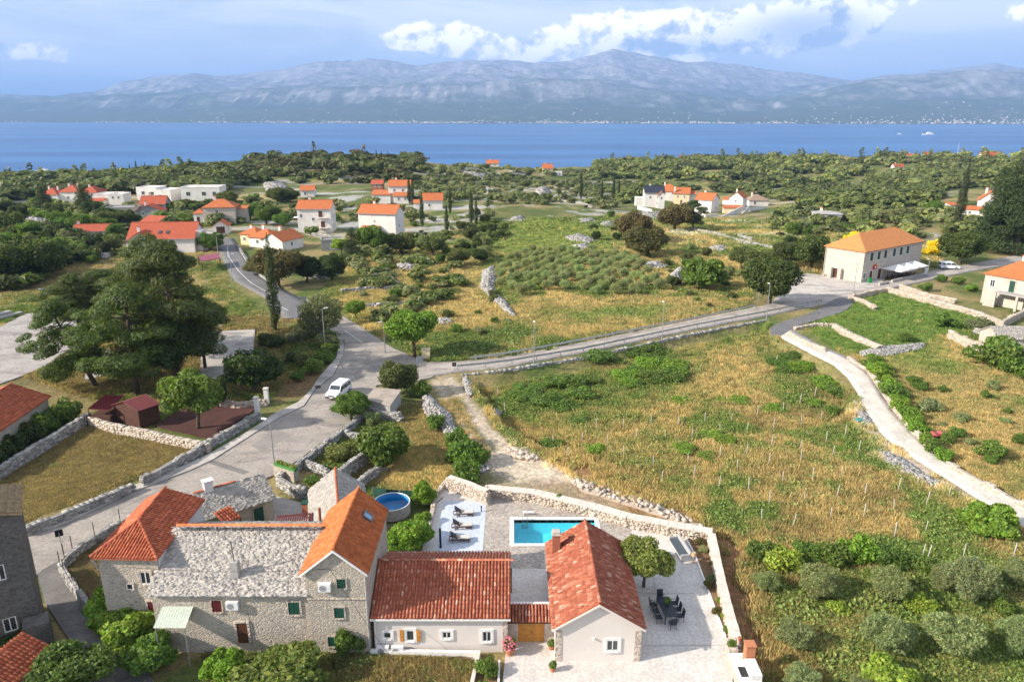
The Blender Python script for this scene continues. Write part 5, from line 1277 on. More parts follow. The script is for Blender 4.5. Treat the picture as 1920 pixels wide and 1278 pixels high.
# bar: two storey ashlar house with hipped orange roof
def bar():
    A, B, C_ = G(1550,522), G(1614,530.5), G(1722,506); u = (B-A)[:2]; wA = np.linalg.norm(u); v = (C_-B)[:2]; wB = np.linalg.norm(v); yaw = math.atan2(v[1], v[0])
    b = empty('bar_building', (0,0,0), 0, 'two storey pale stone bar with hipped orange roof and white parasols before it', 'building')
    D = 9.5
    wins = [('F', s, 4.6, 1.2, 1.85, 'green') for s in (3.0,6.0,8.8,12.6,15.6,18.6)]+[('F',1.0,.8,1.0,1.3,'glass'),('F',3.6,.1,1.2,2.2,'door'),('F',7.2,.1,1.5,2.3,'door'),('L',3.0,.1,1.6,2.2,'door')]
    wins = [w for w in wins if w[1] < wB-1]
    r = body(b, 0, 0, 0, wB, D, 7.2, 'hip', 3.0, M_FARST, M_ROOFP, .35, wins=wins, chim=None)
    MB().bx(-.35, wB+.35, -.42, -.30, 6.80, 6.96).build('gutter', pmat('copper', (.30,.18,.12)), b)
    MB().tube([(-.12,D-.2,6.8),(-.12,D-.2,0)], .06, 8).build('downpipe', MATS['grey_pipe'], b)
    po = MB().bx(-.9,-.01,4.6,5.4,0,2.4).bx(-1.0,-.01,6.9,7.7,0,2.4); po.build('side_porch', M_FARST, b)
    MB().bx(-.5,-.03,8.2,9.2,.42,.52).bx(-.4,-.1,8.3,8.45,0,.42).bx(-.4,-.1,8.95,9.1,0,.42).build('bench', M_FARST, b)
    # round red and yellow sign on the wall
    s = MB().tube([(4.6,-.02,3.05),(4.6,-.30,3.05)], .55, 20).build('round_sign', pmat('sign_red', (.55,.03,.02), (.5,.025,.02), 3, .5), b)
    MB().tube([(4.6,-.301,3.05),(4.6,-.32,3.05)], .22, 16).build('emblem', M_TRIM, s)
    MB().bx(5.2,5.55,-.35,-.05,2.6,3.6).build('sign_panel', pmat('sign_yellow', (.75,.42,.02), (.70,.38,.02), 3, .5), b)
    MB().bx(6.0,6.25,-.12,-.02,2.3,3.1).build('notice', pmat('sign_blue', (.25,.42,.60)), b)
    b.location = (B[0], B[1], B[2]); b.rotation_euler = (0,0,yaw)
    return B, yaw
BARB, BARYAW = bar()
def simple(u, v, yaw, label, parts, cat='house', name='village_house', dz=0.0):
    """parts: (x, y, z, w, d, h, roof, rise, wallmat, roofmat, wins, chimneys)"""
    b = hroot(u, v, R(yaw), label, cat, name, dz)
    for p in parts: body(b, *p[:10], wins=p[10] if len(p) > 10 else (), chim=p[11] if len(p) > 11 else ())
    return b
def put(*a, **k):
    b = simple(*a, **k); settle(b); return b
O, RD, WH, ST, GR, CR = M_ROOFO, M_ROOFR, M_WHITE, M_FARST, M_CONGR, M_CREAM
# white balcony house
def balcony_house():
    b = simple(560, 436, 2, 'white three storey house with balconies and red orange roof behind the cypress', [(0,0,0,10.6,8.2,7.6,'gx',2.2,WH,M_ROOFO,[('F',1.2,4.6,.8,1.3,'glass'),('F',5.0,3.6,.8,1.1,'glass'),('F',7.4,4.8,1.3,2.0,'door'),('F',8.0,1.5,1.3,2.0,'door'),('R',4.1,6.9,.8,1.0,'glass'),('R',4.1,4.2,.8,1.3,'glass'),('R',4.1,1.2,.8,1.3,'glass')])])
    for z in (4.7, 1.5):
        MB().bx(6.2,9.6,-1.3,-.01,z-.15,z).build('balcony', M_TRIM, b)
        rl = MB().bx(6.2,9.6,-1.3,-1.24,z+.9,z+.96)
        for i in range(12): rl.bx(6.25+i*.3,6.28+i*.3,-1.29,-1.25,z,z+.9)
        rl.build('railing', pmat('brown_rail', (.28,.10,.06)), b)
    MB().bx(-1.4,-.01,0,3.0,4.5,4.7).build('side_balcony', M_TRIM, b)
    # pale parked trailers' shade roof
    settle(b)
balcony_house()
put(674, 445, -12, 'big plain white house with orange roof right of the balcony house', [(0,0,0,12.0,7.6,7.6,'gx',2.2,WH,O,[('F',5.2,4.8,.5,.6,'glass'),('F',5.2,2.2,.5,.6,'glass'),('R',3.0,3.0,.8,1.2,'glass')]),(1.6,-3.2,0,5.2,3.18,2.6,'shed',1.3,WH,O)])
put(452, 458, -22, 'low house of three joined orange roofs beside the upper road', [(0,0,0,6.0,6.0,3.2,'hip',1.6,CR,O,[('F',1.5,1,.9,1.1,'glass')],[(1.0,4.0,1.0)]),(5.2,-2.4,0,7.5,6.5,3.0,'hip',1.8,WH,O,[('F',3,1,.9,1.1,'glass')]),(12.4,-5.5,0,7.0,9.0,3.0,'gy',2.0,WH,O,[('R',4,1,.9,1.1,'glass')])])
put(363, 420, 8, 'stone house with spreading orange roofs and outside stair', [(3.5,0,0,10.5,8,5.6,'hip',2.2,ST,O,[('F',4.5,3.4,1.0,1.2,'glass'),('F',2.2,.2,.9,2.0,'door')]),(0,1.0,0,3.49,6,3.6,'hip',1.2,WH,O,[('F',1.5,.2,1.0,2.0,'door')]),(14.1,3.0,0,3.0,4,4.6,'shed',.6,ST,O)])
put(401, 438, 10, 'small white garage with orange roof at the road end', [(0,0,0,4.4,5,2.6,'gy',1.4,WH,O,[('F',2.2,.05,2.6,2.1,'door')])], cat='garage', name='garage')
def red_house():
    b = simple(243, 474, 4, 'large house with bright red roof, white gable and skylights behind the pines', [(0,0,0,17.5,9.5,4.0,'gx',3.6,WH,RD,(),[(4.2,6.0,1.6),(12.5,6.0,1.6)]),(.6,-2.6,0,7.0,2.6+4,3.4,'gy',2.6,WH,RD,[('F',3.5,1,1.0,1.2,'glass')]),(17.51,2.0,0,1.6,4.0,5.2,'flat',0,WH,WH)])
    for x in (8.2, 10.2):
        MB().box((x,1.6,5.35), (.8,1.1,.14), 0, (.65,0)).build('skylight', M_GLASS, b)
    settle(b)
red_house()
put(263, 434, -10, 'small red roof rising behind the large red roofed house', [(0,0,0,6,5,2.6,'shed',1.8,GR,RD)])
put(140, 450, 12, 'small white cottage with red roof and tall chimney', [(0,0,0,10.0,5.5,2.6,'gx',1.6,WH,RD,[('F',6,1,.9,1.0,'glass')],[(.6,3.5,1.6)]),(-1.6,1.0,0,1.58,4,2.2,'shed',.4,GR,GR)])
put(78, 382, 3, 'white hotel with many small red roofs far left among trees', [(0,0,0,8,10,4.5,'hip',2.6,WH,RD,[('F',3,2,1,1.3,'glass')],[(2.0,5,2.0),(6.0,5,2.0)]),(8.01,1.5,0,9,10,5.5,'hip',2.8,WH,RD,[('F',4,2,1,1.3,'glass')],[(11,6,2.0),(15,6,2.0)]),(17.02,3,0,8,10,5.0,'hip',2.6,WH,RD,(),[(20,7,2.0)])])
put(181, 385, 3, 'white block with flat terraces beside the far left hotel', [(0,0,0,9,9,4.6,'flat',0,WH,WH,[('F',3,1.5,2.2,1.2,'glass')]),(7,-3,0,6.5,8,4.8,'flat',0,WH,WH),(-1.5,-3.2,0,6,3.1,2.2,'shed',1.0,WH,RD)])
put(258, 376, -6, 'modern flat roofed white villa of two cubes', [(0,0,0,9.5,9,5.6,'flat',0,WH,WH,[('F',3.2,2.6,1.6,1.6,'glass'),('F',7.5,2.4,1.8,1.6,'glass')]),(9.51,-2,0,8.0,10,4.8,'flat',0,WH,WH,[('F',3,1.5,1.6,1.4,'glass')])])
put(341, 377, 4, 'modern white box house with flat roof and dark windows', [(0,0,0,17,10,5.8,'flat',0,WH,WH,[('F',3.2,2.2,1.9,1.8,'glass'),('F',10.0,2.2,1.9,1.8,'glass'),('F',14.6,2.2,1.6,1.8,'glass')],[(6,5,1.0)])])
put(200, 408, 8, 'unfinished grey concrete house with red roof wings and chimney', [(0,0,0,11,7,3.2,'flat',0,GR,GR,[('F',1.6,.6,1.0,1.4,'glass'),('F',5,.6,1.4,1.6,'glass')]),(11.01,2.5,0,8.5,7,4.4,'gx',2.4,GR,RD),(11.0,-3.2,0,9,5.6,2.6,'gy',2.0,GR,RD)])
put(564, 370, 6, 'little white house with orange roof beside a terrace far behind', [(0,0,0,6,6,3.2,'gx',1.8,WH,O,[('F',2,1,.9,1.1,'glass')])])
put(698, 381, 0, 'white villa with stepped orange roofs below the wood', [(0,0,0,7.5,6,3.4,'shed',1.4,WH,O,[('F',3,1,.9,1.1,'glass')]),(6.5,2,0,9,8,6.8,'gx',2.0,WH,O,[('F',2.5,4.4,.9,1.2,'glass'),('F',6,4.4,.9,1.2,'glass')]),(9,-1.2,0,7,3.18,3.0,'shed',1.4,WH,O)])
put(776, 393, 4, 'small white house with orange roof near tall cypresses', [(3,0,0,8,7,3.6,'gx',2.2,WH,O,[('F',3,1,.9,1.1,'glass')],[(6,4,1.2)]),(0,0.4,0,2.98,4,2.4,'shed',.9,WH,O)])
put(697, 357, 0, 'half hidden house with dull red roof under dark trees', [(0,0,0,5.5,5,3.2,'gx',1.6,M_BRICK,RD)])
put(603, 470, 14, 'roofless concrete shell of a small house between bushes', [(0,0,0,6.0,4.5,2.6,'flat',0,GR,GR,[('F',3,.3,1.0,1.5,'glass')])])
put(872, 307, 0, 'long dark roofed house on the far hilltop', [(0,0,0,22,9,3.5,'gx',2.8,WH,M_ROOFB,[('F',5,1,1,1.2,'glass')]),(-6,1,0,5.9,6,3,'gx',2.4,GR,RD)])
put(912, 314, 0, 'tiny white house with red roof below the hilltop', [(0,0,0,9,6,3.0,'gx',2.2,WH,O)])
put(1018, 325, 4, 'tiny pale house with bright orange roof across the valley', [(0,0,0,7,7,3.5,'gx',2.8,CR,O),(7.2,-5,-2,6,5,3,'flat',0,WH,WH)])
put(815, 305, 0, 'small house with orange roof on the hill crest', [(0,0,0,8,6,3,'gx',2.4,WH,O)])
# white houses right of centre
put(1192, 386, -4, 'white house with dark solar roof leftmost of the hillside row', [(4,0,0,9,9,6.2,'gx',2.6,WH,pmat('solar', (.012,.016,.03), (.02,.025,.04), 2, .25, spec=.6),[('F',2.5,3.4,.9,1.2,'glass'),('F',6,3.4,.9,1.2,'glass'),('F',6,.6,.9,1.4,'glass'),('L',4,3.4,1,1.2,'glass')]),(0,1,0,3.99,6,3.2,'flat',0,WH,WH),(10,-1.4,0,3,1.38,5.4,'gy',1.6,WH,O,[('F',1.5,3.2,.8,1.2,'glass')])])
put(1234, 376, -10, 'large orange roof behind the solar roofed house', [(0,4,0,11,10,4.6,'hip',3.4,WH,O)])
put(1262, 382, -14, 'yellow house with orange roof and dormers in the hillside row', [(0,0,0,8,8,5.4,'gx',2.6,CR,O,[('F',2.2,3,.8,1.2,'glass'),('F',5.5,3,.8,1.2,'glass'),('F',4,.4,.9,1.6,'door'),('R',4,3,.9,1.2,'glass')],[(.4,.6,2.0)]),(8.01,2.5,0,3,5,5.0,'gx',1.2,WH,O)])
put(1302, 396, -38, 'white gabled house with red orange roof behind the dark oak', [(0,0,0,8.2,9.0,5.6,'gx',2.8,WH,O,[('R',5.0,1.0,.9,1.2,'glass')]),(-2.2,2.0,0,2.19,4,3.6,'shed',.6,WH,O)])
put(1366, 392, -30, 'white gabled house with orange roof rightmost of the tall white ones', [(0,0,0,6.6,9.4,6.0,'gy',2.6,WH,O,[('F',3.2,3.6,.8,1.1,'glass'),('R',2.6,3.6,.8,1.1,'glass'),('R',6.6,3.6,.8,1.1,'glass'),('R',2.6,.9,.8,1.1,'glass'),('R',6.6,.9,.8,1.1,'glass')]),(-4,3.0,0,3.99,6,4.4,'shed',.8,WH,O)])
put(1356, 399, -8, 'low annexe with flat orange roof before the white gabled house', [(0,0,0,8.5,4.5,2.4,'shed',.8,CR,O)])
put(1404, 386, 0, 'low house with wide brown hipped roof', [(0,0,0,10,9,2.8,'hip',2.6,WH,M_ROOFB,[('F',3,.6,1.2,1.4,'glass')])])
plw = MB()
def yardwall(px, h, label):
    P = [G(u, v) for u, v in px]; w = MB()
    for a, b in zip(P[:-1], P[1:]):
        d = b-a; m = (a+b)/2; w.box((m[0], m[1], m[2]+h/2-.6), (np.linalg.norm(d[:2])+.28, .3, h+1.2), math.atan2(d[1], d[0]))
    tag(w.build('yard_wall', M_WHITE), label, 'wall')
yardwall([(1302,403),(1322,409),(1345,408),(1390,400),(1405,396),(1436,392)], 1.4, 'white yard wall in front of the hillside houses')
yardwall([(1196,392),(1222,398)], 1.2, 'white garden wall left of the hillside houses')
put(1525, 422, -14, 'ruined grey stone hut with flat roof in the scrub', [(0,0,0,9.0,7,4.0,'hip',.7,GR,GR,[('F',2,.8,1.0,1.6,'glass')])], cat='hut', name='hut')
put(1830, 405, -30, 'white house with steep gable behind the tall right conifers', [(0,0,0,7,9,6.0,'gy',3.0,WH,O,[('F',3.2,3,.8,1.2,'glass')]),(-5,-3.5,0,9,3.4,2.6,'shed',1.0,WH,O)])
put(1780, 396, 0, 'tiny outhouse with orange roof left of the cypress', [(0,0,0,3.4,4,2.6,'shed',.8,WH,O)])
put(1842, 301, 0, 'tiny red roofed house on the right horizon', [(0,0,0,18,9,4,'gx',3.4,WH,RD)])
put(1733, 299, 0, 'tiny white and red house far right, second from the horizon mast', [(0,0,0,9,7,4,'gx',3,WH,RD)])
put(1702, 300, 0, 'tiny red roof among far right trees', [(0,0,0,10,7,3,'gx',2.6,WH,RD)])
put(1274, 303, 0, 'tiny house on the forest ridge right of centre', [(0,0,0,10,7,3,'gx',2.6,WH,RD)])
put(1676, 320, 0, 'tiny red roof in the far right scrub', [(0,0,0,8,6,3,'gx',2.2,WH,RD)])
# house cut by the right edge
def edge_house():
    A, B = G(1838,566), G(1990,596); d = (B-A)[:2]; yaw = math.atan2(d[1], d[0]); L = np.linalg.norm(d)
    b = empty('orange_roof_house', (0,0,0), 0, 'stone house with orange roof and green door cut off by the right edge', 'house')
    body(b, 0, 0, 0, L, 8, 6.0, 'hip', 2.6, M_FARST, M_ROOFO, .3, wins=[('F',1.6,3.4,.9,1.4,'glass'),('F',5.2,3.0,1.0,2.2,'gdoor'),('F',8.6,3.4,.9,1.4,'glass')])
    MB().bx(3.2,L,-2.2,-.01,2.75,2.95).build('terrace', GR, b)
    for px_ in (3.2, 7.2): MB().bx(px_,px_+.4,-2.2,-1.8,-1,2.74).build('pillar', M_FARST, b)
    st = MB()
    for i in range(9): st.bx(1.0+i*.25,3.19,-2.2,-.9,-1+i*.42,-.6+i*.42)
    st.build('stair', M_FARST, b)
    b.location = tuple(A); b.rotation_euler = (0,0,yaw)
edge_house()
def slab_hut():
    p = W(1880,652); b = empty('slab_hut', tuple(p), 0, 'small stone hut with slab roof at the right edge', 'hut')
    x, y = p[0], p[1]; gable_walls(x-1.5, x+5, y-1, y+4, -.5, 1.9, 3.2, 'x').build('wall', M_FARST, b)
    rf = MB(); slope_slab(rf, [(x-1.7,y-1.2,1.85),(x+5.2,y-1.2,1.85),(x+5.2,y+1.5,3.28),(x-1.7,y+1.5,3.28)], .14); slope_slab(rf, [(x+5.2,y+4.2,1.85),(x-1.7,y+4.2,1.85),(x-1.7,y+1.5,3.28),(x+5.2,y+1.5,3.28)], .14); roof = rf.build('roof', M_SLAB, b)
    lay(roof, 'roof_slab', slab_rows((x-1.7,y-1.2,1.85), (1,0,0), (0,2.7,1.43), 6.9, 3.05, rngS, .42, .32), 60, SLABS, 'slab_field')
slab_hut()
# loggia with arches at the right edge
def loggia():
    p = G(1898,462); b = empty('arched_loggia', tuple(p), 0, 'pale stone loggia with arches at the right edge under conifers', 'building'); x, y, z = p
    MB().bx(x,x+9,y,y+4,z+3.0,z+4.0).build('entablature', M_FARST, b)
    for i in range(4): MB().bx(x+i*2.7,x+.5+i*2.7,y,y+.6,z-1,z+3.0).build('column', M_FARST, b)
    MB().bx(x+.2,x+9,y+3.4,y+4,z-1,z+3.0).build('back_wall', M_FARST, b)
loggia()
# sheds by the play yard, left edge house, flat concrete roof, carport
def play_sheds():
    m = pmat('maroon_sheet', (.17,.028,.032), (.14,.024,.028), 1.5, .5); br = pmat('brown_boards', (.10,.045,.030), (.08,.036,.025), 2, .8)
    def ribs(mb, a, b, c, d, n):
        a, b, c, d = map(Vector, (a, b, c, d))
        for i in range(n+1):
            t = i/n; mb.tube([a.lerp(b, t)+Vector((0,0,.03)), d.lerp(c, t)+Vector((0,0,.03))], .035, 4)
    A = W(166,785); b = empty('maroon_shed', tuple(A), 0, 'open shed with low maroon sheet roof at the lot corner', 'shed')
    e0, e1, e2, e3 = W(165,766,2.1), W(204,768,2.1), W(232,742,2.5), W(198,740,2.5)
    rf = MB(); slope_slab(rf, [tuple(e0),tuple(e1),tuple(e2),tuple(e3)], .06); ribs(rf, e0, e1, e2, e3, 14); rf.build('roof', m, b)
    for e in (e0, e1, e2, e3): MB().tube([(e[0],e[1],0),(e[0],e[1],e[2]-.05)], .06, 6).build('post', br, b)
    MB().prism([tuple(p[:2]) for p in (e0*.98+e2*.02, e1*.98+e2*.02, e2, e3)], 0, 1.2).build('board_wall', br, b)
    A = W(240,795); b = empty('brown_hut', tuple(A), 0, 'brown timber hut with maroon gabled roof by the play yard', 'hut')
    f0, f1, ap = W(213,759,2.3), W(258,769,2.3), W(233,753,3.0); k = W(272,742,2.9)-W(233,753,3.0)
    bs = [V3(f0[0],f0[1],0), V3(f1[0],f1[1],0)]; kk = V3(k[0],k[1],0)
    MB().add([tuple(bs[0]),tuple(bs[1]),tuple(bs[1]+kk),tuple(bs[0]+kk),tuple(f0),tuple(f1),tuple(f1+kk),tuple(f0+kk),tuple(ap),tuple(ap+kk)], [(0,1,5,8,4),(1,2,6,5),(2,3,7,9,6),(3,0,4,7)]).build('wall', br, b)
    rf = MB(); up = V3(0,0,.06); o = (ap-f0)*.12; o2 = (ap-f1)*.12; kb = kk*1.05-kk*0; f = -kk*.05
    slope_slab(rf, [tuple(f0-o+f+up),tuple(ap+f+up),tuple(ap+kb+up),tuple(f0-o+kb+up)], .06); slope_slab(rf, [tuple(f1-o2+f+up),tuple(f1-o2+kb+up),tuple(ap+kb+up),tuple(ap+f+up)], .06)
    ribs(rf, f0-o+f+up, f0-o+kb+up, ap+kb+up, ap+f+up, 9); ribs(rf, f1-o2+f+up, f1-o2+kb+up, ap+kb+up, ap+f+up, 9); rf.build('roof', m, b)
play_sheds()
def left_house():
    e1, rd = W(96,742,3.2), W(55,698,5.0); u = V3(-.62,-.78,0); u = (W(0,808,3.2)-e1); u = u/np.linalg.norm(u); k = V3(u[1],-u[0],0)*-1
    if np.dot(k, rd-e1) < 0: k = -k
    dep = abs(np.dot(rd-e1, k)); L = 16.0; up = V3(0,0,1)
    b = empty('red_tile_house', (e1[0],e1[1],0), 0, 'low house with red tile roof at the left edge behind the hedge', 'house')
    e1 = V3(e1[0],e1[1],3.2); R1 = e1+k*dep+up*1.7; far = e1+k*2*dep
    i = .3; P = [e1+k*i+u*i, e1+u*L, far+u*L-k*i, far+u*i-k*i]
    MB().add([(p[0],p[1],-.5) for p in P]+[(p[0],p[1],3.15) for p in P]+[tuple(R1+u*i-up*.1),tuple(R1+u*L-up*.1)], [(1,0,4,5),(0,3,7,8,4),(3,2,6,7),(2,1,5,9,6),(4,8,9,5),(8,7,6,9)]).build('wall', M_WALLST, b)
    rf = MB(); slope_slab(rf, [tuple(e1),tuple(e1+u*L),tuple(R1+u*L),tuple(R1)]); slope_slab(rf, [tuple(far),tuple(R1),tuple(R1+u*L),tuple(far+u*L)]); roof = rf.build('roof', M_TILER, b)
    T = tile_rows(tuple(e1+u*L), tuple(-u), tuple(R1-e1), L, np.linalg.norm(R1-e1), .30, .42, rngT)
    T2 = tile_rows(tuple(far), tuple(u), tuple(R1-far), L, np.linalg.norm(R1-far), .30, .42, rngT)
    lay(roof, 'tile', T+T2, 0, TILER, 'tile_field'); ridge_tiles(roof, tuple(R1+up*.05), tuple(R1+u*L+up*.05), TILER[0])
    for s in (2.2, 5.5, 9): window(b, tuple(P[0]+u*s+up*(1.2-3.2)), tuple(u), tuple(-k), .9, 1.1, 'glass', M_WALLST, .1)
left_house()
def concrete_box():
    P = [W(u,v,1.9) for u, v in ((703,726),(751,731),(731,759),(688,748))]
    b = empty('concrete_store', (P[3][0],P[3][1],0), 0, 'flat roofed concrete store sunk beside the road under the round tree', 'store')
    MB().prism([tuple(p[:2]) for p in P], -1.5, 1.75).build('wall', M_CONGR, b)
    c = sum(P)/4; MB().prism([tuple((c+(p-c)*1.05)[:2]) for p in P], 1.75, 1.9).build('roof_slab', pmat('old_slab', (.40,.335,.28), (.30,.255,.21), .8, .9, .4), b)
concrete_box()
def carport():
    P = [W(u,v,2.4) for u, v in ((372,480),(410,475),(413,484),(378,490))]; b = empty('carport', tuple(G(392,500)), 0, 'open carport with purple red sheet roof left of the upper road', 'carport')
    z = gz(P[0][0],P[0][1])
    MB().prism([tuple(p[:2]) for p in P], 2.3, 2.45).build('roof', pmat('purple_sheet', (.26,.055,.085), (.22,.045,.075), 1, .5), b)
    for p in P: MB().tube([(p[0],p[1],-.2),(p[0],p[1],2.3)], .07, 6).build('post', M_DKWOOD, b)
carport()
def bleachers():
    A, B = W(-60,615), W(44,588); d = (B-A)/np.linalg.norm(B-A); n = V3(-d[1],d[0],0); b = empty('concrete_steps', tuple((A+B)/2), 0, 'stepped concrete seating at the edge of the grey court', 'steps')
    for i in range(3):
        m = (A+B)/2+n*(.4+i*.9)-d*i*.8; MB().box((m[0],m[1],.2+i*.25), (np.linalg.norm(B-A)-i*1.5, .9, .44+i*.5), math.atan2(d[1],d[0])).build('step', M_CONGR, b)
bleachers()
# ---------------------------------------------------------------- trees and shrubs
M_LEAF = leafmat('foliage'); M_LEAFI = leafmat('foliage_mass', True); M_LEAFF = leafmat('far_foliage', True, .22)
M_BARK = pmat('bark', (.13,.095,.07), (.08,.06,.045), 4, .9, .5, 25, coords='obj'); M_BARKG = pmat('grey_bark', (.22,.19,.16), (.14,.12,.10), 4, .9, .5, 25, coords='obj')
def leaf_cloud(lobes, n, size, seed, flat=.55, shell=.22, aspect=.55, up=.15, rough=.35, hang=0.0):
    """leaf-sized faces over and inside lobes (cx, cy, cz, rx, ry, rz)"""
    rng = np.random.default_rng(seed); lobes = np.array(lobes, float)
    wgt = (lobes[:, 3]*lobes[:, 4]+lobes[:, 4]*lobes[:, 5]+lobes[:, 3]*lobes[:, 5]); wgt /= wgt.sum()
    m = int(n*1.9); L = lobes[rng.choice(len(lobes), m, p=wgt)]
    d = rng.normal(size=(m, 3)); d /= np.linalg.norm(d, axis=1)[:, None]
    q = d*3.1+L[:, :3]*1.7
    nz = (vnoise(q[:, 0]+q[:, 2]*.7, q[:, 1]-q[:, 2]*.6, seed)+vnoise(q[:, 0]*2.3, q[:, 1]*2.3+q[:, 2]*2.1, seed+3)*.6)/1.6
    r = (1-np.abs(rng.normal(0, shell, m)))*(1-rough/2+rough*nz*1.25)
    P = L[:, :3]+d*L[:, 3:]*r[:, None]
    keep = np.ones(m, bool)
    for l in lobes:
        e = (((P-l[:3])/l[3:])**2).sum(1); keep &= (e > .38) | (rng.uniform(size=m) < .22)
    keep &= (nz > .30) | (rng.uniform(size=m) < .45)
    P, d = P[keep][:n], d[keep][:n]; k = len(P)
    N = d*(1-flat)+rng.normal(size=(k, 3))*flat*.8+np.array((0, 0, up)); N /= np.linalg.norm(N, axis=1)[:, None]
    t = np.cross(N, rng.normal(size=(k, 3))); t /= np.linalg.norm(t, axis=1)[:, None]+1e-9; b = np.cross(N, t)
    s = size*rng.uniform(.6, 1.4, k)[:, None]; t = t*s; b = b*s*aspect
    V = np.stack([P-t, P-b*1.0, P+t, P+b*1.0], 1).reshape(-1, 3)
    return V, np.arange(k*4).reshape(-1, 4)
def limbs(mb, base, top, r0, r1, rng, nb=5, spread=1.0, wig=.12):
    base, top = Vector(base), Vector(top); n = 5; pts = []; rad = []
    for i in range(n):
        t = i/(n-1); p = base.lerp(top, t)+Vector((rng.uniform(-wig, wig), rng.uniform(-wig, wig), 0))*(t > 0); pts.append(p); rad.append(r0+(r1-r0)*t)
    mb.tube(pts, rad, 7)
    for k in range(nb):
        t = rng.uniform(.45, .95); p = base.lerp(top, t); a = rng.uniform(0, 6.28); L = spread*rng.uniform(.6, 1.1)
        q = p+Vector((math.cos(a)*L, math.sin(a)*L, L*rng.uniform(.25, .7))); mb.tube([p, p.lerp(q, .5)+Vector((0, 0, .1*L)), q], [r1*.9, r1*.6, r1*.3], 5)
PROTO = {}
def proto(kind, var, name, lobes, n, size, trunk, seed, bark=None, radius=1.0, **kw):
    V, F = leaf_cloud(lobes, n, size, seed, **kw)
    e = bpy.data.objects.new(name, None); rng = random.Random(seed)
    t = MB(); trunk(t, rng); tm = t.mesh('trunk', bark or M_BARK, True); cm = npmesh('crown', V, F, M_LEAF)
    PROTO[(kind, var)] = (name, tm, cm, radius)
def lobes_round(rng, n, R_, H, zc, rl):
    out = [(0, 0, zc, R_*.62, R_*.62, H*.62)]
    for i in range(n):
        a = rng.uniform(0, 6.28); e = rng.uniform(-.5, 1.0); rr = R_*rng.uniform(.45, .72)*math.cos(e*.8)
        out.append((math.cos(a)*rr, math.sin(a)*rr, zc+H*.62*math.sin(e), rl*rng.uniform(.7, 1.2), rl*rng.uniform(.7, 1.2), rl*rng.uniform(.6, 1.0)))
    return out
for v in range(3):
    r = random.Random(50+v)
    proto('broad', v, 'broadleaf_tree', lobes_round(r, 16, 3.0, 2.5, 3.6, 1.1), 11000, .145, lambda m, g: limbs(m, (0,0,-.5), (.2,.1,3.6), .22, .10, g, 7, 2.0), 50+v, radius=3.0)
    proto('oak', v, 'evergreen_oak', lobes_round(r, 20, 3.0, 2.4, 2.5, .95), 10000, .14, lambda m, g: limbs(m, (0,0,-.5), (.1,.1,2.6), .25, .12, g, 7, 1.8), 70+v, radius=3.0, rough=.5)
    proto('olive', v, 'olive_tree', lobes_round(r, 13, 2.0, 1.5, 1.9, .72), 11000, .098, lambda m, g: limbs(m, (0,0,-.4), (.15,.05,1.7), .17, .08, g, 7, 1.2), 90+v, M_BARKG, 2.0, aspect=.30, rough=.6, flat=.75)
    proto('shrub', v, 'shrub', lobes_round(r, 8, 1.0, .8, .62, .45), 2200, .09, lambda m, g: limbs(m, (0,0,-.3), (0,0,.6), .05, .03, g, 4, .6), 110+v, radius=1.0, rough=.5)
    proto('fig', v, 'fig_tree', lobes_round(r, 15, 2.4, 1.7, 1.7, .8), 8500, .165, lambda m, g: limbs(m, (0,0,-.4), (.1,.1,1.6), .14, .07, g, 7, 1.4), 130+v, M_BARKG, 2.4, aspect=.8)
def pine_lobes(r, h, R_, n):
    """irregular tiers of foliage pads with gaps between them"""
    out = []; lean = r.uniform(0, 6.28); k = 0
    while k < n:
        t = r.uniform(.26, 1.0); z = h*t; w = R_*(1.0 if t < .72 else max(.12, (1.02-t)/.30))*(.45+.55*min(1, (t-.18)/.22))
        a = r.choice((0.0, 1.1, 2.3, 3.3, 4.4, 5.3))+r.uniform(-.35, .35)+t*2.0; rr = w*r.uniform(.30, 1.0)*(1+.22*math.cos(a-lean)); s = r.uniform(.72, 1.3)*(1.25-.4*t)
        out.append((.3+math.cos(a)*rr, math.sin(a)*rr, z+.05*rr, s*1.25, s*1.25, s*.55)); k += 1
    return out
def pine_trunk(h):
    def f(m, g):
        pts = [(0,0,-.6),(.1,.05,h*.25),(.35,-.1,h*.5),(.3,.1,h*.75),(.4,.1,h*.96)]; m.tube(pts, [.34,.28,.22,.14,.05], 8)
        for k in range(16):
            z = h*g.uniform(.35,.9); a = g.uniform(0,6.28); L = g.uniform(1.8,4.2); m.tube([(.3,0,z),(.3+math.cos(a)*L*.5,math.sin(a)*L*.5,z+.5),(.3+math.cos(a)*L,math.sin(a)*L,z+.7)], [.09,.06,.02], 5)
    return f
for v in range(3):
    r = random.Random(150+v)
    proto('pine', v, 'pine_tree', pine_lobes(r, 12.5, 5.1, 62), 32000, .16, pine_trunk(12.5), 150+v, radius=5.0, aspect=.34, flat=.35, up=.3, rough=.5, shell=.14)
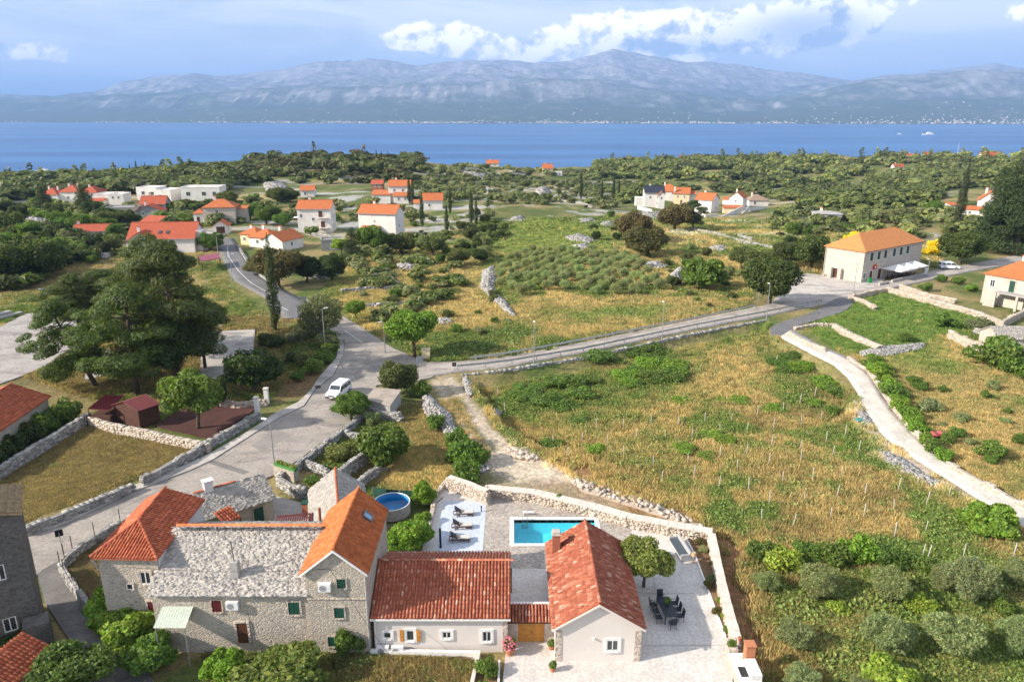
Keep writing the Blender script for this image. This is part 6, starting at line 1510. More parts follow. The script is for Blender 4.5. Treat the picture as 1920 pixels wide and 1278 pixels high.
for v in range(2):
    r = random.Random(170+v); lb = []
    for i in range(26):
        t = i/25; z = .6+t*9.2; w = .95*min(1, (t+.12)*3)*(1-t)**.55+.06; a = r.uniform(0, 6.28); lb.append((math.cos(a)*w*.25, math.sin(a)*w*.25, z, w*.8, w*.8, .75))
    proto('cypress', v, 'cypress', lb, 7000, .10, lambda m, g: m.tube([(0,0,-.5),(0,0,4),(0,0,9)], [.16,.10,.03], 7), 170+v, radius=.95, aspect=.35, flat=.4, up=.5, rough=.35)
    lb = []
    for i in range(70):
        t = r.uniform(0, 1); z = .7+t*11.3; w = 3.2*(1-t)**.75+.3; a = r.uniform(0, 6.28); lb.append((math.cos(a)*w*.65, math.sin(a)*w*.65, z, .5+w*.35, .5+w*.35, .8))
    proto('conifer', v, 'conifer', lb, 17000, .17, lambda m, g: m.tube([(0,0,-.5),(0,0,6),(0,0,12)], [.3,.2,.04], 7), 190+v, radius=3.4, aspect=.3, flat=.45, up=.2, rough=.5)
GRN = {'oak': (.085,.098,.034), 'dark': (.042,.060,.020), 'pine': (.062,.086,.023), 'green': (.085,.135,.028), 'bright': (.125,.200,.028), 'olive': (.170,.195,.092), 'grey': (.135,.145,.085), 'cyp': (.042,.060,.022), 'brown': (.10,.088,.038), 'yellow': (.50,.40,.02), 'lime': (.17,.23,.035)}
rngV = random.Random(77)
def plant(kind, p, sc, label, cat, col='green', group=None, rz=None, lean=None, jit=.12, solo=False):
    name, tm, cm, rad = PROTO[(kind, rngV.randrange(len([k for k in PROTO if k[0] == kind])))]
    rz = rngV.uniform(0, 6.28) if rz is None else rz; j = 1+rngV.uniform(-jit, jit); c = GRN[col] if isinstance(col, str) else col
    c = tuple(x*j*(1+rngV.uniform(-.06, .06)) for x in c)+(1.0,)
    if solo:
        o = bpy.data.objects.new(name, cm); COL.objects.link(o); o.color = c
    else:
        o = bpy.data.objects.new(name, None); COL.objects.link(o); o.empty_display_size = .3
        for nm, me in (('trunk', tm), ('crown', cm)):
            q = bpy.data.objects.new(nm, me); COL.objects.link(q); q.parent = o
            if nm == 'crown': q.color = c
    o.location = (float(p[0]), float(p[1]), float(p[2])-.05); o.rotation_euler = (lean[0] if lean else 0, lean[1] if lean else 0, rz)
    o.scale = (sc, sc, sc) if not hasattr(sc, '__len__') else sc
    tag(o, label, cat, group); return o
def zdist(p): return p[1]*CP+(CAMH-p[2])*SP
def tree(kind, u, v, wpx, label, col='green', hs=1.0, cat='tree', lean=None, rz=None, z=None):
    """foot at (u, v) on the ground, crown wpx pixels wide"""
    p = G(u, v) if z is None else W(u, v, z); rad = PROTO[(kind, 0)][3]; s = wpx/FPX*zdist(p)/(2*rad*1.06)
    return plant(kind, p, (s, s, s*hs), label, cat, col, lean=lean, rz=rz)
# --- trees one can point to
T = tree
T('pine',181,724,145,'pine leaning left over the grey sports court','pine',1.0,lean=(0,-.42),rz=0)
T('pine',257,740,175,'big pine with visible bent trunk behind the red roofed hut','pine',1.0)
T('pine',335,712,190,'tall pine, highest and nearest the road, left of the bowling court','pine',1.12)
T('pine',300,660,185,'tall pine at the back of the grove, left of the highest','pine',.98)
T('pine',205,618,150,'pine at the back left of the grove by the sports court','pine',.62)
T('pine',150,628,120,'slender pine with bare trunk behind the sports court','pine',.8)
T('pine',385,690,110,'small pine at the right edge of the pine grove','pine',1.1)
T('broad',372,803,125,'full green broadleaf tree standing in the red play yard','green')
T('oak',409,764,54,'small dark tree beside the play yard railing','dark',1.6)
T('broad',330,735,95,'dark green tree behind the brown timber hut','dark',1.5)
T('oak',478,736,122,'round dark evergreen tree left of the gate pillar','dark',.95)
T('cypress',517,619,31,'tall slim cypress standing at the bend of the road','cyp',1.16)
T('olive',602,640,104,'grey green tree spreading over the roadside lamp','grey',1.1)
T('broad',668,600,42,'small bright tree on the verge right of the grey tree','bright')
T('broad',777,668,106,'bright green round tree at the road junction','bright',.92)
T('oak',745,738,92,'rounded olive green tree above the concrete store',(.085,.10,.035),.95)
T('oak',660,788,80,'small round tree beside the white van','green',.95)
T('fig',722,868,118,'broad fig tree inside the dry stone walls','green',.95)
T('broad',1207,1101,112,'slender green tree shading the dining terrace',(.145,.175,.045),.95)
T('oak',522,536,116,'large brown green oak above the cypress','brown',.85)
T('oak',575,528,62,'dark oak in the middle of the roadside clump','dark',1.1)
T('oak',622,528,66,'dark oak at the right of the roadside clump','dark',1.1)
T('oak',485,516,60,'brown oak at the left of the roadside clump','brown',.8)
T('conifer',661,482,40,'dark pointed conifer before the balcony house','cyp',.8)
T('broad',702,480,70,'leafy green tree before the big plain white house','green',.9)
T('oak',752,478,66,'grey green bushy tree right of the plain white house','oak',.9)
T('oak',812,480,64,'scrubby tree right of the walled plot','oak',.9)
T('oak',860,498,52,'scrubby tree at the dry field edge','oak',.9)
T('broad',640,476,40,'bright bush like tree left of the dark conifer','lime',.8)
T('oak',1192,452,86,'brown oak, left of the pair in the meadow','brown',.9)
T('oak',1214,480,104,'wide green oak, right of the pair in the meadow',(.088,.095,.034),.72)
T('oak',1266,432,76,'brown oak before the white hillside houses','brown',.9)
T('pine',1299,430,56,'dark pine beside the brown oak by the white houses','dark',.8)
T('fig',1314,540,92,'bushy bright tree beside the steep rock','green',.95)
T('oak',1440,570,122,'large dark tree overhanging the bar forecourt',(.062,.082,.024),1.0)
T('oak',1518,506,92,'dark tree close behind the bar',(.058,.078,.024),1.0)
T('oak',1475,500,70,'dark tree between forecourt tree and bar',(.058,.078,.024),.95)
T('broad',1420,520,62,'scrubby tree left of the forecourt tree','oak',.9)
T('broad',1390,505,56,'low tree on the slope left of the bar','oak',.8)
T('oak',1797,494,100,'spreading tree right of the bar by the parked van',(.066,.086,.026),.85)
T('conifer',1880,472,100,'huge dark conifer at the right edge','cyp',.95)
T('conifer',1925,468,100,'huge dark conifer cut by the right edge','cyp',1.05)
T('conifer',1905,476,95,'dark conifer between the two huge ones','cyp',.95)
T('conifer',1862,462,80,'lower dark conifer left of the huge ones','cyp',1.05)
T('cypress',1797,426,26,'lone cypress left of the huge conifers',(.05,.06,.028),.9)
T('oak',1858,440,60,'dark oak at the foot of the huge conifers','dark',.9)
T('oak',1752,405,40,'round oak in the far right meadow','green',1.0)
# near olive yard
OL = [(1487,1216,82,'olive tree nearest to the terrace wall corner'),(1534,1122,92,'olive tree beside the white flowering bush'),(1432,1110,60,'thin young olive near the yard wall'),(1662,1128,88,'olive tree at the middle of the upper row'),(1655,1222,112,'large olive in the centre of the lower row'),(1779,1232,122,'large olive right of the lower row centre'),(1815,1130,112,'wide olive at the right of the upper row'),(1905,1102,76,'olive at the right edge, upper row'),(1908,1228,96,'olive cut by the right edge, lower row'),(1770,1110,70,'small olive between two wide ones in the upper row')]
for u, v, w, l in OL: T('olive',u,v,w,l,'olive',.95)
T('fig',1668,1300,118,'bright green leafy bush at the lower right border','lime',.8)
T('olive',1500,1300,84,'olive cut by the bottom edge','olive',.8)
T('olive',1615,1298,60,'small olive at the bottom edge','olive',.7)
def bush(u, v, w, label, col='green', hs=1.0, kind='shrub', z=None): return T(kind,u,v,w,label,col,hs,'bush',z=z)
bush(1848,996,112,'dense green bush growing at the white lane edge','bright',.75,'fig')
for i, (u,v,w,c) in enumerate([(1420,1052,70,'green'),(1465,1068,80,'lime'),(1515,1048,60,'green'),(1560,1058,70,'green'),(1610,1052,80,'bright'),(1665,1062,70,'green'),(1720,1068,60,'green')]):
    bush(u,v,w,['leafy bush at the corner of the yard wall','pale flowering bush next to the wall corner bush','dark gap bush between two pale ones','low bush in the bramble row, fourth from the wall','bright bush in the bramble row','bush in the bramble row above the centre olive','last bush of the bramble row'][i],c,.9)
bush(1570,1150,44,'small bush with white flowers under an olive','lime',.9); bush(1725,1150,64,'yellow green bush between the olives','lime',.9)
bush(1640,1090,44,'green bush between the upper olives','green'); bush(1880,1150,50,'bush before the right edge olives','green')
# around the old houses
bush(245,1202,150,'mass of bright vine leaves over the alley corner','bright',.75,'fig'); bush(325,1185,125,'vine leaves hanging beside the awning','bright',.75,'fig')
bush(212,1166,105,'bright vine leaves below the hip roofed house corner','bright',1.0,'fig'); bush(268,1160,120,'bright vine leaves under the red shuttered window','bright',1.0,'fig'); bush(335,1165,110,'bright vine leaves below the pale awning','bright',1.0,'fig')
bush(285,1255,110,'dark vine mass below the pergola','green',.9,'fig'); bush(225,1180,90,'left end of the vine pergola','bright',.9,'fig')
bush(148,1300,165,'round dense green tree in the lower left corner',(.07,.115,.03),.85,'oak'); bush(530,1298,200,'broad glossy bush under the stone house',(.11,.14,.03),.55,'fig')
bush(425,1268,90,'climbing vine by the narrow path','bright',.9,'fig'); bush(655,1222,64,'ivy bush at the foot of the tall house','green',1.5); bush(682,1190,44,'ivy climbing the corner of the tall house','green',1.9)
bush(560,1220,36,'small green bush under the tall house window','green',1.2); bush(640,1245,40,'weedy bush in the front garden','oak',.8); bush(30,1215,90,'dark shrub below the dark stone house','dark',.6); bush(90,1235,60,'second dark shrub by the tiled shed','dark',.7)
bush(793,945,52,'upper laurel bush beside the sun deck','bright',1.3,'fig'); bush(770,1028,92,'large laurel bush below the round pool','bright',.95,'fig'); bush(745,1035,60,'laurel bush next to the tall house wall','bright',1.1,'fig'); bush(790,985,40,'small laurel between the two big ones','bright',1.0)
bush(452,985,40,'small grey bush in the barn courtyard','olive',1.0); bush(408,1000,30,'green bush behind the slab roof','bright',.8); bush(655,985,22,'little bush by the shed wall','bright',1.0)
bush(600,925,40,'weeds beside the steep shed','green',.7); bush(585,905,34,'weeds in the walled corner by the road','green',.7); bush(640,858,70,'tall weeds in the upper walled plot',(.12,.13,.04),.6); bush(700,795,36,'grey green shrub by the ruined wall','olive',1.0)
for u,v,w,l in [(880,900,60,'bush at the head of the hedge by the straw garden'),(868,870,66,'second bush of the hedge by the straw garden'),(856,838,50,'hedge bush with red flowers beside it'),(895,868,50,'hedge bush next to the dirt track'),(820,805,40,'bush growing on the rubble mound'),(790,742,40,'bush above the rubble mound')]: bush(u,v,w,l,'green',1.1)
bush(923,922,20,'clipped round bush inside the yard wall','dark',1.0)
# hedge of the left house and the park
for i,(u,v) in enumerate([(130,790),(108,800),(84,815),(60,832),(34,850),(8,868)]): bush(u,v,52,['first','second','third','fourth','fifth','last'][i]+' laurel of the hedge by the red tile house, counted from the shed','green' if i<3 else 'dark',1.3)
for u,v,w,c,l in [(590,700,50,'green','clipped bush nearest the road in the park'),(608,680,46,'green','clipped bush row along the park kerb'),(622,664,40,'green','last clipped bush by the lamp'),(560,712,32,'green','small round bush at the park corner'),(575,685,46,'oak','wide low bush inside the park'),(548,680,34,'dark','dark bush inside the park lawn'),(552,640,38,'grey','lavender mound on the park slope'),(612,650,50,'grey','large lavender mound beside the lamp'),(580,630,40,'grey','lavender mound under the grey tree'),(500,645,40,'dark','dark shrub behind the cypress'),(520,650,40,'dark','dark shrub right of the cypress')]: bush(u,v,w,l,c,.8)
for u,v,w,c,l in [(1770,612,50,'green','bush in the green garden near the wall'),(1697,640,34,'green','small bush in the green garden'),(1870,690,110,'green','large dark bush below the slab hut'),(1915,705,80,'green','bush at the right edge below the slab hut'),(1640,700,44,'bright','bush at the lane bend, upper'),(1668,735,44,'bright','bush along the lane, second'),(1690,770,44,'bright','bush along the lane, third'),(1712,800,44,'bright','bush along the lane, fourth'),(1770,860,40,'bright','bush by the red scrap at the lane'),(1860,860,60,'green','low bush in the right dry field'),(1745,770,44,'olive','grey bush in the right dry field'),(1560,775,30,'green','bush at the lane shoulder'),(1835,620,50,'grey','grey bush inside the ruined walls'),(1865,555,50,'green','bush before the edge house'),(1735,545,30,'green','bush in the small orchard, left'),(1765,528,26,'green','bush in the small orchard, back'),(1795,532,26,'green','bush in the small orchard, right'),(1820,545,26,'bright','bush in the small orchard, by the house')]: bush(u,v,w,l,c,.8)
for k,(u,v,w) in enumerate([(1632,690,40),(1648,705,46),(1660,722,38),(1676,745,50),(1682,758,40),(1698,782,50),(1706,792,36),(1722,812,44),(1738,830,40),(1752,845,46),(1640,680,34),(1655,695,36)]): bush(u,v,w,'leafy green bush in the hedge along the right side of the white lane','bright' if k%3 else 'green',.75)['group'] = 'hedge bushes along the white lane'
for u,v,w,l in [(1605,454,46,'yellow broom in flower behind the bar roof left'),(1650,449,44,'yellow broom in flower behind the bar roof middle'),(1742,480,44,'yellow broom right of the bar'),(1758,466,44,'yellow broom behind the right broom')]: bush(u,v,w,l,(.50,.38,.012),.6)
# --- olive grove in the middle field
rg = random.Random(12); GP = [tuple(G(u,v)[:2]) for u, v in [(985,474),(1110,470),(1180,480),(1205,505),(1250,545),(1200,562),(1020,548),(945,560),(925,520),(950,490)]]
xs = [p[0] for p in GP]; ys = [p[1] for p in GP]; y = min(ys); row = 0
while y < max(ys):
    x = min(xs)+(1.9 if row % 2 else 0)
    while x < max(xs):
        a, b = x+rg.uniform(-.3,.3), y+rg.uniform(-.3,.3)
        if inpoly(np.array([a]), np.array([b]), GP)[0] and rg.random() > .06:
            plant('olive', (a,b,gz(a,b)), rg.uniform(.60,.84), 'small olive tree in the grove of the middle field', 'tree', (.215,.245,.125), 'olive trees in the middle grove')
        x += 4.0
    y += 4.0; row += 1
# --- shrubs scattered on the slopes, one object each
SH = [([(640,500),(720,480),(900,470),(960,600),(880,640),(700,620)],30,(14,30),('oak','green','olive')),([(870,400),(960,395),(960,430),(900,500),(850,470)],22,(16,34),('oak','dark','olive')),
 ([(1250,460),(1400,470),(1420,560),(1290,590),(1240,540)],26,(12,30),('oak','green','olive')),([(0,400),(240,400),(240,470),(60,540),(0,560)],52,(24,52),('oak','green','dark')),
 ([(1150,400),(1260,440),(1140,470),(1090,440)],14,(12,26),('oak','dark','green')),([(1440,400),(1620,400),(1760,430),(1540,440),(1460,470)],40,(14,34),('oak','green','dark','olive')),
 ([(900,735),(1150,668),(1290,642),(1330,690),(1180,740),(1090,785),(980,765)],34,(26,70),('green','bright','green')),([(1445,615),(1500,655),(1560,700),(1590,760),(1500,760),(1450,690)],12,(26,60),('green','bright')),([(1000,800),(1300,720),(1600,800),(1600,900),(1300,900),(1050,860)],12,(22,60),('green','bright')),([(1650,700),(1920,720),(1920,900),(1760,830)],16,(16,34),('green','olive'))]
SHL = ['wild shrub on the dry slope left of the olive grove','wild shrub around the cypresses at the meadow top left','wild shrub on the slope right of the olive grove','wild shrub among the rocks at the far left','wild shrub around the pair of meadow oaks','wild shrub in the scrub behind the bar','low green weed bush in the green patch below the branch road','low weed bush at the field corner by the lane bend','low weed bush in the middle of the big dry field','wild shrub in the field right of the white lane']
rs = np.random.default_rng(31)
for pts, n, (a, b), cols in SH:
    P = pts; us = [p[0] for p in P]; vs_ = [p[1] for p in P]; k = 0
    while k < n:
        u, v = rs.uniform(min(us), max(us)), rs.uniform(min(vs_), max(vs_))
        if not inpoly(np.array([u]), np.array([v]), P)[0]: continue
        p = G(u, v); w = rs.uniform(a, b); s = w/FPX*zdist(p)/2.1; k += 1
        lab = SHL[SH.index((pts, n, (a, b), cols))]; flat = .45 if 'weed' in lab else 1.0
        kind = 'shrub' if s < 1.6 or flat < 1 else 'oak'; s = s if kind == 'shrub' else s/3
        c = cols[rs.integers(len(cols))]
        plant(kind, p, (s, s, s*rs.uniform(.7,1.1)*flat), lab, 'shrub', c, 'wild shrubs on the slopes', solo=True)
# --- woods: masses of trees on the far hills
def leafy_lump(seed, n=170):
    V, F = leaf_cloud(lobes_round(random.Random(seed), 6, 1.0, .8, .75, .5), n, .23, seed, rough=.5, aspect=.8, flat=.35); return npmesh('lump', V, F, M_LEAFF)
def tall_lump(seed, n=90):
    lb = [(0,0,.4+i*.45,.42*(1-i/7)+.08,.42*(1-i/7)+.08,.4) for i in range(6)]; V, F = leaf_cloud(lb, n, .20, seed, rough=.4, aspect=.6); return npmesh('lump', V, F, M_LEAFF)
def scatter(name, meshes, P, rot, sc, col, label, cat, pick=None):
    """one object: instances of a few meshes on points"""
    ob = []
    for m in meshes:
        o = bpy.data.objects.new(m.name, m); ob.append(o)
    me = bpy.data.meshes.new(name); me.vertices.add(len(P)); me.vertices.foreach_set('co', np.asarray(P, np.float32).ravel())
    for nm, typ, arr in (('rotz','FLOAT',rot),('size','FLOAT_VECTOR',sc),('pick','INT',pick if pick is not None else np.random.default_rng(1).integers(0, len(ob), len(P)))):
        a = me.attributes.new(nm, typ, 'POINT'); a.data.foreach_set('vector' if typ == 'FLOAT_VECTOR' else 'value', np.asarray(arr, np.float32 if typ != 'INT' else np.int32).ravel())
    a = me.attributes.new('col', 'FLOAT_COLOR', 'POINT'); a.data.foreach_set('color', np.c_[np.asarray(col, np.float32), np.ones(len(P), np.float32)].ravel())
    o = link(name, me); tag(o, label, cat, kind='stuff')
    ng = bpy.data.node_groups.new(name, 'GeometryNodeTree'); ng.interface.new_socket('Geometry', in_out='INPUT', socket_type='NodeSocketGeometry'); ng.interface.new_socket('Geometry', in_out='OUTPUT', socket_type='NodeSocketGeometry')
    gi, go = ng.nodes.new('NodeGroupInput'), ng.nodes.new('NodeGroupOutput'); jn = ng.nodes.new('GeometryNodeJoinGeometry')
    def attr(nm, typ):
        n = ng.nodes.new('GeometryNodeInputNamedAttribute'); n.data_type = typ; n.inputs[0].default_value = nm; return n.outputs[0]
    m2p = ng.nodes.new('GeometryNodeMeshToPoints'); ng.links.new(gi.outputs[0], m2p.inputs['Mesh'])
    cx = ng.nodes.new('ShaderNodeCombineXYZ'); ng.links.new(attr('rotz','FLOAT'), cx.inputs[2])
    e2r = ng.nodes.new('FunctionNodeEulerToRotation'); ng.links.new(cx.outputs[0], e2r.inputs[0])
    for k, p in enumerate(ob):
        oi = ng.nodes.new('GeometryNodeObjectInfo'); oi.inputs['Object'].default_value = p; oi.inputs['As Instance'].default_value = True
        cmp = ng.nodes.new('FunctionNodeCompare'); cmp.data_type = 'INT'; cmp.operation = 'EQUAL'; ng.links.new(attr('pick','INT'), cmp.inputs['A'] if False else cmp.inputs[2]); cmp.inputs[3].default_value = k
        io = ng.nodes.new('GeometryNodeInstanceOnPoints'); ng.links.new(m2p.outputs[0], io.inputs['Points']); ng.links.new(cmp.outputs[0], io.inputs['Selection']); ng.links.new(oi.outputs['Geometry'], io.inputs['Instance'])
        ng.links.new(e2r.outputs[0], io.inputs['Rotation']); ng.links.new(attr('size','FLOAT_VECTOR'), io.inputs['Scale']); ng.links.new(io.outputs[0], jn.inputs[0])
    ng.links.new(jn.outputs[0], go.inputs[0]); md = o.modifiers.new('growth', 'NODES'); md.node_group = ng
    return o
def sample(px, n, seed, hmax=None):
    rng = np.random.default_rng(seed); P = [tuple(G(u,v)[:2]) for u, v in px]; xs = [p[0] for p in P]; ys = [p[1] for p in P]
    X = rng.uniform(min(xs), max(xs), n*6); Y = rng.uniform(min(ys), max(ys), n*6); m = inpoly(X, Y, P); X, Y = X[m][:n], Y[m][:n]; return X, Y, rng
LUMPS = [leafy_lump(300+i) for i in range(4)]+[tall_lump(320)]
def wood(name, px, n, s0, s1, cols, label, seed, dens=.0, tall=.0, keep=None):
    X, Y, rng = sample(px, n, seed); d = fbm(X/35, Y/35, 4, seed)
    k = d > dens; X, Y, d = X[k], Y[k], d[k]; N = len(X); s = s0*.7+(s1*1.25-s0*.7)*rng.uniform(0, 1, N)**2.2
    pk = rng.integers(0, 4, N); pk = np.where(rng.uniform(size=N) < tall, 4, pk)
    sc = np.c_[s*rng.uniform(.9,1.2,N), s*rng.uniform(.9,1.2,N), np.where(pk == 4, s*.75, s*rng.uniform(.6,.9,N))]
    C_ = np.array(cols)[rng.integers(0, len(cols), N)]*(.7+.6*fbm(X/60, Y/60, 3, seed+5))[:, None]*rng.uniform(.8,1.2,(N,1))
    scatter(name, LUMPS, np.c_[X, Y, Hh(X, Y)-.2], rng.uniform(0,6.28,N), sc, C_, label, 'trees', pk)
DK, MD, OLV, LT = (.085,.102,.040), (.120,.145,.050), (.155,.172,.078), (.19,.215,.075)
wood('hill_wood', [(380,345),(420,318),(480,303),(560,296),(640,293),(720,296),(790,306),(800,330),(760,345),(640,345),(520,345),(440,356)], 4200, 2.6, 5.0, [DK,DK,MD,(.09,.085,.036)], 'dark evergreen wood covering the hill left of centre', 401, .24, .02)
wood('shore_wood', [(-150,385),(-150,348),(0,343),(150,342),(300,334),(400,322),(440,350),(380,372),(250,365),(60,372)], 3200, 2.4, 4.8, [DK,DK,MD], 'dark wood along the left shore', 402, .25, .05)
wood('plateau_wood', [(1110,330),(1120,312),(1200,306),(1300,301),(1450,298),(1600,296),(1780,297),(2050,297),(2050,345),(1750,355),(1520,350),(1350,350),(1200,345)], 7000, 2.4, 5.2, [DK,MD,MD,OLV,LT], 'pine and oak woods across the right plateau', 403, .48, .08)
wood('valley_wood', [(1160,385),(1170,350),(1350,350),(1540,352),(1760,352),(1760,385),(1600,392),(1480,385),(1440,370),(1300,352),(1220,372)], 2000, 2.0, 4.0, [DK,MD,MD], 'wood behind the white hillside houses', 404, .36, .06)
wood('hillside_scrub', [(770,415),(780,345),(830,312),(950,316),(1090,322),(1180,345),(1150,395),(1060,405),(960,400),(850,420)], 1100, 1.2, 2.6, [DK,MD,OLV,OLV], 'scrub and olives over the terraced hillside', 405, .40, .01)
wood('village_green', [(0,430),(0,378),(200,388),(360,392),(460,375),(560,372),(690,380),(770,395),(780,430),(690,440),(560,440),(430,425),(240,425),(120,440)], 460, 1.3, 2.6, [DK,MD,(.10,.15,.03),OLV], 'garden trees and bushes between the village houses', 406, .36, .0)
wood('right_scrub', [(1440,470),(1450,400),(1640,392),(1850,385),(2050,385),(2050,470),(1760,455),(1600,445)], 520, 1.2, 2.6, [DK,MD,OLV,LT], 'scrub on the right slope behind the bar', 407, .42, .0)
wood('left_scrub', [(-120,560),(-120,430),(0,440),(230,435),(240,475),(120,500),(60,540)], 420, 1.2, 3.0, [DK,MD,(.09,.12,.03)], 'bushes on the rocky ground at the left', 408, .35, .0)
wood('slope_scrub', [(640,480),(800,430),(960,420),(930,520),(960,600),(840,640),(700,600)], 420, .7, 1.8, [MD,OLV,(.09,.12,.03)], 'low scrub on the dry slope left of the grove', 409, .52, .0)
# cypress groups
for u, v, h, l in [(246,336,.75,'cypress of the shore group, leftmost'),(258,334,.9,'cypress of the shore group, tallest'),(275,334,.8,'cypress of the shore group, rightmost'),(706,302,.7,'cypress of the hilltop row, first'),(716,302,.62,'cypress of the hilltop row, second'),(728,304,.66,'cypress of the hilltop row, third'),(740,306,.55,'cypress of the hilltop row, last'),
    (768,382,1.0,'cypress behind the white villa, left of two'),(774,383,.95,'cypress behind the white villa, right of two'),(792,425,1.0,'tall cypress below the small white house'),(844,400,.8,'cypress on the slope beside the small white house'),(884,420,1.0,'dark cypress at the meadow top left'),(893,422,.8,'second cypress at the meadow top left'),(1089,372,1.2,'lone cypress across the valley'),(1128,378,.9,'cypress left of the valley group'),(1150,372,1.1,'tallest cypress of the valley group'),(1160,374,.9,'cypress at the end of the valley group'),(838,440,.85,'bare stemmed cypress on the slope')]:
    p = G(u, v); plant('cypress', p, (h*1.25,h*1.25,h*1.15), l, 'tree', 'cyp')
for u, v, w, l in [(85,398,40,'dark conifer before the far left hotel'),(160,398,44,'second dark conifer before the far left hotel')]: T('conifer',u,v,w,l,'dark',.7)
for i,(u,v,w,c) in enumerate([(520,380,50,'oak'),(545,378,44,'oak'),(428,388,50,'oak'),(356,394,36,'oak'),(320,392,26,'oak'),(500,420,60,'green'),(470,410,50,'green'),(530,425,44,'green'),(440,405,40,'green'),(395,470,60,'green'),(375,468,44,'bright'),(120,430,60,'green'),(60,450,60,'green'),(20,445,80,'oak'),(190,425,40,'bright'),(100,480,60,'green'),(30,530,140,'pine'),(85,520,120,'pine'),(15,475,70,'green'),(215,470,50,'oak')]):
    T('oak',u,v,w,['oak at the far meadow edge','second oak at the far meadow edge','round oak before the white box house','small oak below the white box house','little oak left of the small one','green garden tree above the orange roofs','garden tree behind the orange roofs','garden tree by the balcony house','tree left of the stone house stair','tree beside the carport','bright bush by the carport','bushy tree below the cottage','bushy tree left of the cottage','dark trees at the left edge','bright bush beside the cottage','tree on the rocky ground left of the red roof','pine thicket at the left edge','pine thicket right of the edge one','shrubby tree at the left edge above the pines','oak before the red roofed house'][i],c,.8)
# ---------------------------------------------------------------- grass and weeds
def tuft(seed, n, h, spread, lean, w):
    rng = np.random.default_rng(seed); V = []; F = []
    for i in range(n):
        a, r = rng.uniform(0, 6.28), spread*math.sqrt(rng.uniform()); x, y = math.cos(a)*r, math.sin(a)*r; b = rng.uniform(0, 6.28); hh = h*rng.uniform(.6, 1.15); l = lean*rng.uniform(.2, 1)*hh; c = rng.uniform(0, 6.28)
        dx, dy = math.cos(b)*w, math.sin(b)*w; tx, ty = x+math.cos(c)*l, y+math.sin(c)*l; k = len(V)
        V += [(x-dx, y-dy, -.1), (x+dx, y+dy, -.1), ((x+tx)/2+dx*.9, (y+ty)/2+dy*.9, hh*.6), (tx, ty, hh), ((x+tx)/2-dx*.9, (y+ty)/2-dy*.9, hh*.6)]
        F.append((k, k+1, k+2, k+3, k+4))
    return npmesh('tuft', V, F, M_LEAFI)
def weed(seed):
    V, F = leaf_cloud(lobes_round(random.Random(seed), 5, .5, .35, .22, .25), 70, .10, seed, rough=.5, aspect=.6); return npmesh('weed', V, F, M_LEAFI)
TUFTS = [tuft(1, 30, .46, .42, .45, .017), tuft(2, 26, .60, .38, .5, .016), tuft(3, 32, .36, .48, .5, .019), weed(4), weed(5)]
def meadow(name, px, n, label, seed, size=(.8,1.5), green=.30, bright=1.32, noz=False, short=1.0, weeds=.2):
    rng = np.random.default_rng(seed); us = [p[0] for p in px]; vv = [p[1] for p in px]
    U = rng.uniform(min(us), max(us), n*4); Vv = rng.uniform(min(vv), max(vv), n*4); m = inpoly(U, Vv, px); U, Vv = U[m][:n], Vv[m][:n]
    a = (U-960)/FPX; b = -(Vv-639)/FPX; dy = CP+b*SP; dz = -SP+b*CP; z = np.zeros(len(U))
    for _ in range(3): t = (z-CAMH)/dz; X, Y = a*t, dy*t; z = Hh(X, Y)
    keep = np.ones(len(X), bool)
    for P in EXCL:
        xs = [p[0] for p in P]; ys = [p[1] for p in P]; q = np.where((X > min(xs)-.5) & (X < max(xs)+.5) & (Y > min(ys)-.5) & (Y < max(ys)+.5))[0]
        if len(q): keep[q] &= ~(inpoly(X[q], Y[q], P) | (polydist(X[q], Y[q], P, True) < .25))
    X, Y, z = X[keep], Y[keep], z[keep]; N = len(X)
    C_ = ground_colour(X, Y); lum = C_.mean(1); gr = C_[:, 1]/(C_[:, 0]+1e-6)
    bare = (lum > .32) | ((C_[:, 0] > C_[:, 1]*1.6))
    k2 = ~bare | (rng.uniform(size=N) < .03); X, Y, z, C_, gr = X[k2], Y[k2], z[k2], C_[k2], gr[k2]; N = len(X)
    pk = rng.integers(0, 3, N); w = (rng.uniform(size=N) < weeds*np.clip((gr-.75)*3, .1, 2.0)); pk = np.where(w, rng.integers(3, 5, N), pk)
    s = rng.uniform(*size, N)*(.55+.9*fbm(X/4, Y/4, 3, seed)); f = bright*rng.uniform(.75, 1.3, (N, 1)); C_ = np.clip(C_*f, 0, .8)
    C_[:, 1] = np.maximum(C_[:, 1], C_[:, 0]/1.24); C_[:, 2] = np.maximum(C_[:, 2], C_[:, 0]*.42)
    dryj = rng.uniform(size=N) < .07; C_[dryj] = C_[dryj]*.4+STRAW*.7
    C_[w] = C_[w]*.35+np.array((.085,.135,.028))*.75
    scatter(name, TUFTS, np.c_[X, Y, z-.08], rng.uniform(0, 6.28, N), np.c_[s*1.1, s*1.1, s*short], C_, label, 'grass', pk)
meadow('field_grass', [(866,703),(1096,668),(1440,597),(1462,634),(1600,735),(1640,810),(1800,925),(1940,1010),(1940,1300),(1400,1300),(1385,1090),(1340,990),(1150,925),(1000,870),(930,800)], 42000, 'tall dry and green grass of the big field and olive yard', 501, (.6,1.25), weeds=.35)
meadow('right_field_grass', [(1490,606),(1660,545),(1840,590),(1940,640),(1940,945),(1850,900),(1740,835),(1650,725),(1590,665)], 12000, 'green and dry grass right of the white lane', 502, (.6,1.1), short=.7, weeds=.15)
meadow('middle_field_grass', [(640,480),(900,420),(1180,430),(1450,480),(1400,572),(1090,640),(940,668),(810,676),(700,620),(600,560)], 22000, 'dry and green grass of the middle fields', 503, (1.0,2.0), short=.6, weeds=.25)
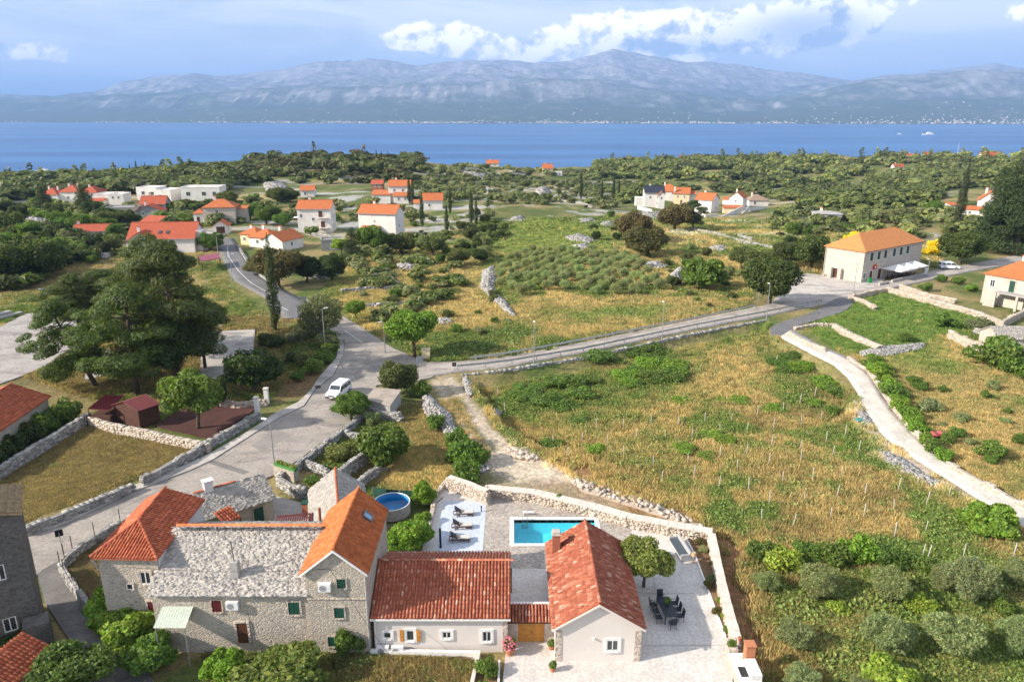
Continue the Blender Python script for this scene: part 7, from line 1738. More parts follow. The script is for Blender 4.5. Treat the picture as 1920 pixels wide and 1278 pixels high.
meadow('village_grass', [(0,560),(0,480),(200,440),(400,450),(430,530),(500,590),(640,600),(650,640),(560,700),(500,745),(300,760),(160,745),(0,690)], 9000, 'dry park and garden grass at the left', 504, (.8,1.6), short=.6, bright=1.1)
meadow('lot_grass', [(165,790),(385,832),(262,893),(40,978),(0,940),(0,885)], 5000, 'mown grass of the walled lot', 505, (.6,1.0), short=.35, weeds=.03, bright=.95)
meadow('garden_grass', [(570,858),(690,780),(760,760),(860,745),(920,850),(860,880),(820,930),(700,925),(650,900)], 5000, 'dry weeds in the walled gardens by the fig', 506, (.6,1.1), short=.6, bright=1.0)
meadow('front_grass', [(380,1225),(600,1218),(880,1226),(875,1300),(380,1300)], 2600, 'dry grass of the front garden', 507, (.5,.9), short=.6, bright=1.1)
meadow('slope_grass', [(860,420),(1200,400),(1560,420),(1760,470),(1760,500),(1550,515),(1450,480),(1100,432)], 7000, 'grass on the far slope behind the bar', 508, (1.6,3.2), short=.6)
# ---------------------------------------------------------------- pool and yard furniture
def pool():
    b = empty('swimming_pool', (3.9, 56.15, 0), 0, 'rectangular turquoise swimming pool with white coping behind the gabled house', 'pool')
    x0, x1, y0, y1 = -.2, 8.05, 56.12, 60.9; i = .38; ix0, ix1, iy0, iy1 = x0+i, x1-i, y0+i, y1-i; dz = -1.45
    mt = pmat('pool_mosaic', (.50,.86,.92), (.44,.82,.89), 1.5, .5)
    v = MB(); v.add([(ix0,iy0,dz),(ix1,iy0,dz),(ix1,iy1,dz),(ix0,iy1,dz),(ix0,iy0,.02),(ix1,iy0,.02),(ix1,iy1,.02),(ix0,iy1,.02)], [(0,1,2,3),(0,4,5,1),(1,5,6,2),(2,6,7,3),(3,7,4,0)]); v.build('basin', mt, b)
    n = 12
    for k in range(n):
        a, c = x0+(x1-x0)*k/n+.006, x0+(x1-x0)*(k+1)/n-.006
        for ya, yb in ((y0, iy0), (iy1, y1)): MB().bx(a, c, ya, yb, -.3, .10).build('coping_stone', M_TRIM, b)
    for k in range(6):
        a, c = iy0+(iy1-iy0)*k/6+.006, iy0+(iy1-iy0)*(k+1)/6-.006
        for xa, xb in ((x0, ix0-.004), (ix1+.004, x1)): MB().bx(xa, xb, a, c, -.3, .10).build('coping_stone', M_TRIM, b)
    m = bpy.data.materials.new('pool_water'); m.use_nodes = True; t = NT(m.node_tree); t.n.clear(); o = t.new('ShaderNodeOutputMaterial')
    tr = t.new('ShaderNodeBsdfTransparent'); tr.inputs[0].default_value = (.34,.83,.89,1); gl = t.new('ShaderNodeBsdfGlossy'); gl.inputs['Roughness'].default_value = .04
    mx = t.new('ShaderNodeMixShader'); fz = t.new('ShaderNodeFresnel'); fz.inputs[0].default_value = 1.33; bn = t.new('ShaderNodeBump'); bn.inputs['Strength'].default_value = .25; bn.inputs['Distance'].default_value = .05
    t.link(t.noise(t.new('ShaderNodeNewGeometry').outputs['Position'], 3.0, 3.0), bn.inputs['Height']); t.link(bn.outputs[0], fz.inputs['Normal']); t.link(bn.outputs[0], gl.inputs['Normal'])
    mx.inputs[0].default_value = .07; t.link(tr.outputs[0], mx.inputs[1]); t.link(gl.outputs[0], mx.inputs[2]); t.link(mx.outputs[0], o.inputs[0])
    MB().add([(ix0,iy0,-.10),(ix1,iy0,-.10),(ix1,iy1,-.10),(ix0,iy1,-.10)], [(0,1,2,3)]).build('water', m, b)
    lx = .95
    for s in (0, .5): MB().tube([(lx+s,iy1+.5,.1),(lx+s,iy1+.5,.75),(lx+s,iy1+.2,.9),(lx+s,iy1-.12,.7),(lx+s,iy1-.12,-.9)], .025, 6).build('ladder_rail', M_STEEL, b)
    for z in (-.25, -.5, -.75): MB().bx(lx, lx+.5, iy1-.18, iy1-.06, z, z+.04).build('ladder_step', M_STEEL, b)
    p = MB().bx(1.0,2.0,61.25,61.5,.32,.37).bx(1.05,1.12,61.3,61.45,.05,.32).bx(1.88,1.95,61.3,61.45,.05,.32).build('side_bench', M_TRIM, b)
pool()
def loungers():
    def one():
        b = empty('sun_lounger', (0,0,0)); fr = MB()
        for y in (-.32, .32): fr.bx(-.95,.95,y-.035,y+.035,.24,.32)
        fr.bx(.88,.95,-.285,.285,.24,.32).bx(-.95,-.88,-.285,.285,.24,.32); fr.build('frame', M_DKWOOD, b)
        for x in (-.6,.8):
            for y in (-.32,.32): MB().bx(x-.04,x+.04,y-.035,y+.035,0,.24).build('leg', M_DKWOOD, b)
        for k in range(10): MB().bx(-.15+k*.11,-.07+k*.11,-.285,.285,.30,.325).build('slat', M_DKWOOD, b)
        cm = pmat('lounger_cushion', (.55,.53,.50), (.48,.46,.44), 4, .9); c = MB().bx(-.2,.92,-.29,.29,.326,.40).build('seat_cushion', cm, b)
        MB().box((-.52,0,.58), (.78,.62,.04), 0, (0,.66)).build('backrest', M_DKWOOD, b); MB().box((-.50,0,.63), (.74,.56,.07), 0, (0,.66)).build('back_cushion', pmat('navy_cushion', (.05,.055,.07), (.07,.075,.09), 4, .9), b)
        for y in (-.3,.3): MB().tube([(-.75,y,.28),(-.62,y,.62)], .02, 6).build('strut', M_DKWOOD, b)
        MB().box((-.18,.05,.44), (.22,.36,.08), .3).build('towel', pmat('yellow_towel', (.55,.36,.10), (.45,.30,.16), 6, .9), b)
        return b
    p = one(); L = ['sun lounger farthest from the houses on the blue deck','middle sun lounger on the blue deck','sun lounger nearest the long roof on the blue deck']
    for k, (x, y) in enumerate(((-4.55,61.3),(-4.55,59.05),(-4.62,56.95))):
        o = p if k == 0 else copy_tree(p); o.location = (x,y,.075); o.rotation_euler = (0,0,R(5)); tag(o, L[k], 'lounger', 'sun loungers on the blue deck')
    s = MB().bx(-6.3,-6.12,55.85,55.97,.07,1.95); tag(s.bx(-6.32,-6.10,55.80,56.02,.05,.09).build('garden_shower', M_BLACK), 'slim black garden shower post on the blue deck', 'shower')
    tag(MB().tube([(-2.9,61.9,0),(-2.9,61.9,.55)], .05, 8).cyl((-2.9,61.9,.55), .08, .12, 8).build('bollard_lamp', M_BLACK), 'short dark bollard light at the deck corner', 'lamp')
    tag(MB().tube([(-7.3,63.6,.05),(-6.8,64.6,.07)], .05, 6).build('pool_broom', M_DKWOOD), 'dark pole lying on the pale screed', 'pole')
loungers()
def dining():
    ga = R(-6); cx, cy_ = 11.6, 46.9; tm = pmat('charcoal_table', (.030,.038,.048), (.04,.048,.058), 3, .45)
    b = empty('dining_table', (0,0,0), 0, 'long charcoal dining table on the white terrace', 'table')
    MB().bx(-.48,.48,-1.15,1.15,.70,.75).build('table_top', tm, b)
    for x in (-.42,.42):
        for y in (-1.05,1.05): MB().bx(x-.035,x+.035,y-.035,y+.035,0,.70).build('leg', tm, b)
    b.location = (cx,cy_,.05); b.rotation_euler = (0,0,-ga)
    def chair():
        c = empty('dining_chair', (0,0,0)); MB().bx(-.24,.24,-.24,.24,.42,.46).build('seat', tm, c); MB().box((0,.25,.72), (.48,.04,.56), 0, (-.16,0)).build('backrest', tm, c)
        for x in (-.22,.22):
            for y in (-.22,.22): MB().tube([(x,y,0),(x*.95,y*.95,.42)], .02, 6).build('leg', M_BLACK, c)
            MB().tube([(x,.25,.62),(x*1.1,-.05,.64),(x*1.05,-.22,.44)], .02, 6).build('armrest', M_BLACK, c)
        return c
    ch = chair(); spots = [(-.82,-.75,R(90),'left side, nearest the viewer'),(-.82,0,R(90),'left side, middle'),(-.82,.75,R(90),'left side, farthest'),(.82,-.75,R(-90),'right side, nearest the viewer'),(.82,0,R(-90),'right side, middle'),(.82,.75,R(-90),'right side, farthest'),(0,1.5,0,'far head end'),(0,-1.5,R(180),'near head end')]
    for k, (x, y, a, t) in enumerate(spots):
        o = ch if k == 0 else copy_tree(ch); ca, sa = math.cos(-ga), math.sin(-ga)
        o.location = (cx+x*ca-y*sa, cy_+x*sa+y*ca, .05); o.rotation_euler = (0,0,a-ga); tag(o, 'charcoal chair at the dining table, '+t, 'chair', 'chairs round the dining table')
    p = empty('potted_plant', (0,0,0), 0, 'small green plant in a dark pot on the dining table', 'plant'); MB().cyl((0,0,0), .10, .18, 12, .13).build('pot', M_BLACK, p)
    V, F = leaf_cloud([(0,0,.35,.22,.22,.22)], 140, .09, 5); q = link('leaves', npmesh('leaves', V, F, M_LEAF), p); q.color = (.09,.14,.03,1); p.location = (cx+.1,cy_+.2,.80)
    s = empty('garden_sofa', (0,0,0), 0, 'grey outdoor sofa with dark cushions at the back of the terrace', 'sofa'); g = pmat('sofa_grey', (.42,.42,.42), (.36,.36,.36), 3, .7); d = pmat('sofa_cushion', (.06,.075,.09), (.075,.09,.105), 3, .9)
    MB().bx(-.45,.45,-1.5,1.5,.05,.32).build('base', g, s); MB().bx(.32,.45,-1.5,1.5,.32,.80).build('back', g, s)
    for y in (-1.43,1.43): MB().bx(-.45,.31,y-.07,y+.07,.32,.62).build('armrest', g, s)
    for k in range(3): MB().bx(-.44,.30,-1.33+k*.89,-.46+k*.89,.32,.46).build('seat_cushion', d, s)
    s.location = (14.45,55.3,.05); s.rotation_euler = (0,0,R(8))
    l = MB().cyl((15.25,53.7,.0), .18, .06, 12).tube([(15.25,53.7,.05),(15.25,53.7,.7)], .03, 6); l.cyl((15.25,53.7,.7), .22, .3, 14, .16); tag(l.build('lantern', pmat('rattan', (.52,.36,.20))), 'small rattan lantern on a stem beside the sofa', 'lantern')
    t = empty('coffee_table', (13.2,54.6,0), 0, 'low white table in front of the sofa', 'table'); MB().bx(12.75,13.65,54.3,54.9,.38,.43).build('table_top', M_TRIM, t)
    for x in (12.82,13.58):
        for y in (54.37,54.83): MB().bx(x-.03,x+.03,y-.03,y+.03,.05,.38).build('leg', M_STEEL, t)
    MB().bx(14.2,14.9,53.0,53.5,.05,.35)
dining()
def barbecue():
    b = empty('barbecue', (15.4,40.6,0), 0, 'white masonry barbecue with brick flue at the terrace corner', 'barbecue')
    MB().bx(14.75,16.1,38.9,41.6,0,.95).build('counter', M_WARMST, b); MB().bx(14.70,16.15,38.85,41.65,.95,1.03).build('worktop', M_TRIM, b)
    MB().bx(15.55,16.15,40.6,41.2,1.03,2.35).build('flue', pmat('terracotta_block', (.50,.20,.10), (.42,.16,.08), 5, .9, .3), b); MB().bx(15.50,16.20,40.55,41.25,2.35,2.42).build('flue_rim', MATS['terracotta_block'], b)
    MB().bx(15.45,16.12,38.95,40.5,1.03,1.55).build('hood', M_TRIM, b); MB().bx(14.8,15.4,41.7,42.6,0,1.25).build('planter', M_WARMST, b)
    MB().bx(14.95,15.5,39.4,40.3,1.035,1.06).build('grill', M_BLACK, b)
    q = plant('shrub', (15.1,42.2,1.2), .32, 'small green plant in the barbecue planter', 'plant', 'green')
    r = MB().tube([(15.9,43.0,.9),(15.9,43.0,1.2)], .14, 10); tag(r.build('terracotta_jar', M_BRICK), 'terracotta jar beside the barbecue planter', 'jar')
barbecue()
def pot(x, y, z, s, label, plantc='green', flower=None):
    b = empty('flower_pot', (0,0,0), 0, label, 'plant pot'); MB().cyl((0,0,0), .22, .42, 16, .30).tube([(0,0,.40),(0,0,.46)], [.34,.34], 16).build('pot', MATS['terracotta_block'], b)
    V, F = leaf_cloud([(0,0,.72,.36,.36,.30),(.15,.1,.85,.2,.2,.2)], 420, .09, int(x*7)+90); q = link('leaves', npmesh('leaves', V, F, M_LEAF), b); q.color = GRN[plantc]+(1,)
    if flower:
        V, F = leaf_cloud([(0,0,.78,.42,.42,.34)], 130, .08, 7, aspect=.9); q = link('blossoms', npmesh('blossoms', V, F, M_LEAF), b); q.color = flower+(1,)
    b.location = (x,y,z); b.scale = (s,s,s)
pot(*W(1046,948)[:2],.06,1.1,'terracotta pot with a palm like plant at the pool wall'); pot(-.15,42.7,.05,1.15,'pink flowering hydrangea in a pot by the wooden gate','green',(.60,.16,.30)); pot(2.75,43.2,.05,.7,'little pot plant right of the wooden gate')
pot(*W(1036,1258)[:2],.05,.7,'spiky plant pot on the entrance paving edge')
for k,(u,v,c) in enumerate([(1340,1060,'green'),(1335,1090,'olive'),(1350,1130,'lime'),(1362,1160,'lime'),(1366,1185,'green'),(1320,1035,'olive'),(1312,1020,'brown'),(1230,990,'olive'),(1265,998,'brown'),(912,1260,'green'),(905,1290,'bright'),(1330,1100,'brown'),(1345,1150,'brown')]):
    p = W(u,v,.12); plant('shrub', p, .45 if k != 9 else .8, 'young shrub planted in the terrace flower beds', 'shrub', c, 'young shrubs in the flower beds', solo=True)
def round_pool():
    x, y = -11.35, 61.9; b = empty('round_pool', (x,y,0), 0, 'round above ground pool with stone pattern side and blue water', 'pool'); n = 40; r = 1.72; h = 1.15
    V = []; F = []
    for k, (rr, z) in enumerate(((r,0),(r,h),(r-.05,h),(r-.05,.05))):
        for j in range(n): a = 2*math.pi*j/n; V.append((x+math.cos(a)*rr, y+math.sin(a)*rr, z))
    outer = MB().add(V[:2*n], [(j,(j+1)%n,n+(j+1)%n,n+j) for j in range(n)]); outer.build('side', pmat('stone_print', (.42,.38,.34), (.30,.27,.24), 5, .8, .3), b, True)
    MB().add(V[2*n:], [(n+j,n+(j+1)%n,(j+1)%n,j) for j in range(n)]+[tuple(range(n,2*n))]).build('liner', pmat('blue_liner', (.06,.28,.55), (.05,.25,.50), 2, .5), b)
    rim = MB(); rim.tube([(x+math.cos(2*math.pi*j/n)*(r-.02), y+math.sin(2*math.pi*j/n)*(r-.02), h) for j in range(n+1)], .05, 6, False); rim.build('rim', M_TRIM, b)
    MB().add([(x+math.cos(2*math.pi*j/n)*(r-.06), y+math.sin(2*math.pi*j/n)*(r-.06), .72) for j in range(n)], [tuple(range(n))]).build('water', bpy.data.materials['pool_water'], b)
    # green screen netting behind it
    s = empty('screen_fence', (-12.4,64.3,0), 0, 'green netting screen behind the round pool', 'fence')
    P = [(-13.6,64.6),(-12.3,64.2),(-10.9,64.0),(-9.6,63.9)]
    for q in P: MB().tube([(*q,0),(*q,1.25)], .04, 6).build('post', M_STEEL, s)
    for q, w in zip(P[:-1], P[1:]):
        m = ((q[0]+w[0])/2,(q[1]+w[1])/2,.68); MB().box(m, (math.hypot(w[0]-q[0],w[1]-q[1])-.06,.02,1.05), math.atan2(w[1]-q[1],w[0]-q[0])).build('net', pmat('green_net', (.02,.075,.055), (.03,.09,.065), 4, .9), s)
round_pool()
def courtyard():
    # tiled porch roofs behind the slab roof ridge
    for k,(u0,v0,u1,v1,l) in enumerate([(422,982,452,968,'small red tile porch roof behind the slab roof'),(515,982,585,976,'dark red slatted pergola roof between slab roof and shed')]):
        A, B = W(u0,v0,2.6), W(u1,v1,2.6); d = (B-A)/np.linalg.norm(B-A); n = V3(-d[1],d[0],0); b = empty('porch_roof', (A[0],A[1],0), 0, l, 'roof'); L = np.linalg.norm(B-A)
        if k == 0:
            rf = MB(); slope_slab(rf, [tuple(A),tuple(B),tuple(B+n*1.6+V3(0,0,.5)),tuple(A+n*1.6+V3(0,0,.5))], .08); ro = rf.build('roof', M_TILER, b); lay(ro, 'tile', tile_rows(tuple(A), tuple(d), tuple(n*1.6+V3(0,0,.5)), L, 1.68, .25, .4, rngT), 300, TILER, 'tile_field')
        else:
            for i in range(16):
                p = A+d*L*(i+.5)/16; MB().box(tuple(p+n*.7), (.10,1.5,.06), math.atan2(d[1],d[0])).build('slat', pmat('maroon_slat', (.15,.03,.03)), b)
            for i in (0,1): MB().box(tuple(A+d*L/2+n*(.1+1.2*i)-V3(0,0,.06)), (L,.1,.06), math.atan2(d[1],d[0])).build('beam', M_DKWOOD, b)
        for s in (.1, L-.1): MB().tube([tuple(A+d*s-V3(0,0,2.6)),tuple(A+d*s-V3(0,0,.1))], .06, 6).build('post', M_DKWOOD, b)
    slab('courtyard_paving', [(440,975),(520,930),(575,945),(590,990),(520,1000)], pmat('old_paving', (.40,.36,.32), (.32,.29,.26), 1.2, .9, .5, 8), .03)
    p = W(575,965); b = empty('stone_trough', tuple(p), 0, 'brick pillar with green lid by the courtyard shed', 'pillar'); MB().bx(p[0]-.3,p[0]+.3,p[1]-.3,p[1]+.3,0,1.3).build('pillar', M_BRICK, b); MB().bx(p[0]-.36,p[0]+.36,p[1]-.36,p[1]+.36,1.3,1.4).build('lid', M_GREENSH, b)
    p = W(520,890); q = empty('planter_box', tuple(p), 0, 'green planter trough with flowers below the lamp post', 'planter'); d = V3(.86,-.5,0)
    MB().box(tuple(p+d*1.4+V3(0,0,1.35)), (3.0,.5,.3), -.53).build('trough', pmat('green_paint', (.06,.22,.05)), q); MB().box(tuple(p+d*1.4+V3(0,0,.6)), (2.9,.7,1.2), -.53).build('wall', M_WALLST, q)
    V, F = leaf_cloud([(p[0]+d[0]*s,p[1]+d[1]*s,1.62,.35,.3,.2) for s in (.4,1.1,1.8,2.5)], 420, .09, 12); r = link('leaves', npmesh('leaves', V, F, M_LEAF), q); r.color = (.16,.18,.04,1)
courtyard()
# ---------------------------------------------------------------- street furniture
def lamp_post(u, v, vtop, label, arm=(1,0), globe=False, h=None, double=False):
    p = G(u, v); h = DY(u, vtop, p[1])[2]-p[2] if h is None else h; b = empty('street_lamp', tuple(p), 0, label, 'street lamp', 'street lamps'); x, y, z = p
    MB().tube([(x,y,z-.2),(x,y,z+h*.5),(x,y,z+h)], [.085,.07,.05], 8).build('pole', M_STEEL, b); MB().cyl((x,y,z), .14, .5, 8).build('base', M_STEEL, b)
    if globe:
        g = MB(); n = 10
        g.tube([(x,y,z+h),(x,y,z+h+.12),(x,y,z+h+.3),(x,y,z+h+.42)], [.08,.22,.22,.06], 12); g.build('globe', M_TRIM, b); g = MB().tube([(x-.5,y,z+h-.7),(x-.5,y,z+h-.55),(x-.5,y,z+h-.4),(x-.5,y,z+h-.28)], [.08,.20,.20,.06], 12).build('globe', M_TRIM, b); MB().tube([(x,y,z+h-.75),(x-.5,y,z+h-.7)], .03, 6).build('arm', M_STEEL, b)
    else:
        ax, ay = arm; MB().tube([(x,y,z+h-.02),(x+ax*.5,y+ay*.5,z+h+.12)], .035, 6).build('arm', M_STEEL, b)
        MB().box((x+ax*.75,y+ay*.75,z+h+.14), (.62,.26,.10), math.atan2(ay,ax)).build('lamp_head', M_TRIM, b)
lamp_post(516,886,789,'street lamp beside the stone barn, nearest of the lamps',(-.9,.4)); lamp_post(610,657,580,'street lamp in front of the grey green tree',(.7,.6)); lamp_post(1001,686,607,'street lamp by the branch road guardrail, leftmost of two',(0,1)); lamp_post(1241,641,569,'street lamp by the middle of the branch road',(0,1)); lamp_post(1437,600,534,'street lamp at the forecourt end of the guardrail',(0,1))
lamp_post(1600,549,492,'thin lamp post in front of the bar corner',(-.5,.8)); lamp_post(1738,519,486,'lamp post with cabinet right of the white parasols',(-.7,-.5)); lamp_post(436,525,477,'lamp post at the lower bend of the upper road',(.8,.3)); lamp_post(409,476,440,'lamp post at the top of the upper road',(.8,.3)); lamp_post(419,665,613,'globe lamp in the bowling court',globe=True); lamp_post(722,662,645,'short lamp behind the round tree',(-.6,-.4),h=5.0)
def flood(u, v, vt, label):
    p = G(u, v); h = DY(u, vt, p[1])[2]-p[2]; x, y, z = p; b = empty('floodlight_mast', tuple(p), 0, label, 'floodlight'); MB().tube([(x,y,z-.2),(x,y,z+h)], [.10,.06], 8).build('pole', M_STEEL, b); MB().bx(x-.9,x+.9,y-.05,y+.05,z+h,z+h+.1).build('crossbar', M_STEEL, b)
    for s in (-.6,.1,.7): MB().box((x+s,y-.15,z+h+.28), (.5,.18,.36), .1, (.5,0)).build('lamp_head', pmat('lamp_blue', (.25,.33,.45)), b)
flood(91,588,545,'tall floodlight mast behind the sports court'); flood(128,642,612,'short floodlight mast by the court fence')
def guardrail(px, label, sd):
    P = [G(u, v) for u, v in px]; P2 = resamp([p[:2] for p in P], max(2, int(sum(np.linalg.norm(P[i+1][:2]-P[i][:2]) for i in range(len(P)-1))/4.0))); b = empty('guardrail', (P2[0][0],P2[0][1],0), 0, label, 'guardrail'); prof = [(-.02,.78),(.05,.70),(-.02,.62),(.05,.54),(-.02,.46)]
    V = []; 
    for i, p in enumerate(P2):
        d = P2[min(i+1,len(P2)-1)]-P2[max(i-1,0)]; d = d/np.linalg.norm(d); n = np.array((-d[1],d[0]))*sd
        for o, z in prof: V.append((p[0]+n[0]*(o+.09), p[1]+n[1]*(o+.09), gz(*p)*0+z+.02))
        MB().box((p[0],p[1],.30), (.09,.10,.95), math.atan2(d[1],d[0])).build('post', M_STEEL, b)
    link('beam', npmesh('beam', V, gridfaces(len(prof), len(P2)), M_STEEL), b)
guardrail([(858,694),(941,686.5),(1093,660),(1300,616),(1441,589.5),(1540,569)], 'steel guardrail on the near side of the branch road', 1); guardrail([(882,678),(943,670.5),(1093,643.5),(1300,602.5),(1415,578)], 'steel guardrail on the far side of the branch road', -1)
# road signs
def sign(u, v, label, kind, h=2.2, yaw=0.0):
    p = G(u, v); x, y, z = p; b = empty('road_sign', (0,0,0), 0, label, 'sign'); MB().tube([(0,0,-.2),(0,0,h)], .035, 6).build('post', M_STEEL, b)
    m = pmat('sign_back', (.34,.35,.36), None, 3, .5)
    if kind == 'rect': MB().bx(-.5,.5,-.02,.02,h-.9,h).build('panel', m, b)
    elif kind == 'round': MB().tube([(0,-.02,h),(0,.02,h)], .38, 20).build('disc', M_TRIM, b)
    else: MB().bx(-.3,.3,-.02,.02,h-.4,h+.2).build('panel', pmat('dark_sign', (.02,.022,.03)), b)
    b.location = (x,y,z); b.rotation_euler = (0,0,yaw)
sign(788,697,'pair of grey direction signs seen from behind at the junction','rect',2.4,.5); sign(571,581,'grey sign back on the upper road bend','rect',2.6,.3); sign(1421,566,'round white sign at the start of the far guardrail','round',2.4,.2); sign(852,697,'thin dark post at the end of the near guardrail','dark',1.2); sign(118,1036,'small dark sign leaning by the road near the hip roofed house','dark',2.0,.5)
tag(MB().bx(*(lambda p: (p[0]-.6,p[0]+.6,p[1]-.4,p[1]+.4,0,1.5))(W(799,671))).bx(*(lambda p: (p[0]-.7,p[0]+.7,p[1]-.5,p[1]+.5,1.5,1.6))(W(799,671))).build('utility_cabinet', M_CREAM), 'pale utility cabinet beside the bright tree at the junction', 'cabinet')
for k,(u,v) in enumerate([(501,757),(483,775)]):
    p = W(u,v); b = empty('gate_pillar', tuple(p), 0, ['tall white gate pillar beside the park corner','tall white gate pillar at the road wall end'][k], 'pillar'); MB().bx(p[0]-.25,p[0]+.25,p[1]-.25,p[1]+.25,0,2.1).build('shaft', M_TRIM, b); MB().bx(p[0]-.32,p[0]+.32,p[1]-.32,p[1]+.32,2.1,2.22).build('cap', MATS['coping'], b)
# fence posts of the alley wall
for k,(u,v) in enumerate([(120,1040),(135,1025),(177,1000),(225,974),(112,1055),(120,1070),(136,1090),(150,1108),(168,1130)]):
    p = W(u,v,.8); tag(MB().tube([(p[0],p[1],.3),(p[0],p[1],1.9)], .04, 6).build('fence_post', pmat('rusty_post', (.12,.07,.05))), 'rusty fence post on the alley and road walls', 'post', 'rusty fence posts on the walls')
# vineyard posts
VP = [(1523,904),(1576,896),(1466,908),(1507,946),(1568,937),(1622,933),(1683,922),(1720,911),(1442,949),(1487,990),(1556,975),(1618,975),(1675,962),(1736,949),(1778,935),(1676,1011),(1734,1001),(1728,1048),(1805,1051),(1799,980),(1738,1054),(1899,1051),(1427,980),(1348,917),(1403,922),(932,744),(946,775),(1119,806),(1169,805),(1220,802),(1270,802),(1038,838),(1092,831),(1139,837),(1192,827),(1247,826),(1297,823),(1063,860),(1169,858),(1455,683),(1527,747),(1499,760),(1468,775),(1420,781),(1371,793),(1321,796),(1502,800),(1538,791),(1450,806),(1401,811),(1349,814),(1548,832),(1583,822),(1445,840),(1225,880),(1290,872),(1350,862),(1400,856),(1500,846),(1240,905),(1300,898),(1382,884),(1440,876),(1500,868),(1560,858),(1610,850)]
pm = MB().tube([(0,0,-.3),(.02,.01,.7),(0,0,1.55)], [.05,.045,.04], 6).mesh('vineyard_post', pmat('weathered_post', (.48,.44,.39), (.38,.34,.30), 4, .9), True); rp = random.Random(9)
for u, v in VP:
    p = G(u, v); o = link('vineyard_post', pm); o.location = tuple(p); o.rotation_euler = (rp.uniform(-.07,.07),rp.uniform(-.07,.07),rp.uniform(0,6)); s = rp.uniform(.85,1.1); o.scale = (s,s,s); tag(o, 'weathered vineyard post standing in the dry field', 'post', 'vineyard posts in the dry field')
# ---------------------------------------------------------------- vehicles
def vehicle(name, paint, van=True):
    """local: nose towards -y, 4.2 m long"""
    b = empty(name, (0,0,0)); pt = pmat('paint_'+name, paint, tuple(c*.95 for c in paint), 1, .3, spec=.6); hw = .86
    if van: prof = [(-2.05,.35),(-2.08,.62),(-1.98,.88),(-1.25,1.05),(-.62,1.68),(-.35,1.80),(1.75,1.82),(2.0,1.62),(2.08,.95),(2.06,.38)]
    else: prof = [(-2.0,.35),(-2.05,.60),(-1.9,.80),(-1.0,.92),(-.35,1.36),(0,1.46),(1.0,1.44),(1.65,1.02),(2.0,.95),(2.05,.40)]
    V = []; n = len(prof)
    for x, k in ((-hw,0),(-hw*.999,1),(hw*.999,1),(hw,0)): pass
    def inset(y, z): return hw*(1.0 if z < 1.0 else 1.0-(z-1.0)*.16)
    for sx in (-1, 1):
        for y, z in prof: V.append((sx*inset(y,z), y, z))
    F = [tuple(range(n)), tuple(range(n,2*n))[::-1]]+[(i, n+i, n+(i+1)%n, (i+1)%n) for i in range(n)]
    mb = MB().add(V, F); mb.build('body', pt, b)
    def lift(p0, p1, w, off, name_, mat):
        (y0,z0),(y1,z1) = p0, p1; d = Vector((0,y1-y0,z1-z0)).normalized(); nrm = Vector((0,-d.z,d.y))
        if nrm.z < 0 and abs(nrm.z) > .2: nrm = -nrm
        q = [Vector((-w*inset(y0,z0)/hw,y0,z0)),Vector((w*inset(y0,z0)/hw,y0,z0)),Vector((w*inset(y1,z1)/hw,y1,z1)),Vector((-w*inset(y1,z1)/hw,y1,z1))]; MB().add([p+nrm*off for p in q]+[p-nrm*.02 for p in q], [(0,1,2,3),(0,4,5,1),(1,5,6,2),(2,6,7,3),(3,7,4,0)]).build(name_, mat, b)
    if van:
        lift((-1.18,1.10),(-.66,1.64), .76, .012, 'windscreen', M_GLASS); zz = (1.08,1.58); spans = ((-.95,-.05),(.05,1.0),(1.1,1.85)); MB().bx(-.7,.7,2.055,2.10,1.05,1.55).build('rear_window', M_GLASS, b)
    else:
        lift((-.95,.95),(-.38,1.33), .76, .012, 'windscreen', M_GLASS); zz = (.98,1.34); spans = ((-.55,.15),(.2,.95)); lift((1.6,1.06),(1.05,1.40), .70, .012, 'rear_window', M_GLASS)
    for sx in (-1, 1):
        for a, c in spans:
            x0, x1 = sx*(inset(0,zz[0])+.006), sx*(inset(0,zz[1])+.006); s0 = .18 if a < -.3 else 0
            q = [(x0,a-s0*1.2,zz[0]),(x0,c,zz[0]),(x1,c,zz[1]),(x1,a+s0*1.6,zz[1])]; MB().add(q, [(0,1,2,3) if sx > 0 else (3,2,1,0)]).build('side_window', M_GLASS, b)
        MB().box((sx*.58,-2.0,.72), (.36,.14,.20), 0).build('headlight', pmat('lamp_glass', (.7,.72,.74), None, 3, .15, spec=.8), b)
        MB().box((sx*.72,2.06,.85), (.16,.06,.34), 0).build('tail_light', pmat('tail_red', (.4,.02,.02), None, 3, .3), b)
        MB().box((sx*.98,-.95,1.08), (.14,.10,.16), 0).build('mirror', M_BLACK, b)
        for y in (-1.28, 1.3):
            t = MB().tube([(sx*.66,y,.31),(sx*.89,y,.31)], .31, 18).build('wheel', pmat('tyre', (.02,.02,.02)), b); MB().tube([(sx*.88,y,.31),(sx*.90,y,.31)], .18, 14).build('rim', M_STEEL, t)
    MB().bx(-.84,.84,-2.14,-2.0,.28,.55).build('front_bumper', pmat('bumper_grey', (.07,.07,.075)), b); MB().bx(-.84,.84,2.02,2.14,.28,.55).build('rear_bumper', MATS['bumper_grey'], b); MB().bx(-.26,.26,-2.16,-2.145,.38,.50).build('number_plate', M_TRIM, b); MB().bx(-.4,.4,-2.10,-2.02,.62,.72).build('grille', M_BLACK, b)
    return b
va = vehicle('van', (.78,.80,.83)); p0 = W(622,748); p1 = W(650,712); yaw = math.atan2(p1[1]-p0[1], p1[0]-p0[0])-math.pi/2; va.location = (-23.2,92.3,.025); va.rotation_euler = (0,0,R(-16)); tag(va, 'white van driving down the road towards the viewer', 'van')
v2 = copy_tree(va, G(1779,505), R(80), 1.05); tag(v2, 'silver white van parked under the spreading tree right of the bar', 'van')
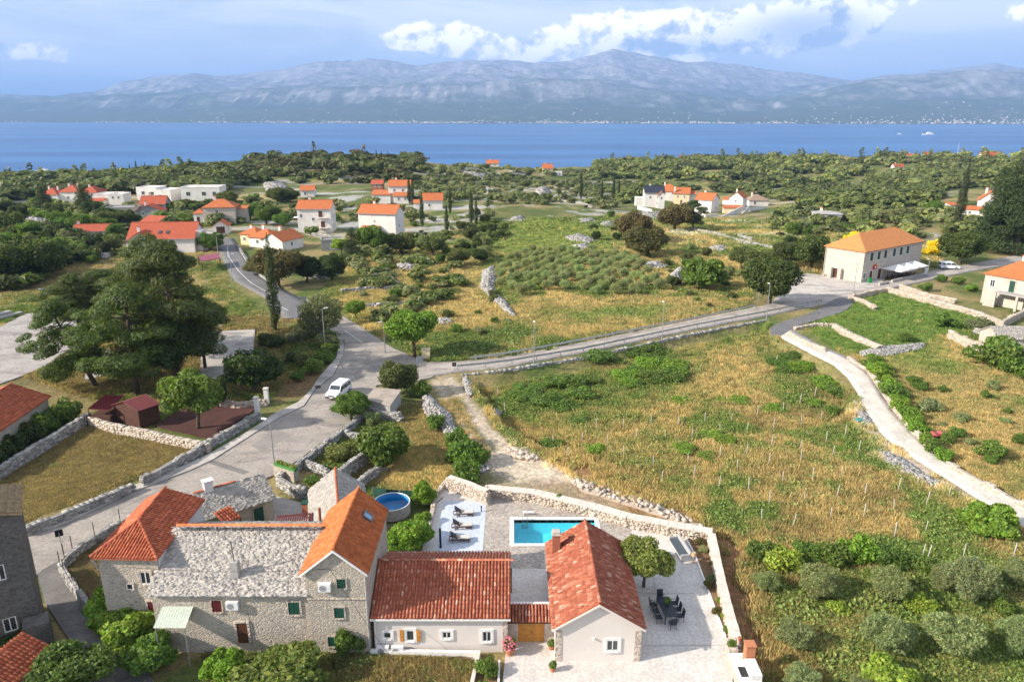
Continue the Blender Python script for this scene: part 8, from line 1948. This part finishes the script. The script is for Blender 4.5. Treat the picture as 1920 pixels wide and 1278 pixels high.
ca = vehicle('car', (.62,.63,.65), False); ca.location = tuple(G(376,449)); ca.rotation_euler = (0,0,R(75)); tag(ca, 'silver car parked at the end of the driveway', 'car')
cb = copy_tree(ca, G(310,405), R(80)); tag(cb, 'car parked beside the unfinished grey house', 'car'); cc = copy_tree(ca, G(1886,468), R(70)); tag(cc, 'car parked near the arched loggia', 'car')
# ---------------------------------------------------------------- bar terrace
def bar_terrace():
    ca_, sa_ = math.cos(BARYAW), math.sin(BARYAW)
    def L(x, y, z=0): return (BARB[0]+x*ca_-y*sa_, BARB[1]+x*sa_+y*ca_, BARB[2]+z)
    lab = ['left white parasol','middle white parasol','right white parasol']
    for k, x in enumerate((10.3,14.0,17.6)):
        b = empty('parasol', (0,0,0), 0, lab[k]+' of three on the bar terrace', 'parasol', 'white parasols at the bar'); MB().tube([(0,0,0),(0,0,3.4)], .04, 8).build('pole', M_STEEL, b); MB().bx(-.4,.4,-.4,.4,0,.1).build('base', M_CONGR, b)
        s = 2.3; MB().add([(-s,-s,2.35),(s,-s,2.35),(s,s,2.35),(-s,s,2.35),(0,0,3.45)], [(0,1,4),(1,2,4),(2,3,4),(3,0,4)]).add([(-s,-s,2.35),(s,-s,2.35),(s,s,2.35),(-s,s,2.35),(-s,-s,2.15),(s,-s,2.15),(s,s,2.15),(-s,s,2.15)], [(0,4,5,1),(1,5,6,2),(2,6,7,3),(3,7,4,0)]).build('canopy', M_TRIM, b)
        b.location = L(x,-2.4); b.rotation_euler = (0,0,BARYAW)
    n = 0
    for k, x in enumerate((8.6,10.6,12.6,14.6,16.8)):
        t = empty('cafe_table', (0,0,0), 0, 'small dark table under the white parasols', 'table', 'tables on the bar terrace'); MB().bx(-.4,.4,-.4,.4,.70,.74).build('table_top', M_DKWOOD, t); MB().cyl((0,0,0), .05, .7, 8).build('leg', M_BLACK, t); t.location = L(x,-2.3); t.rotation_euler = (0,0,BARYAW)
        for s in (-1, 1):
            c = empty('cafe_chair', (0,0,0), 0, 'dark chair under the white parasols', 'chair', 'chairs on the bar terrace'); MB().bx(-.22,.22,-.22,.22,.42,.46).build('seat', M_BLACK, c); MB().bx(-.22,.22,.19,.22,.5,.9).build('backrest', M_BLACK, c)
            for q in ((-.19,-.19),(.19,-.19),(-.19,.19),(.19,.19)): MB().bx(q[0]-.02,q[0]+.02,q[1]-.02,q[1]+.02,0,.42).build('leg', M_BLACK, c)
            c.location = L(x,-2.3+s*.75); c.rotation_euler = (0,0,BARYAW+(0 if s > 0 else math.pi))
    for a, c in ((.3,4.2),(5.6,19.5)):
        P, Q = L(a,-4.0), L(c,-4.0); m = ((P[0]+Q[0])/2,(P[1]+Q[1])/2,.25); o = MB().box(m, (c-a,.35,.75), BARYAW).build('terrace_wall', M_CONC); tag(o, 'short low wall before the bar door' if a < 1 else 'long low wall enclosing the parasol terrace', 'wall')
    p = L(1.5,-1.2); b = empty('waste_bin', p, 0, 'green waste bin by the bar corner', 'bin'); MB().bx(p[0]-.35,p[0]+.35,p[1]-.35,p[1]+.35,0,1.0).build('body', pmat('bin_green', (.02,.22,.07)), b); MB().bx(p[0]-.38,p[0]+.38,p[1]-.38,p[1]+.38,1.0,1.1).build('lid', MATS['bin_green'], b)
    p = L(20.8,-3.8); b = empty('switch_cabinet', p, 0, 'white switch cabinet at the lamp right of the parasols', 'cabinet'); MB().bx(p[0]-.4,p[0]+.4,p[1]-.3,p[1]+.3,0,1.5).build('body', M_TRIM, b); MB().bx(p[0]-.36,p[0]+.36,p[1]-.32,p[1]-.302,.1,1.4).build('door', M_AC, b)
bar_terrace()
# scraps, wires, masts, boats
p = G(1610,790); tag(MB().box((p[0],p[1],p[2]+.15), (1.0,.7,.25), .4, (.2,.1)).box((p[0]+.6,p[1]+.3,p[2]+.12), (.6,.5,.2), 1.0).build('plastic_scrap', pmat('teal_plastic', (.10,.30,.26))), 'pale teal plastic sheet dumped at the lane shoulder', 'scrap')
p = G(1757,820); tag(MB().box((p[0],p[1],p[2]+.3), (1.5,.9,.5), .3, (.3,.2)).box((p[0]+.3,p[1],p[2]+.65), (.8,.6,.3), .7, (.1,.3)).build('red_scrap', pmat('red_tin', (.40,.10,.09), (.32,.08,.07), 2, .7)), 'faded red tin scrap beside the white lane', 'scrap')
def wire(a, b, sag, label):
    A, B = Vector(a), Vector(b); P = [A.lerp(B, i/16)-Vector((0,0,sag*4*(i/16)*(1-i/16))) for i in range(17)]; tag(MB().tube(P, .018, 4).build('cable', M_BLACK), label, 'cable')
wire((-12.2,42.7,6.9), (-7.6,40.9,.4), .2, 'dark cable running down from the tall house gable'); wire((-12.2,42.7,6.9), (-27,44,6.2), .3, 'dark cable strung before the slab roof'); wire((-18.2,42.8,3.6), (-16.2,40.8,.3), .1, 'pale cable hanging below the air conditioner')
for u, v, vt, l in [(1795,290,266,'tall lattice mast on the right horizon'),(1659,284,272,'short mast on the plateau horizon'),(1850,287,272,'thin mast far right')]:
    p = G(u, v); h = DY(u, vt, p[1])[2]-p[2]; x, y, z = p; m = MB(); w = 1.4 if h > 12 else .6
    for a in range(3):
        t = a*2.094; m.tube([(x+math.cos(t)*w,y+math.sin(t)*w,z-1),(x,y,z+h)], [.14,.08], 4)
    for i in range(8):
        f = i/8; q = [(x+math.cos(a*2.094)*w*(1-f),y+math.sin(a*2.094)*w*(1-f),z+h*f) for a in range(3)]; m.tube(q+[q[0]], .05, 4)
    tag(m.build('radio_mast', M_TRIM), l, 'mast')
for u, v, L_, l in [(1740,253,60,'white ferry boat on the strait, the larger vessel'),(1686,252,24,'small white boat left of the ferry'),(80,322,26,'small boat on the water at the far left')]:
    p = W(u, v, SEA); x, y, z = p; b = empty('boat', tuple(p), 0, l, 'boat'); s = L_
    MB().add([(x-s*.5,y,z-1),(x-s*.35,y-s*.09,z-1),(x+s*.5,y-s*.09,z-1),(x+s*.5,y+s*.09,z-1),(x-s*.35,y+s*.09,z-1),(x-s*.56,y,z+s*.09),(x-s*.38,y-s*.11,z+s*.08),(x+s*.5,y-s*.11,z+s*.08),(x+s*.5,y+s*.11,z+s*.08),(x-s*.38,y+s*.11,z+s*.08)], [(0,1,6,5),(1,2,7,6),(2,3,8,7),(3,4,9,8),(4,0,5,9),(5,6,7,8,9)]).build('hull', M_TRIM, b); MB().bx(x-s*.15,x+s*.38,y-s*.07,y+s*.07,z+s*.08,z+s*.18).build('deckhouse', M_TRIM, b); MB().bx(x-s*.06,x+s*.15,y-s*.05,y+s*.05,z+s*.18,z+s*.25).build('wheelhouse', M_WHITE, b)
